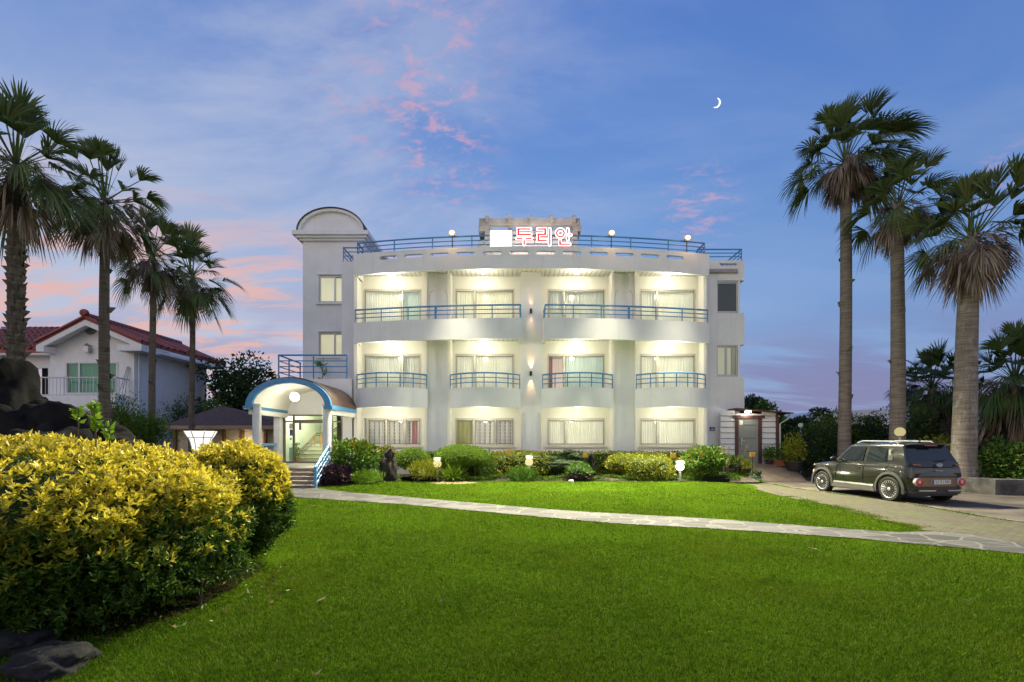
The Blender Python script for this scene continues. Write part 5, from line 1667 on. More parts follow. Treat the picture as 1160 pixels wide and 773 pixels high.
# tufts in the joint along the drive and creeping over the paver edge
kx = np.array([p.x for p in kp]); ky = np.array([p.y for p in kp])
m_ = 9000
tt = rng.uniform(0, len(kx) - 1.001, m_); i0 = tt.astype(int); f_ = tt - i0
jx = kx[i0] * (1 - f_) + kx[i0 + 1] * f_ - 0.10 + rng.normal(size=m_) * 0.045; jy = ky[i0] * (1 - f_) + ky[i0 + 1] * f_ - 0.05 + rng.normal(size=m_) * 0.045
jn = np.array([noise.noise(Vector((t_ * 0.55, 0, 7))) for t_ in tt]); kk = jn > -0.12
edge = np.array([g(875, 560), g(946, 575.5), g(1001, 591), g(1041, 601)])
m2 = 9000
t2 = rng.uniform(0, 2.999, m2); i2 = t2.astype(int); f2 = t2 - i2
ex = edge[i2, 0] * (1 - f2) + edge[i2 + 1, 0] * f2 + np.abs(rng.normal(size=m2)) * 0.16; ey = edge[i2, 1] * (1 - f2) + edge[i2 + 1, 1] * f2 + np.abs(rng.normal(size=m2)) * 0.10
en_ = np.array([noise.noise(Vector((a * 1.6, b * 1.6, 2))) for a, b in zip(ex, ey)]); k2 = en_ > -0.1
xx = np.concatenate([xx, jx[kk], ex[k2]]); yy = np.concatenate([yy, jy[kk], ey[k2]]); dist = yy; pl = np.concatenate([pl, jn[kk], en_[k2]])
n = len(xx)
zz = np.array([gz(x, y) for x, y in zip(xx, yy)])
h = rng.uniform(0.012, 0.034, n) * (1 + 0.25 * pl) * np.where(rng.random(n) < 0.10, 1.7, 1.0)
w = 0.0023 * np.clip(dist / 2.6, 1.0, 5.5)
a = rng.uniform(0, 2 * PI, n); lean = rng.uniform(0.15, 1.0, n)
b = np.stack([xx, yy, zz - 0.002], 1)
dv = np.stack([np.cos(a), np.sin(a), np.zeros(n)], 1)
sv = np.stack([-np.sin(a), np.cos(a), np.zeros(n)], 1)
tip = b + dv * (h * lean)[:, None] + np.array([0, 0, 1.0]) * h[:, None]
V = np.stack([b - sv * w[:, None], b + sv * w[:, None], tip], 1).reshape(-1, 3)
F = np.arange(3 * n).reshape(-1, 3)
def wear(m):
    """lawn wear: yellowed and tired patches with shapes of their own"""
    t = NT(m.node_tree); b = m.node_tree.nodes['Principled BSDF']
    src = b.inputs['Base Color'].links[0].from_socket
    co = t.n('ShaderNodeTexCoord').outputs['Object']
    p1 = t.noise(co, 0.45, 6, 0.65); p2 = t.noise(t.mapping(co, loc=(9, 3, 0)), 1.7, 6, 0.7); p3 = t.noise(t.mapping(co, loc=(2, 8, 0)), 4.5, 5, 0.7)
    c = t.mix(t.math('MULTIPLY', t.sm(p1, 0.46, 0.68), 0.6), src, (0.115, 0.145, 0.010))
    c = t.mix(t.math('MULTIPLY', t.sm(p2, 0.50, 0.68), 0.6), c, (0.030, 0.072, 0.006))
    c = t.mix(t.math('MULTIPLY', t.sm(p3, 0.60, 0.76), 0.65), c, (0.15, 0.145, 0.035))
    t.put(b.inputs['Base Color'], c)
    for nd in m.node_tree.nodes:
        if nd.type == 'BSDF_TRANSLUCENT': t.put(nd.inputs[0], c)
    return m


LM_GRASS = leaf_mat('grass_blades', [(0.024, 0.056, 0.003), (0.062, 0.128, 0.005), (0.100, 0.182, 0.008), (0.19, 0.21, 0.05)], 0.8, 0.25, 0.0)
wear(LM_GRASS)
gr = np_mesh('grass', V, F, LM_GRASS); gr['kind'] = 'stuff'
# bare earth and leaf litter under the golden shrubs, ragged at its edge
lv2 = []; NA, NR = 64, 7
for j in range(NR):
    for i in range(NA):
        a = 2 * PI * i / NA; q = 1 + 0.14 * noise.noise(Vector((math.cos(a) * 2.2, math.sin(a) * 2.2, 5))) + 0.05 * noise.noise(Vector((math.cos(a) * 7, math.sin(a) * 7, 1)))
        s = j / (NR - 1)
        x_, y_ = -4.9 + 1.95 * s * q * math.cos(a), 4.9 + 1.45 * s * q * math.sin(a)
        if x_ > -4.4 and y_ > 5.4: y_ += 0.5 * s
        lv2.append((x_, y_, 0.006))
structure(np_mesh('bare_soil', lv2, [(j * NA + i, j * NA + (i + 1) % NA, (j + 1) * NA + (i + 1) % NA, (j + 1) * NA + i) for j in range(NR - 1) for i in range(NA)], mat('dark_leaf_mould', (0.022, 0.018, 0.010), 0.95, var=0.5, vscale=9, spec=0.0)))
n = 900
aa = rng.uniform(0, 2 * PI, n); rr3 = np.sqrt(rng.random(n)) * 0.95
P = np.stack([-4.7 + 2.5 * rr3 * np.cos(aa), 4.95 + 1.8 * rr3 * np.sin(aa), np.full(n, 0.012)], 1)
V, F = leaf_quads(P, rng.normal(size=P.shape) * np.array([1, 1, 0.25]) + np.array([0, 0, 0.25]), 0.055, 0.45, rng)
lt2 = np_mesh('leaf_litter', V, F, [leaf_mat('litter_leaves', [(0.05, 0.035, 0.015), (0.12, 0.085, 0.03), (0.2, 0.16, 0.05)], 0.8), LM_MID], np.repeat((rng.random(n) < 0.45).astype(int), 2)); lt2['kind'] = 'stuff'
# ================================================================== MOON
mo = thing('crescent_moon', 'thin white crescent moon in the blue sky right of the rooftop sign', 'moon', (px(814, 1500), 1500, pz(116, 1500)))
mb = MB(); Rm = 15.5
pts = [(Rm * math.cos(a), Rm * math.sin(a)) for a in np.linspace(-PI / 2, PI / 2, 20)] + [(Rm * 0.68 * math.cos(a), Rm * math.sin(a)) for a in np.linspace(PI / 2, -PI / 2, 20)[1:-1]]
rot = R(-22)
pts = [(a * math.cos(rot) - b * math.sin(rot), a * math.sin(rot) + b * math.cos(rot)) for a, b in pts]
mb.prism([(px(811, 1500) + a, pz(116, 1500) + b) for a, b in pts], 1500, 1504, 'y')
mb.build('lit_limb', emis('moonlight', (1.0, 0.98, 0.92), 1.4), mo, fix=True)

# ================================================================== WHITE HOUSE
house = thing('white_house', 'white gabled house with red tiled roof and green curtained balcony window', 'house', (-23.5, 30, 0))
HY = 27.0
M_HW = mat('house_white_render', (0.82, 0.82, 0.82), 0.85, var=0.04, bump=0.12, bscale=60, streak=0.12)
hx0, hx1 = px(57, HY), px(152, HY)
ez, rz_ = 6.95, pz(359, HY - 0.75)
xm_ = px(97, HY)
wb = MB()
wx0, wx1 = px(74, HY), px(134, HY); wz0, wz1 = pz(447, HY), pz(410, HY)
wb.wall(hx0, hx1, 0, ez, HY, HY + 0.2, [(wx0, wx1, wz0, wz1)])
wb.prism([(hx0, ez), (hx1, ez), (xm_, rz_ - 0.30)], HY + 0.001, HY + 0.2, 'y')
hy1 = 33.4
wb.box(hx1 - 0.2, hx1, HY + 0.201, hy1, 0, ez).box(hx0, hx0 + 0.2, HY + 0.201, hy1, 0, ez).box(hx0 + .2, hx1 - .2, hy1 - 0.2, hy1, 0, ez)
wb.build('house_wall', M_HW, house)


def tile_mat():
    m = mat('red_roof_tiles', (0.26, 0.045, 0.03), 0.45, var=0.2, vscale=5)
    t = NT(m.node_tree); b = m.node_tree.nodes['Principled BSDF']
    co = t.n('ShaderNodeTexCoord').outputs['Object']
    w = t.n('ShaderNodeTexWave', bands_direction='Y'); w.inputs['Scale'].default_value = 1.1; t.put(w.inputs[0], co)
    w2 = t.n('ShaderNodeTexWave', bands_direction='X', wave_profile='SAW'); w2.inputs['Scale'].default_value = 0.9; t.put(w2.inputs[0], co)
    bn = t.n('ShaderNodeBump'); bn.inputs['Strength'].default_value = 1.0; bn.inputs['Distance'].default_value = 0.08
    t.put(bn.inputs['Height'], t.math('ADD', w.outputs['Fac'], w2.outputs['Fac'])); t.put(b.inputs['Normal'], bn.outputs[0])
    t.put(b.inputs['Base Color'], t.mix(t.sm(w.outputs['Fac'], 0.0, 0.3), (0.12, 0.024, 0.015), (0.30, 0.055, 0.034)))
    return m


M_TILE = tile_mat()
# roof: two tiled slopes with thick white eaves, front overhang
ry0, ry1 = HY - 0.75, hy1 + 0.4
ev = 0.75
sl = (rz_ + 0.95 - ez) / ((hx1 - hx0) / 2)
apex = (xm_, pz(352, ry0) + 0.25)
el_ = (hx0 - ev, apex[1] - 0.42 - (xm_ - hx0 + ev) * 0.60); er_ = (hx1 + ev * 0.6, apex[1] - 0.42 - (hx1 + ev * 0.6 - xm_) * 0.60)
el_ = (px(40, ry0), pz(388, ry0)); er_ = (px(160, ry0), pz(387, ry0)); apex = (px(96, ry0), pz(359, ry0))
rf = MB()
for (e, sgn) in ((el_, -1), (er_, 1)):
    rf.prism([(apex[0], apex[1]), (e[0], e[1]), (e[0], e[1] - 0.14), (apex[0], apex[1] - 0.14)], ry0, ry1, 'y')
ro = rf.build('roof', M_TILE, house)
# rows of tiles with rounded butts
tl = MB()
for (e, sgn) in ((el_, -1), (er_, 1)):
    nrow = 15
    for k in range(nrow + 1):
        y = ry0 + (ry1 - ry0) * k / nrow
        tl.tube([(apex[0], y, apex[1] + 0.03), ((apex[0] + e[0]) / 2, y, (apex[1] + e[1]) / 2 + 0.03), (e[0] + sgn * 0.04, y, e[1] + 0.03)], 0.085, 8)
tl.tube([(apex[0], ry0 - 0.05, apex[1] + 0.1), (apex[0], ry1, apex[1] + 0.1)], 0.16, 10)
tl.sphere((apex[0], ry0 - 0.02, apex[1] + 0.2), 0.22, 12, 8)
tl.build('roof_tiles', M_TILE, ro, smooth=True)
sf = MB()
for (e, sgn) in ((el_, -1), (er_, 1)):
    sf.prism([(apex[0], apex[1] - 0.142), (e[0], e[1] - 0.142), (e[0], e[1] - 0.42), (apex[0], apex[1] - 0.46)], ry0 + 0.03, ry0 + 0.16, 'y')
    sf.prism([(apex[0], apex[1] - 0.15), (e[0], e[1] - 0.15), (e[0], e[1] - 0.25), (apex[0], apex[1] - 0.25)], ry0 + 0.161, ry1 - 0.02, 'y')
# boxed eave ends (kickers) either side of the gable
sf.box(el_[0] + 0.02, hx0 + 0.35, ry0 + 0.02, HY + 0.6, el_[1] - 0.5, el_[1] - 0.16)
sf.box(hx1 - 0.35, er_[0] - 0.02, ry0 + 0.02, HY + 0.6, er_[1] - 0.5, er_[1] - 0.16)
sf.box(hx1 + 0.001, er_[0] - 0.02, HY + 0.601, ry1 - 0.05, er_[1] - 0.42, er_[1] - 0.26)
sf.build('eaves', M_HW, house)
# vent, lamp, downpipe
vt = MB().lathe((px(103, HY), HY - 0.02, pz(373, HY)), [(0.32, -0.03), (0.32, 0.02), (0.27, 0.02)], 24, 'y')
vo = vt.build('round_vent', mat('vent_grey', (0.20, 0.21, 0.23), 0.5), house)
lv = MB()
for k in range(7):
    zz = -0.21 + 0.07 * k; hw_ = math.sqrt(max(0, 0.27 ** 2 - zz * zz)); lv.box(px(103, HY) - hw_, px(103, HY) + hw_, HY - 0.045, HY - 0.021, pz(373, HY) + zz - 0.02, pz(373, HY) + zz + 0.015)
lv.build('louvre', mat('louvre_grey', (0.33, 0.34, 0.36), 0.5), vo)
MB().obox((px(102, HY), HY - 0.2, pz(397, HY)), 0.28, 0.2, 0.3).tube([(px(103, HY), HY, pz(392, HY)), (px(103, HY), HY - 0.2, pz(392, HY))], 0.05, 6).lathe((px(102, HY), HY - 0.2, pz(392.5, HY)), [(0.18, 0), (0.02, 0.14)], 4).build('wall_lantern', M_STEEL, house)
MB().tube([(hx1 + 0.06, HY + 0.25, 0), (hx1 + 0.06, HY + 0.25, er_[1] - 0.5)], 0.05, 8).tube([(hx1 + 0.06, hy1 - 0.4, 0), (hx1 + 0.06, hy1 - 0.4, er_[1] - 0.45)], 0.05, 8).build('downpipe', M_HW, house)
# window with green curtain
F_TEAL = fabric('teal_curtain', (0.05, 0.40, 0.28), emi=0.12)
f = MB(); fr_ = 0.1
f.box(wx0, wx1, HY - 0.04, HY + 0.08, wz0, wz0 + fr_).box(wx0, wx1, HY - 0.04, HY + 0.08, wz1 - fr_, wz1)
mws = [wx0, wx0 + (wx1 - wx0) * 0.25, wx0 + (wx1 - wx0) * 0.75, wx1 - fr_]
for x in mws: f.box(x, x + fr_, HY - 0.03, HY + 0.07, wz0 + fr_, wz1 - fr_)
hwn = f.build('window', mat('white_upvc', (0.7, 0.7, 0.7), 0.4), house)
for a, b in zip(mws, mws[1:]):
    p = MB(); p.add([(a + fr_, HY + 0.02, wz0 + fr_), (b, HY + 0.02, wz0 + fr_), (b, HY + 0.02, wz1 - fr_), (a + fr_, HY + 0.02, wz1 - fr_)], [(0, 1, 2, 3)])
    p.build('pane', M_GLASS, hwn, fix=False)
c = MB(); curtain(c, wx0 - 0.1, wx1 + 0.1, wz0, wz1, HY + 0.35, 0.22, 0.06); c.build('curtain', F_TEAL, hwn, fix=False, smooth=True)
MB().box(wx0 - 0.3, wx1 + 0.3, HY + 0.6, HY + 0.7, wz0 - .3, wz1 + .3).build('room_back', M_DARK, hwn)
# balcony slab and railing
bx0, bx1 = px(40, HY - 0.9), px(134, HY - 0.9); bzf = pz(449, HY - 0.9)
bsl = MB().box(px(40, HY), bx1, HY - 1.1, HY - 0.001, bzf - 1.1, bzf)
bsl.add([(bx1, HY - 1.1, bzf - 1.1), (hx1 - 0.15, HY - 0.002, bzf - 1.1), (bx1, HY - 0.002, bzf - 1.1), (bx1, HY - 1.1, bzf - 0.05), (hx1 - 0.15, HY - 0.002, bzf - 0.05), (bx1, HY - 0.002, bzf - 0.05)],
        [(0, 1, 4, 3), (3, 4, 5), (0, 2, 1), (1, 2, 5, 4), (0, 3, 5, 2)])
bal = bsl.build('balcony', M_HW, house)
rl = MB(); hr_ = pz(428, HY - 1.0) - bzf
path_ = [(px(40, HY - 1.0), HY - 1.05), (bx1, HY - 1.05), (hx1 - 0.2, HY - 0.1)]
rl.tube([(p[0], p[1], bzf + hr_) for p in path_], 0.04, 6).tube([(p[0], p[1], bzf + 0.06) for p in path_], 0.025, 6)
for a, b in zip(path_, path_[1:]):
    L = math.hypot(b[0] - a[0], b[1] - a[1]); n = int(L / 0.2)
    for k in range(n + 1): rl.tube([(a[0] + (b[0] - a[0]) * k / n, a[1] + (b[1] - a[1]) * k / n, bzf), (a[0] + (b[0] - a[0]) * k / n, a[1] + (b[1] - a[1]) * k / n, bzf + hr_ + (0.06 if k % 8 == 0 else 0))], 0.03 if k % 8 == 0 else 0.014, 5)
rl.build('railing', mat('pale_railing', (0.6, 0.6, 0.62), 0.4), bal)
for k in range(3):
    tag(MB().tube([(px(137 + k * 2, HY - .4), HY - 0.6 + 0.1 * k, bzf), (px(142 + k, HY - .2), HY - 0.06, bzf + 1.75)], 0.02, 5).build('leaning_pole', M_STEEL),
        'thin metal poles leaning on the house wall at the balcony end', 'pole', 'poles on the house balcony')
# left wing
lw = MB()
lz = pz(399, HY + 0.9)
lw.wall(px(-60, HY + 1), hx0 - 0.001, 0, lz, HY + 1.0, HY + 1.2, [(px(40, HY + 1), px(54.5, HY + 1), pz(447, HY + 1), pz(417, HY + 1))])
lwo = lw.build('wing_wall', M_HW, house)
MB().box(px(38, HY + 1), px(56, HY + 1), HY + 1.5, HY + 1.6, 3, 7).build('doorway', M_DARK, lwo)
lr = MB().prism([(HY + 0.3, pz(400, HY + 0.3)), (HY + 0.3, pz(396, HY + 0.3)), (HY + 4, pz(396, HY + 0.3) + 2.1), (HY + 4, pz(396, HY + 0.3) + 1.9)], px(-60, HY + 1), hx0 - 0.002, 'x')
lro = lr.build('wing_roof', M_TILE, house)
tl = MB(); z0_ = pz(396, HY + 0.3)
for k in range(16):
    x = hx0 - 0.1 - 0.36 * k
    tl.tube([(x, HY + 0.25, z0_ + 0.03), (x, HY + 4, z0_ + 2.13)], 0.085, 8)
for k in range(1, 9): tl.tube([(hx0 - 0.01, HY + 0.3 + 0.46 * k, z0_ + 0.06 + 0.26 * k), (px(-60, HY + 1), HY + 0.3 + 0.46 * k, z0_ + 0.06 + 0.26 * k)], 0.04, 5)
tl.build('wing_tiles', M_TILE, lro, smooth=True)
MB().box(px(-60, HY + 1), hx0 - 0.003, HY + 0.32, HY + 0.99, lz - 0.25, lz - 0.02).build('wing_eaves', M_HW, house)

# ================================================================== BOULDERS
M_ROCK = mat('black_basalt', (0.008, 0.0076, 0.0074), 0.95, var=0.6, spec=0.2, vscale=2.2, bump=1.0, bscale=9)
def boulder(label, c, r, seed, group='dark boulders behind the hedge', amp=0.22, rz=0.0, m=M_ROCK, name='boulder', cat='boulder'):
    bm = bmesh.new(); bmesh.ops.create_icosphere(bm, subdivisions=5, radius=1.0)
    off = Vector((seed * 3.7, seed * 1.3, seed * 2.1))
    for v in bm.verts:
        p = v.co.copy()
        k = 1 + amp * noise.noise(p * 1.1 + off) * 1.6 + amp * 0.55 * noise.noise(p * 2.6 + off) + amp * 0.3 * noise.noise(p * 6 + off) + amp * 0.14 * noise.noise(p * 14 + off) + amp * 0.9 * (noise.voronoi(p * 1.6 + off)[0][1] - noise.voronoi(p * 1.6 + off)[0][0] - 0.35)
        q = Vector((math.copysign(abs(p.x) ** 0.8, p.x), math.copysign(abs(p.y) ** 0.8, p.y), math.copysign(abs(p.z) ** 0.8, p.z))) * k
        q = Vector((q.x * r[0], q.y * r[1], q.z * r[2])); q.rotate(Matrix.Rotation(rz, 3, 'Y'))
        v.co = q
    for f_ in bm.faces: f_.smooth = True
    me = bpy.data.meshes.new(name); bm.to_mesh(me); bm.free(); me.materials.append(m)
    o = bpy.data.objects.new(name, me); C.objects.link(o); o.location = c
    return tag(o, label, cat, group)


M_STONE_D = mat('dark_flat_stone', (0.006, 0.0058, 0.0058), 0.9, var=0.5, vscale=4, bump=1.0, bscale=14)
boulder('tall dark boulder rising highest at the left edge of the photo', (px(2, 10.5), 10.5, 1.7), (0.80, 0.8, 1.62), 1)
boulder('rounded dark boulder leaning below the tall one, left of the house palm', (px(25, 9.9), 9.9, 1.45), (0.75, 0.6, 0.98), 2, rz=0.4)
boulder('broad sloping boulder at the right end of the rock pile', (px(80, 10.2), 10.2, 1.2), (1.05, 0.8, 1.22), 3, rz=0.35)
boulder('low boulder at the bottom middle of the rock pile', (px(55, 9.3), 9.3, 0.9), (0.9, 0.7, 0.95), 4)
boulder('small rock at the right foot of the rock pile', (px(136, 10.4), 10.4, 1.1), (0.22, 0.3, 0.55), 5)
boulder('flat dark stone lying at the bottom left corner of the lawn', (-3.28, 3.40, 0.0), (0.28, 0.24, 0.13), 6, amp=0.18, m=M_STONE_D)
boulder('stone half hidden in the shade at the lower left corner', (-3.95, 3.7, 0.02), (0.35, 0.25, 0.12), 7, amp=0.2, m=M_STONE_D)
boulder('upright dark basalt standing stone in the flower bed by the porch', (px(440, 17.9), 17.9, 0.62), (0.28, 0.25, 0.68), 8, group=None, amp=0.25, name='standing_stone', cat='standing stone', m=mat('brown_basalt', (0.04, 0.032, 0.028), 0.9, var=0.5, vscale=3, bump=1, bscale=12))
boulder('long low dark rock edging the bed below the mushroom topiary', (px(476, 17.9), 17.9, 0.2), (0.75, 0.2, 0.12), 9, group='rocks edging the bed')
boulder('dark rock at the right end of the bed under the loose bush', (px(810, 18.0), 18.0, 0.14), (0.55, 0.25, 0.14), 10, group='rocks edging the bed')
boulder('small pale stone lying on the grass before the bed', (px(647, 17.5), 17.5, 0.13), (0.09, 0.08, 0.06), 11, group=None, name='stone', cat='stone', m=mat('pale_stone', (0.5, 0.5, 0.5), 0.8))
boulder('slim black stone post shape in the bed under the third window', (px(669, 18.5), 18.5, 0.65), (0.16, 0.15, 0.45), 12, group=None, amp=0.15, name='standing_stone', cat='standing stone')

# ================================================================== PAVILION with lanterns
pv = thing('pavilion', 'low pavilion with brown hipped roof and cream panels left of the porch', 'pavilion', (-12.95, 24.0, 0))
ax, ay, az_ = px(250, 24.0), 24.0, pz(460, 24.0)
ex0, ex1, ey0, ey1, ez_ = px(183, 21.5), -9.95, 21.5, 26.5, pz(482.5, 21.5)
rf = MB()
rf.add([(ex0, ey0, ez_), (ex1, ey0, ez_), (ex1, ey1, ez_), (ex0, ey1, ez_), (ax, ay, az_), (ex0, ey0, ez_ - 0.1), (ex1, ey0, ez_ - 0.1), (ex1, ey1, ez_ - 0.1), (ex0, ey1, ez_ - 0.1)],
       [(0, 1, 4), (1, 2, 4), (2, 3, 4), (3, 0, 4), (0, 5, 6, 1), (1, 6, 7, 2), (2, 7, 8, 3), (3, 8, 5, 0), (8, 7, 6, 5)])
rf.build('hip_roof', mat('brown_shingle', (0.085, 0.05, 0.045), 0.85, var=0.3, vscale=7, bump=0.6, bscale=14), pv)
MB().box(ex0 - 0.03, ex1 - 0.001, ey0 - 0.04, ey0 - 0.001, ez_ - 0.16, ez_ + 0.01).build('fascia', mat('tan_fascia', (0.30, 0.22, 0.15), 0.6), pv)
M_PAN = mat('cream_panel', (0.55, 0.47, 0.34), 0.7, var=0.12)
pw = MB().box(px(196, 22.3), px(310, 22.3), 22.5, 22.6, 0, ez_ - 0.11)
pw.build('panel_wall', M_PAN, pv)
wd_ = MB()
M_TIMBER = mat('red_brown_timber', (0.16, 0.075, 0.035), 0.6, var=0.2)
for x in (196, 222, 252, 273, 299): MB().box(px(x, 22.3) - 0.06, px(x, 22.3) + 0.06, 22.36, 22.48, 0, ez_ - 0.12).build('timber_post', M_TIMBER, pv)
lamp('POINT', 'pavilion_light', (px(277, 22.0), 21.95, 1.5), 14, (1.0, 0.84, 0.56), pv, 0.06)
MB().sphere((px(277, 22.1), 22.12, pz(505, 22.1)), 0.07, 12, 8).build('lamp_bulb', emis('pavilion_bulb', (1, 0.9, 0.7), 40), pv, smooth=True)
MB().sphere((px(287, 22.1), 22.12, pz(505, 22.1)), 0.07, 12, 8).build('lamp_bulb', emis('pavilion_bulb_dim', (1, 0.9, 0.7), 10), pv, smooth=True)
# lantern with flared glass shade
LY = 8.2
ln = thing('garden_lantern', 'bright white flared glass lantern glowing behind the smaller golden shrub', 'lantern', (px(227.5, LY), LY, 0))
cx_, cz_ = px(227.5, LY), pz(512, LY)
M_SHADE = emis('lantern_glass', (1.0, 0.96, 0.88), 1.35)
prof = [(0.11, -0.05), (0.125, 0.05), (0.15, 0.17), (0.175, 0.245), (0.19, 0.25), (0.21, 0.285), (0.245, 0.355)]
sh = MB().lathe((cx_, LY, cz_), prof, 8)
so_ = sh.build('glass_shade', M_SHADE, ln)
rb = MB()
for k in range(8):
    a = 2 * PI * k / 8
    rb.tube([(cx_ + (r_ + 0.004) * math.cos(a), LY + (r_ + 0.004) * math.sin(a), cz_ + h_) for r_, h_ in prof], 0.008, 5)
rb.lathe((cx_, LY, cz_), [(0.188, 0.24), (0.195, 0.25), (0.188, 0.26)], 8)
rb.build('glazing_bar', mat('white_lantern_metal', (0.6, 0.6, 0.58), 0.4), so_)
MB().tube([(cx_, LY, 0), (cx_, LY, cz_ - 0.05)], 0.045, 10).lathe((cx_, LY, cz_), [(0.05, -0.14), (0.13, -0.05), (0.13, -0.049)], 12).build('post', M_BLACK, ln, smooth=True)
lamp('POINT', 'lantern_light', (cx_, LY, cz_ + 0.5), 26, (1.0, 0.93, 0.8), ln, 0.15)

# ================================================================== GARDEN GLOBE LAMPS
GG = 'globe lamps along the flower bed'
def globe(lab, x, y, Y, r_px, strength, power, cap=True, group=GG, ground=0.1, col=(1.0, 0.86, 0.42)):
    X, Z = px(x, Y), pz(y, Y); r = r_px / FPX * Y
    t = thing('globe_lamp', lab, 'lamp', (X, Y, ground), group)
    MB().tube([(X, Y, ground - 0.05), (X, Y, Z - r * 0.9)], 0.05 if cap else 0.035, 10).lathe((X, Y, Z - r * 1.05), [(0.06, 0), (0.08, 0.03), (0.08, 0.06)], 14).build('post', M_STEEL, t)
    MB().sphere((X, Y, Z), r, 20, 12).build('globe', emis('globe_glow', col, strength), t, smooth=True)
    if cap:
        MB().box(X - r * 0.85, X + r * 0.85, Y - r * 0.85, Y + r * 0.85, Z + r * 0.86, Z + r * 1.5).build('cap', mat('white_cap', (0.75, 0.75, 0.78), 0.4), t, bevel=0.01)
    if power: lamp('POINT', 'globe_light', (X, Y - r - 0.08, Z), power, (1.0, 0.9, 0.65), t, r)


globe('warm yellow globe lamp with white cap between the two topiaries', 495.5, 525.5, 17.9, 4.6, 0.95, 9.0)
globe('warm yellow globe lamp with white cap in the middle of the bed', 599.5, 523.5, 18.1, 4.6, 0.95, 9.0)
globe('brightly lit white globe lamp on a grey post before the clipped block', 770.3, 529.0, 17.9, 4.4, 7.0, 24.0, col=(1.0, 0.95, 0.78))
globe('cream globe lamp on a thin post behind the roof of the parked car', 1019.5, 489.5, 15.9, 5.2, 0.6, 0, cap=False, group='unlit globe lamps by the driveway', ground=0.0)
globe('pale globe lamp among the dark trees right of the annex', 907, 482, 24.5, 2.6, 0.25, 0, cap=False, group='unlit globe lamps by the driveway', ground=0.0, col=(0.7, 0.85, 0.85))
# little amber square solar lights on sticks
M_AMB = mat('amber_plastic', (0.42, 0.24, 0.03), 0.5, emit=(1.0, 0.5, 0.05), estr=0.08)
for (x, y, Y, lab) in ((577, 512, 18.4, 'amber stake light left of the middle globe lamp'), (663, 516, 18.3, 'amber stake light beside the slim black stone'),
                       (762.5, 516.5, 18.2, 'amber stake light above the lit white globe'), (852.5, 515, 18.6, 'amber stake light in front of the annex door')):
    X, Z = px(x, Y), pz(y, Y)
    t = thing('stake_light', lab, 'stake light', (X, Y, 0.1), 'amber stake lights in the bed')
    MB().tube([(X, Y, 0.05), (X, Y, Z - 0.09)], 0.012, 6).build('stake', M_BLACK, t)
    MB().box(X - 0.095, X + 0.095, Y - 0.04, Y + 0.04, Z - 0.085, Z + 0.085).box(X - 0.05, X + 0.05, Y - 0.05, Y - 0.041, Z - 0.04, Z + 0.04).build('lamp_head', M_AMB, t, bevel=0.008)

# ================================================================== ANNEX (white boarded shed)
SX0, SX1, SYF, SZ0, SZ1 = 8.92, px(879, 20.4), 20.4, 0.5, 2.78
an = thing('annex_shed', 'white boarded annex with grey door, brown door frame and brown lean to roof', 'shed', (10.4, 20.5, 0.5))
dx0, dx1 = px(836, SYF), px(859, SYF); dz1 = pz(474, SYF)
wb = MB().wall(SX0, SX1, SZ0, SZ1, SYF, SYF + 0.1, [(dx0 - 0.1, dx1 + 0.1, SZ0, dz1 + 0.1)])
wb.box(SX1 - 0.1, SX1, SYF + 0.101, 23.5, SZ0, SZ1).box(10.25, SX1 - 0.101, 23.4, 23.5, SZ0, SZ1)
wb.build('annex_wall', mat('white_board', (0.62, 0.63, 0.66), 0.6), an)
bdl, bdr, gd = MB(), MB(), MB()
M_SIDING = mat('white_siding', (0.68, 0.68, 0.70), 0.5, var=0.05)
k = 0; z = SZ0 + 0.02
while z < SZ1 - 0.05:
    for bd, a, b in ((bdl, SX0, dx0 - 0.14), (bdr, dx1 + 0.14, SX1)):
        gd.box(a, b, SYF - 0.03, SYF - 0.0275, z - 0.012, z + 0.014)  # dark strip under each board draws in the groove's shade
        bd.add([(a, SYF - 0.026, z), (b, SYF - 0.026, z), (b, SYF - 0.004, z + 0.235), (a, SYF - 0.004, z + 0.235), (a, SYF - 0.002, z), (b, SYF - 0.002, z)], [(0, 1, 2, 3), (0, 4, 5, 1)])
    z += 0.24
for bd in (bdl, bdr): bd.build('siding', M_SIDING, an, fix=False)
gd.build('board_shade_line', mat('shade_line_grey', (0.12, 0.12, 0.13), 0.8), an)
M_BRN = mat('dark_red_brown_paint', (0.075, 0.025, 0.025), 0.5, var=0.2)
fr = MB().box(dx0 - 0.13, dx0, SYF - 0.06, SYF + 0.1, SZ0, dz1).box(dx1, dx1 + 0.13, SYF - 0.06, SYF + 0.1, SZ0, dz1).box(dx0 - 0.24, dx1 + 0.24, SYF - 0.09, SYF + 0.1, dz1 + 0.001, dz1 + 0.12)
fr.box(SX1 - 0.02, SX1 + 0.09, SYF - 0.05, SYF + 0.08, SZ0, SZ1 - 0.01)
fr.build('door_frame', M_BRN, an)
dr = MB().box(dx0 + 0.001, dx1 - 0.001, SYF + 0.0, SYF + 0.05, SZ0, dz1 - 0.001)
do = dr.build('door', mat('grey_door', (0.20, 0.215, 0.21), 0.4, var=0.06), an)
MB().box(dx0 + 0.10, dx0 + 0.16, SYF - 0.05, SYF - 0.001, 1.45, 1.75).tube([(dx0 + 0.13, SYF - 0.06, 1.62), (dx0 + 0.28, SYF - 0.06, 1.62)], 0.015, 6).build('handle', M_STEEL, do)
ds = MB()
for zz in (1.15, 1.72, 2.28): ds.box(dx0 + 0.22, dx1 - 0.1, SYF - 0.003, SYF - 0.001, zz, zz + 0.02)
ds.build('panel_groove', M_DARK, do)
MB().box(dx0 + 0.06, dx0 + 0.2, SYF - 0.006, SYF - 0.001, 2.3, 2.48).build('paper_note', mat('white_paper', (0.75, 0.75, 0.72), 0.7), do)
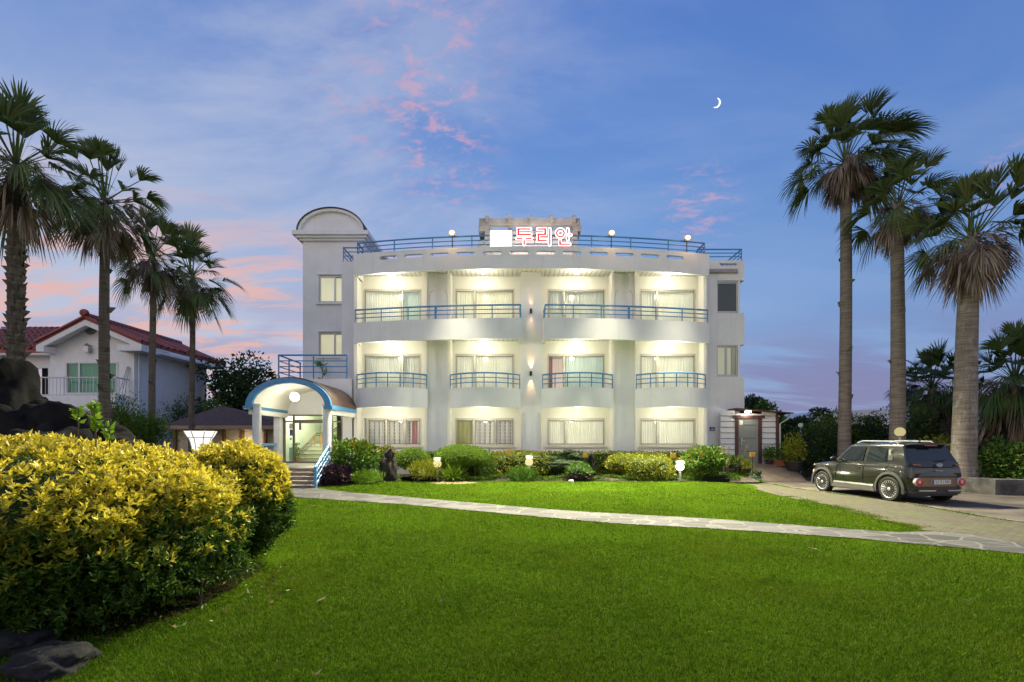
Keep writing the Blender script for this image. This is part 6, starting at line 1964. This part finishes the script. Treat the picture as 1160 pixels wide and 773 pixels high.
rfz = pz(463, 19.9)
rf = MB()
rf.prism([(px(836, 19.9), rfz + 0.04), (px(836, 19.9), rfz - 0.01), (px(902, 19.9), rfz - 0.20), (px(902, 19.9), rfz - 0.16)], 20.05, 20.87, 'y')
rf.prism([(10.22, rfz - 0.0), (10.22, rfz - 0.08), (px(902, 19.9), rfz - 0.218), (px(902, 19.9), rfz - 0.165)], 20.871, 23.8, 'y')
rf.build('lean_to_roof', M_BRN, an)
MB().tube([(SX1 + 0.45, 20.2, rfz - 0.2), (SX1 + 0.42, 20.25, rfz - 0.42), (SX1 + 0.16, 20.38, rfz - 0.62), (SX1 + 0.16, 20.38, 0.2)], 0.04, 8).build('downpipe', M_STEEL, an)
MB().box(px(848, 20.1) - 0.09, px(848, 20.1) + 0.09, 20.05, 20.25, rfz - 0.16, rfz - 0.085).build('eave_lamp', M_LAMP, an)
lamp('POINT', 'annex_light', (px(849, 20.1), 20.08, rfz - 0.26), 11, (1.0, 0.9, 0.68), an, 0.07)

# ---- pots and planters by the annex
M_POT = mat('black_pot', (0.02, 0.02, 0.022), 0.5); M_TERRA = mat('terracotta', (0.30, 0.085, 0.035), 0.7, var=0.15)
def potted(lab, x, y, Y, rp, hp, m_, box=False, leaf=LM_MID, nl=420, lr=0.11, ph=0.5, seed=0, zb=None):
    X = px(x, Y); Z = pz(y, Y) if zb is None else zb
    t = thing('potted_plant', lab, 'potted plant', (X, Y, Z), 'pots by the annex door')
    if box:
        mbx = MB().box(X - rp, X + rp, Y - 0.13, Y + 0.13, Z, Z + hp).box(X - rp - 0.02, X + rp + 0.02, Y - 0.15, Y + 0.15, Z + hp - 0.04, Z + hp + 0.01)
        mbx.build('planter_box', m_, t)
    else:
        MB().lathe((X, Y, Z), [(rp * 0.72, 0), (rp * 0.95, hp * 0.85), (rp * 1.05, hp * 0.86), (rp * 1.05, hp), (rp * 0.9, hp), (rp * 0.88, hp * 0.9)], 18).build('pot', m_, t, smooth=True)
    rng = np.random.default_rng(seed + 200)
    foliage('foliage', [(X, Y, Z + hp + ph * 0.45, rp * 1.25, rp if not box else 0.22, ph * 0.6)], nl, lr, leaf, t, rng, 0.4, 0.7, 0.7, (0.2, 1.1), 0.25)


potted('small black pot at the corner of the annex', 871, 526, 20.1, 0.17, 0.2, M_POT, seed=1, zb=0.62)
potted('terracotta trough beside the large black tub', 886, 528.5, 19.9, 0.34, 0.22, M_TERRA, True, seed=2, ph=0.6, zb=0.58)
potted('large black tub with a leafy orange flecked shrub', 899, 533, 19.6, 0.34, 0.36, M_POT, seed=3, leaf=LM_YEL, ph=1.0, nl=900, zb=0.42)
for k, (x, y, Y, m_, lab) in enumerate(((819, 528, 19.7, M_POT, 'black pot with pale grassy plant nearest the loose bush'), (829, 531, 19.4, M_POT, 'black pot of yellow green leaves in the middle of the bank'),
                                       (836, 533, 19.2, M_POT, 'wide black pot halfway down the bank'), (846, 536, 18.95, M_POT, 'dark pot with trailing plant near the ramp edge'))):
    potted(lab, x, y, Y, 0.17, 0.17, m_, leaf=(LM_YEL, LM_LIME, LM_MID, LM_YEL)[k], seed=10 + k, nl=220, ph=0.35)
potted('lilac planter box at the lower end of the pot row', 855, 538.5, 18.7, 0.2, 0.16, mat('lilac_plastic', (0.22, 0.20, 0.34), 0.5), True, seed=20, nl=160, ph=0.2, zb=0.06)
# tall thin flower stems on the bank
t = thing('flower_stems', 'thin tall yellow flower stems growing in front of the annex boards', 'flower', (8.7, 19.3, 0.3))
rng = np.random.default_rng(14); stm = MB(); PP = []; DD = []
for k in range(26):
    x = px(rng.uniform(808, 848), 19.2); y = 19.2 + rng.uniform(-0.3, 0.3); z1 = rng.uniform(0.8, 1.45)
    stm.tube([(x, y, 0.25), (x + 0.04, y, z1)], 0.006, 4)
    for j in range(9): PP.append((x + 0.04, y, z1 - 0.12 * rng.random())); DD.append(tuple(rng.normal(size=3)))
stm.build('stem', mat('straw_stem', (0.16, 0.17, 0.06), 0.8), t, fix=False)
V, F = leaf_quads(np.array(PP), np.array(DD), 0.06, 0.6, rng)
np_mesh('bloom', V, F, leaf_mat('pale_yellow_blooms', [(0.35, 0.28, 0.05), (0.45, 0.40, 0.2)], 0.6), parent=t)

# ================================================================== LOW STONE WALL on the right
sw = MB()
x = px(1083, 15.0); 
sw.prism([(px(1083, 15.2), 14.9), (px(1120, 14.4), 14.2), (18.5, 12.8), (18.5, 13.3), (px(1120, 14.8), 14.65), (px(1083, 15.2), 15.3)], -0.05, 0.46, 'z')
tag(sw.build('low_stone_wall', mat('rough_grey_stone', (0.10, 0.095, 0.09), 0.9, var=0.5, vscale=3, bump=1.0, bscale=8)), 'low dark stone retaining wall beyond the rear of the car', 'wall')
# far white roofs between the right palms
fh = thing('far_house', 'distant pale roofed building glimpsed between the palm trunks', 'house', (px(955, 60), 60, 0))
MB().box(px(915, 60), px(1005, 60), 60, 68, 0, pz(474, 60)).build('wall', M_HW, fh)
MB().prism([(px(908, 60), pz(474, 60)), (px(1012, 60), pz(474, 60)), (px(1000, 60), pz(464, 60)), (px(930, 60), pz(466, 60))], 59.6, 68.4, 'y').build('roof', mat('pale_sheet_roof', (0.5, 0.52, 0.58), 0.5), fh)

# ================================================================== fallen leaves and twigs on the lawn
M_DRYL = mat('dry_leaf', (0.15, 0.10, 0.045), 0.8)
for k, (x, y, L, a, lab) in enumerate(((364, 684, 0.06, 1.0, 'curled tan dry leaf on the lawn nearest the camera left of centre'), (501, 685, 0.03, 0.3, 'small brown leaf on the lawn left of centre'),
                                  (1095, 685, 0.04, 2.4, 'brown leaf on the lawn at the right'), (922, 625, 0.08, 2.7, 'pale twig on the lawn below the path'), (360, 770, 0.035, 1.2, 'dark brown leaf at the bottom edge of the lawn'))):
    X, Y = g(x, y)
    lf = MB()
    ca, sa = math.cos(a), math.sin(a)
    prof = [(-L, 0.004, 0), (-L * 0.4, L * 0.22, 0.012), (L * 0.3, L * 0.2, 0.016), (L, 0.0, 0.028), (L * 0.3, -L * 0.2, 0.016), (-L * 0.4, -L * 0.22, 0.012)]
    top = [(X + p[0] * ca - p[1] * sa, Y + p[0] * sa + p[1] * ca, 0.03 + p[2]) for p in prof]
    bot = [(p[0], p[1], p[2] - 0.004) for p in top]
    lf.add(top + bot, [tuple(range(6)), tuple(range(11, 5, -1))] + [(i, (i + 1) % 6, 6 + (i + 1) % 6, 6 + i) for i in range(6)])
    tag(lf.build('fallen_leaf', M_DRYL), lab, 'leaf', 'dry leaves on the lawn')

# ---- potted plants indoors and on the terrace
def indoor(lab, X, Y, Z, h, n, L, leaf, seed, wid=0.35):
    t = thing('potted_plant', lab, 'potted plant', (X, Y, Z), 'plants about the entrance')
    MB().lathe((X, Y, Z), [(0.09, 0.0), (0.13, 0.2), (0.13, 0.22), (0.11, 0.22)], 16).build('pot', M_TERRA, t, smooth=True)
    rng = np.random.default_rng(seed)
    P = np.stack([X + rng.normal(size=n) * 0.05, Y + rng.normal(size=n) * 0.05, Z + 0.2 + h * rng.random(n)], 1)
    D = np.stack([rng.normal(size=n), rng.normal(size=n), rng.uniform(0.2, 1.6, n)], 1)
    V, F = leaf_quads(P, D, L, wid, rng)
    np_mesh('foliage', V, F, leaf, parent=t)
    MB().tube([(X, Y, Z + 0.15), (X + 0.02, Y, Z + 0.2 + h)], 0.014, 6).build('stem', M_BARK, t)


indoor('leafy pot plant at the left foot of the lobby stairs', -9.55, 21.05, 0.68, 0.55, 60, 0.2, LM_MID, 301)
indoor('green pot plant inside the right sidelight of the entrance', -7.75, 20.9, 0.68, 0.95, 80, 0.24, LM_LIME, 302)
indoor('broad leaved plant on the terrace before the lower tower window', px(366, 21.9), 21.85, 4.22, 1.0, 11, 0.42, LM_LIME, 303, 0.3)
# ================================================================== PARKED CAR
def car_paint():
    m = mat('dark_olive_grey_paint', (0.017, 0.0185, 0.016), 0.18, metal=0.3, coat=1.0)
    return m


M_PAINT = car_paint()
M_CLAD = mat('grey_cladding', (0.045, 0.045, 0.042), 0.55)
M_TINT = mat('tinted_glass', (0.006, 0.008, 0.011), 0.04, spec=0.7)
M_BRONZE = mat('bronze_panel', (0.24, 0.165, 0.10), 0.4, metal=0.5)
M_SILVER = mat('silver_trim', (0.62, 0.62, 0.60), 0.3, metal=0.8)
M_TYRE = mat('tyre_rubber', (0.012, 0.012, 0.012), 0.8)
M_REDL = mat('red_lens', (0.45, 0.012, 0.02), 0.15, coat=0.6)
M_CARW = mat('white_lens', (0.5, 0.49, 0.49), 0.2)
car = thing('parked_car', 'dark grey compact SUV parked on the driveway, seen from behind', 'car', (10.72, 13.98, 0.008), rz=R(5.4))

ST = [(-1.80, .60, .34, .78), (-1.785, .70, .29, .90), (-1.72, .765, .24, .985), (-1.55, .795, .21, 1.0), (-1.1, .80, .20, .99), (-0.4, .80, .20, .98),
      (0.3, .80, .20, .97), (0.80, .80, .20, .97), (1.2, .79, .20, .945), (1.52, .765, .21, .91), (1.70, .70, .24, .83), (1.775, .60, .30, .74), (1.79, .5, .36, .66)]
sec = lambda w, zb, zt: [(0, zb), (w * .82, zb), (w * .95, zb + .05), (w * .99, zb + .16), (w, zb + (zt - zb) * .45), (w * .992, zb + (zt - zb) * .72), (w * .955, zt - .05), (w * .90, zt), (w * .55, zt + .015), (0, zt + .02)]
b = MB(); ring = None
nS = len(sec(1, 0, 1))
vs = []
for (y, w, zb, zt) in ST:
    s = sec(w, zb, zt)
    full = s + [(-p[0], p[1]) for p in reversed(s[1:-1])]
    vs += [(p[0], y, p[1]) for p in full]
m = 2 * nS - 2
fs = [(i * m + j, i * m + (j + 1) % m, (i + 1) * m + (j + 1) % m, (i + 1) * m + j) for i in range(len(ST) - 1) for j in range(m)]
fs += [tuple(range(m - 1, -1, -1)), tuple((len(ST) - 1) * m + j for j in range(m))]
b.add(vs, fs)
body = b.build('body', M_PAINT, car, smooth=True, sub=2)
# wheel arches cut out of the shell
AX = (-1.21, 1.19)
cut = MB()
for y in AX:
    for s in (-1, 1):
        cut.lathe((s * 0.74, y, 0.33), [(0.385, -0.2), (0.385, 0.2)], 40, 'x')
co_ = cut.build('wheel_cutter', M_BLACK)
md = body.modifiers.new('arches', 'BOOLEAN'); md.operation = 'DIFFERENCE'; md.object = co_; md.solver = 'EXACT'
dg = bpy.context.evaluated_depsgraph_get(); dg.update()
nm = bpy.data.meshes.new_from_object(body.evaluated_get(dg))
body.modifiers.clear(); body.data = nm
bpy.data.objects.remove(co_, do_unlink=True)
if len(nm.materials) == 0: nm.materials.append(M_PAINT)
for pl_ in nm.polygons: pl_.material_index = 0; pl_.use_smooth = True
try: nm.set_sharp_from_angle(angle=R(35))
except Exception: pass

# greenhouse
gv = MB()
lv_ = [(0.93, -1.70, .90, .755, .735), (1.00, -1.675, .80, .742, .725), (1.45, -1.475, .32, .615, .60), (1.515, -1.44, .20, .57, .555), (1.555, -1.30, .05, .47, .46)]
vs = []
for (z, yr, yf, wr, wf) in lv_: vs += [(-wr, yr, z), (wr, yr, z), (wf, yf, z), (-wf, yf, z)]
fs = [(i * 4 + j, i * 4 + (j + 1) % 4, (i + 1) * 4 + (j + 1) % 4, (i + 1) * 4 + j) for i in range(4) for j in range(4)] + [(16, 17, 18, 19), (3, 2, 1, 0)]
gv.add(vs, fs)
gh = gv.build('cabin', M_PAINT, car, smooth=True, bevel=0.035)


def side_x(z): return .742 + (z - 1.0) / 0.45 * (.615 - .742) + .007


def side_panel(mb, pts, off=0.0):
    for s in (-1, 1):
        q = [(s * (side_x(z) + off), y, z) for y, z in pts]
        mb.add(q, [tuple(range(len(q)))])


for s in (-1, 1):
    for nm_, m_, pts in (('side_window', M_TINT, [(.60, 1.03), (.12, 1.025), (-.30, 1.03), (-.30, 1.435), (.22, 1.435)]),
                         ('side_window', M_TINT, [(-.42, 1.03), (-1.08, 1.05), (-1.0, 1.435), (-.42, 1.435)]),
                         ('handle_panel', M_BLACK, [(-1.10, 1.08), (-1.24, 1.10), (-1.18, 1.40), (-1.03, 1.42)])):
        sg = MB(); sg.add([(s * side_x(z), y, z) for y, z in pts], [tuple(range(len(pts)))]); sg.build(nm_, m_, car, fix=False)
    MB().obox((s * (side_x(1.3) + .012), -1.13, 1.29), .02, .06, .15).build('rear_door_handle', M_SILVER, car)
# pillar strip and door seams
for y0, y1, z0, z1 in ((-.36, -.36, .40, 1.0), (.66, .60, .42, .98), (-1.02, -1.12, .72, 1.0)):
    for s in (-1, 1):
        sm_ = MB(); sm_.tube([(s * .806, y0, z0), (s * .806, (y0 + y1) / 2, (z0 + z1) / 2), (s * .776, y1, z1)], .006, 4)
        sm_.build('door_seam', M_BLACK, car)
for s in (-1, 1):
    MB().obox((s * .80, -.16, .84), .04, .16, .035).build('door_handle', M_PAINT, car, bevel=.01)
# rear glass and windscreen, lying 6 mm proud of the cabin
def plane_pts(y0, z0, y1, z1, hw0, hw1, off):
    return [(-hw0, y0 + off, z0), (hw0, y0 + off, z0), (hw1, y1 + off, z1), (-hw1, y1 + off, z1)]
def yrear(z): return -1.675 + (z - 1.0) / .45 * .20
rg_ = MB(); rg_.add(plane_pts(yrear(1.06), 1.06, yrear(1.44), 1.44, .69, .585, -.008), [(0, 1, 2, 3)])
rg_.build('rear_window', M_TINT, car, fix=False)
def yfr(z): return .80 - (z - 1.0) / .45 * .48
ws = MB(); ws.add(plane_pts(yfr(1.03), 1.03, yfr(1.43), 1.43, .67, .565, .008), [(3, 2, 1, 0)]); ws.build('windscreen', M_TINT, car, fix=False)
MB().obox((0, -1.52, 1.50), 1.14, .18, .035, rx=R(-8)).build('roof_spoiler', M_PAINT, car, bevel=.012)
MB().obox((0, -1.605, 1.478), .36, .02, .022).build('brake_light', M_REDL, car)
MB().tube([(0.05, yrear(1.07) - .03, 1.075), (0.36, yrear(1.09) - .03, 1.10)], .014, 5).build('rear_wiper', M_BLACK, car)
MB().tube([(0, -1.25, 1.55), (0, -1.33, 1.615)], .016, 6).build('aerial', M_BLACK, car)


def rear_strip(name, z0, z1, hw, y0, curv, m_, par=None, th=0.03, tilt=0.0, n=14):
    mb = MB(); xs = np.linspace(-hw, hw, n)
    for i in range(n - 1):
        a, b2 = xs[i], xs[i + 1]
        ya, yb = y0 + curv * (abs(a) / .75) ** 3, y0 + curv * (abs(b2) / .75) ** 3
        v = [(a, ya, z0), (b2, yb, z0), (b2, yb + tilt, z1), (a, ya + tilt, z1), (a, ya + th, z0), (b2, yb + th, z0), (b2, yb + tilt + th, z1), (a, ya + tilt + th, z1)]
        mb.add(v, [(0, 1, 2, 3), (7, 6, 5, 4), (3, 2, 6, 7), (0, 4, 5, 1)] + ([(0, 3, 7, 4)] if i == 0 else []) + ([(1, 5, 6, 2)] if i == n - 2 else []))
    return mb.build(name, m_, par or car, smooth=True)


tg = rear_strip('tailgate', .70, 1.06, .70, -1.835, .10, M_PAINT, th=.16, tilt=.10)
gb = rear_strip('garnish_band', .93, 1.055, .665, -1.805, .085, M_TINT, th=.05, tilt=.045)
for s in (-1, 1):
    MB().obox((s * .56, -1.782, .985), .15, .03, .032, rz=s * R(14)).build('tail_lamp', mat('amber_red_lens', (0.22, 0.06, 0.012), 0.15, emit=(1, .45, .08), estr=.05), car, bevel=.008)
rear_strip('bumper', .25, .70, .735, -1.845, .13, M_CLAD, th=.14)
rear_strip('bronze_panel', .44, .665, .66, -1.872, .11, M_BRONZE, th=.05)
for s in (-1, 1):
    rl_ = MB().lathe((s * .59, -1.845, .555), [(.108, .05), (.108, -.02), (.10, -.03), (.094, -.02)], 28, 'y')
    ro_ = rl_.build('round_tail_light', M_CARW, car, smooth=True)
    MB().lathe((s * .59, -1.862, .555), [(.100, .04), (.100, -.018), (.045, -.03), (.043, -.01)], 28, 'y').build('red_ring', M_REDL, ro_, smooth=True)
    MB().lathe((s * .59, -1.87, .555), [(.05, .04), (.05, -.012), (.001, -.02)], 20, 'y').build('lens_centre', mat('pink_white_lens', (.7, .5, .5), .2), ro_, smooth=True)
    MB().obox((s * .38, -1.885, .335), .42, .03, .03, rz=s * R(4)).build('silver_skid', M_SILVER, car)
rear_strip('lower_valance', .19, .27, .66, -1.80, .12, M_BLACK, th=.12)
# number plate
M_PLATE = mat('plate_white', (0.68, 0.68, 0.66), 0.4)
np_ = MB().box(-.26, .26, -1.893, -1.875, .50, .61).build('number_plate', M_PLATE, car)
MB().box(-.26, -.205, -1.8955, -1.8932, .50, .61).build('plate_band', mat('plate_blue', (0.03, 0.06, 0.25), 0.4), np_)
cu = bpy.data.curves.new('plate_text', 'FONT'); cu.body = '52가1785'; cu.size = .105; cu.align_x = 'CENTER'; cu.align_y = 'CENTER'; cu.extrude = .001
ct = bpy.data.objects.new('plate_text', cu); C.objects.link(ct)
ct.rotation_euler = (R(90), 0, 0); ct.location = (.03, -1.8945, .555)
dg = bpy.context.evaluated_depsgraph_get(); dg.update()
me = bpy.data.meshes.new_from_object(ct.evaluated_get(dg)); me.transform(ct.matrix_basis)
bpy.data.objects.remove(ct, do_unlink=True)
me.materials.clear(); me.materials.append(M_BLACK)
po_ = bpy.data.objects.new('plate_characters', me); C.objects.link(po_); po_.parent = np_
# emblem: slanted letter in an oval ring, and small name lettering below
em = MB()
ey = -1.845
em.tube([(.075 * math.cos(2 * PI * i / 24), ey, .985 + .042 * math.sin(2 * PI * i / 24)) for i in range(25)], .008, 5, cap=False)
for s in (-1, 1): em.tube([(s * .032 - .012, ey, .958), (s * .032 + .012, ey, 1.012)], .009, 5)
em.tube([(-.03, ey, .98), (.03, ey, .99)], .007, 5)
em.build('emblem', M_SILVER, car)
nl_ = MB()
for k in range(6): nl_.box(-.10 + .036 * k, -.10 + .036 * k + .022, -1.842, -1.832, .825, .85)
nl_.build('model_lettering', M_SILVER, car)
# arch cladding and sills
for y in AX:
    for s in (-1, 1):
        cl = MB(); n = 22
        for i in range(n):
            a0, a1 = PI * (-0.08 + 1.16 * i / n), PI * (-0.08 + 1.16 * (i + 1) / n)
            v = []
            for x in (s * .775, s * .822):
                for (rr_, a) in ((.385, a0), (.385, a1), (.455, a1), (.455, a0)):
                    v.append((x - (s * .012 if rr_ > .4 and abs(x) > .8 else 0), y + rr_ * math.cos(a), .33 + rr_ * math.sin(a)))
            cl.add(v, [(4, 5, 6, 7), (0, 3, 2, 1), (0, 1, 5, 4), (3, 7, 6, 2)])
        cl.build('arch_cladding', M_CLAD, car, smooth=True)
M_SILL = mat('sill_grey', (0.13, 0.13, 0.12), 0.4, metal=0.4)
for s in (-1, 1):
    sl_ = MB(); sl_.add([(s * .80, -.80, .20), (s * .80, .78, .20), (s * .80, .70, .40), (s * .80, -.72, .40), (s * .826, -.78, .22), (s * .826, .76, .22), (s * .826, .70, .36), (s * .826, -.72, .36)],
            [(4, 5, 6, 7), (3, 7, 6, 2), (0, 1, 5, 4), (0, 4, 7, 3), (1, 2, 6, 5)])
    sl_.build('sill_cladding', M_SILL, car)
# roof rails
for s in (-1, 1):
    MB().tube([(s * .52, -1.22, 1.53), (s * .525, -1.12, 1.585), (s * .525, -.05, 1.60), (s * .52, .12, 1.54)], .02, 6).build('roof_rail', M_SILVER, car, smooth=True)
# mirrors
for s in (-1, 1):
    mm = MB().sphere((s * .90, .60, 1.06), .1, 14, 8, (1.0, .55, .75)).tube([(s * .76, .62, 1.0), (s * .86, .61, 1.03)], .03, 6)
    mm.build('side_mirror', M_BLACK, car, smooth=True)
# headlamps
for s in (-1, 1):
    MB().lathe((s * .56, 1.72, .60), [(.10, -.06), (.10, .05), (.06, .075), (.001, .08)], 20, 'y').build('headlamp', M_CARW, car, smooth=True)
    MB().obox((s * .60, 1.69, .84), .2, .05, .04, rz=-s * R(25)).build('front_indicator', M_CARW, car, bevel=.01)
# wheels
def wheel():
    t = MB().lathe((0, 0, 0), [(.235, -.095), (.30, -.10), (.322, -.08), (.328, -.03), (.328, .03), (.322, .08), (.30, .10), (.235, .095)], 40, 'x', cap=False).build('wheel', M_TYRE, car, smooth=True)
    d_ = MB().lathe((0, 0, 0), [(.001, .02), (.235, .02), (.236, .085), (.242, .095), (.246, .088)], 40, 'x')
    d_.build('rim', M_BLACK, t, smooth=True)
    s_ = MB()
    for k in range(10):
        a = 2 * PI * k / 10
        for da in (-.10, .10):
            p0 = (.075, .04 * math.cos(a), .04 * math.sin(a)); p1 = (.08, .232 * math.cos(a + da * 1.5), .232 * math.sin(a + da * 1.5))
            s_.tube([p0, p1], .012, 5)
        p0 = (.078, .13 * math.cos(a), .13 * math.sin(a)); s_.tube([p0, (.08, .232 * math.cos(a + .31), .232 * math.sin(a + .31))], .009, 4)
    s_.tube([(.085, .233 * math.cos(2 * PI * i / 40), .233 * math.sin(2 * PI * i / 40)) for i in range(41)], .009, 5, cap=False)
    s_.lathe((0, 0, 0), [(.045, .05), (.045, .088), (.03, .094), (.001, .096)], 16, 'x')
    s_.build('alloy_spokes', mat('bright_alloy', (0.72, 0.72, 0.70), 0.3, metal=0.6), t, smooth=True)
    return t


w0 = wheel()
for i, (sx, y) in enumerate(((1, AX[0]), (1, AX[1]), (-1, AX[0]), (-1, AX[1]))):
    w = w0 if i == 0 else copy_tree(w0, car)
    w.location = (sx * .71, y, .322); w.rotation_euler = (R(9 + 20 * i), 0, 0 if sx > 0 else PI)
# underbody
MB().box(-.62, .62, -1.6, 1.6, .18, .5).build('underbody', M_BLACK, car)
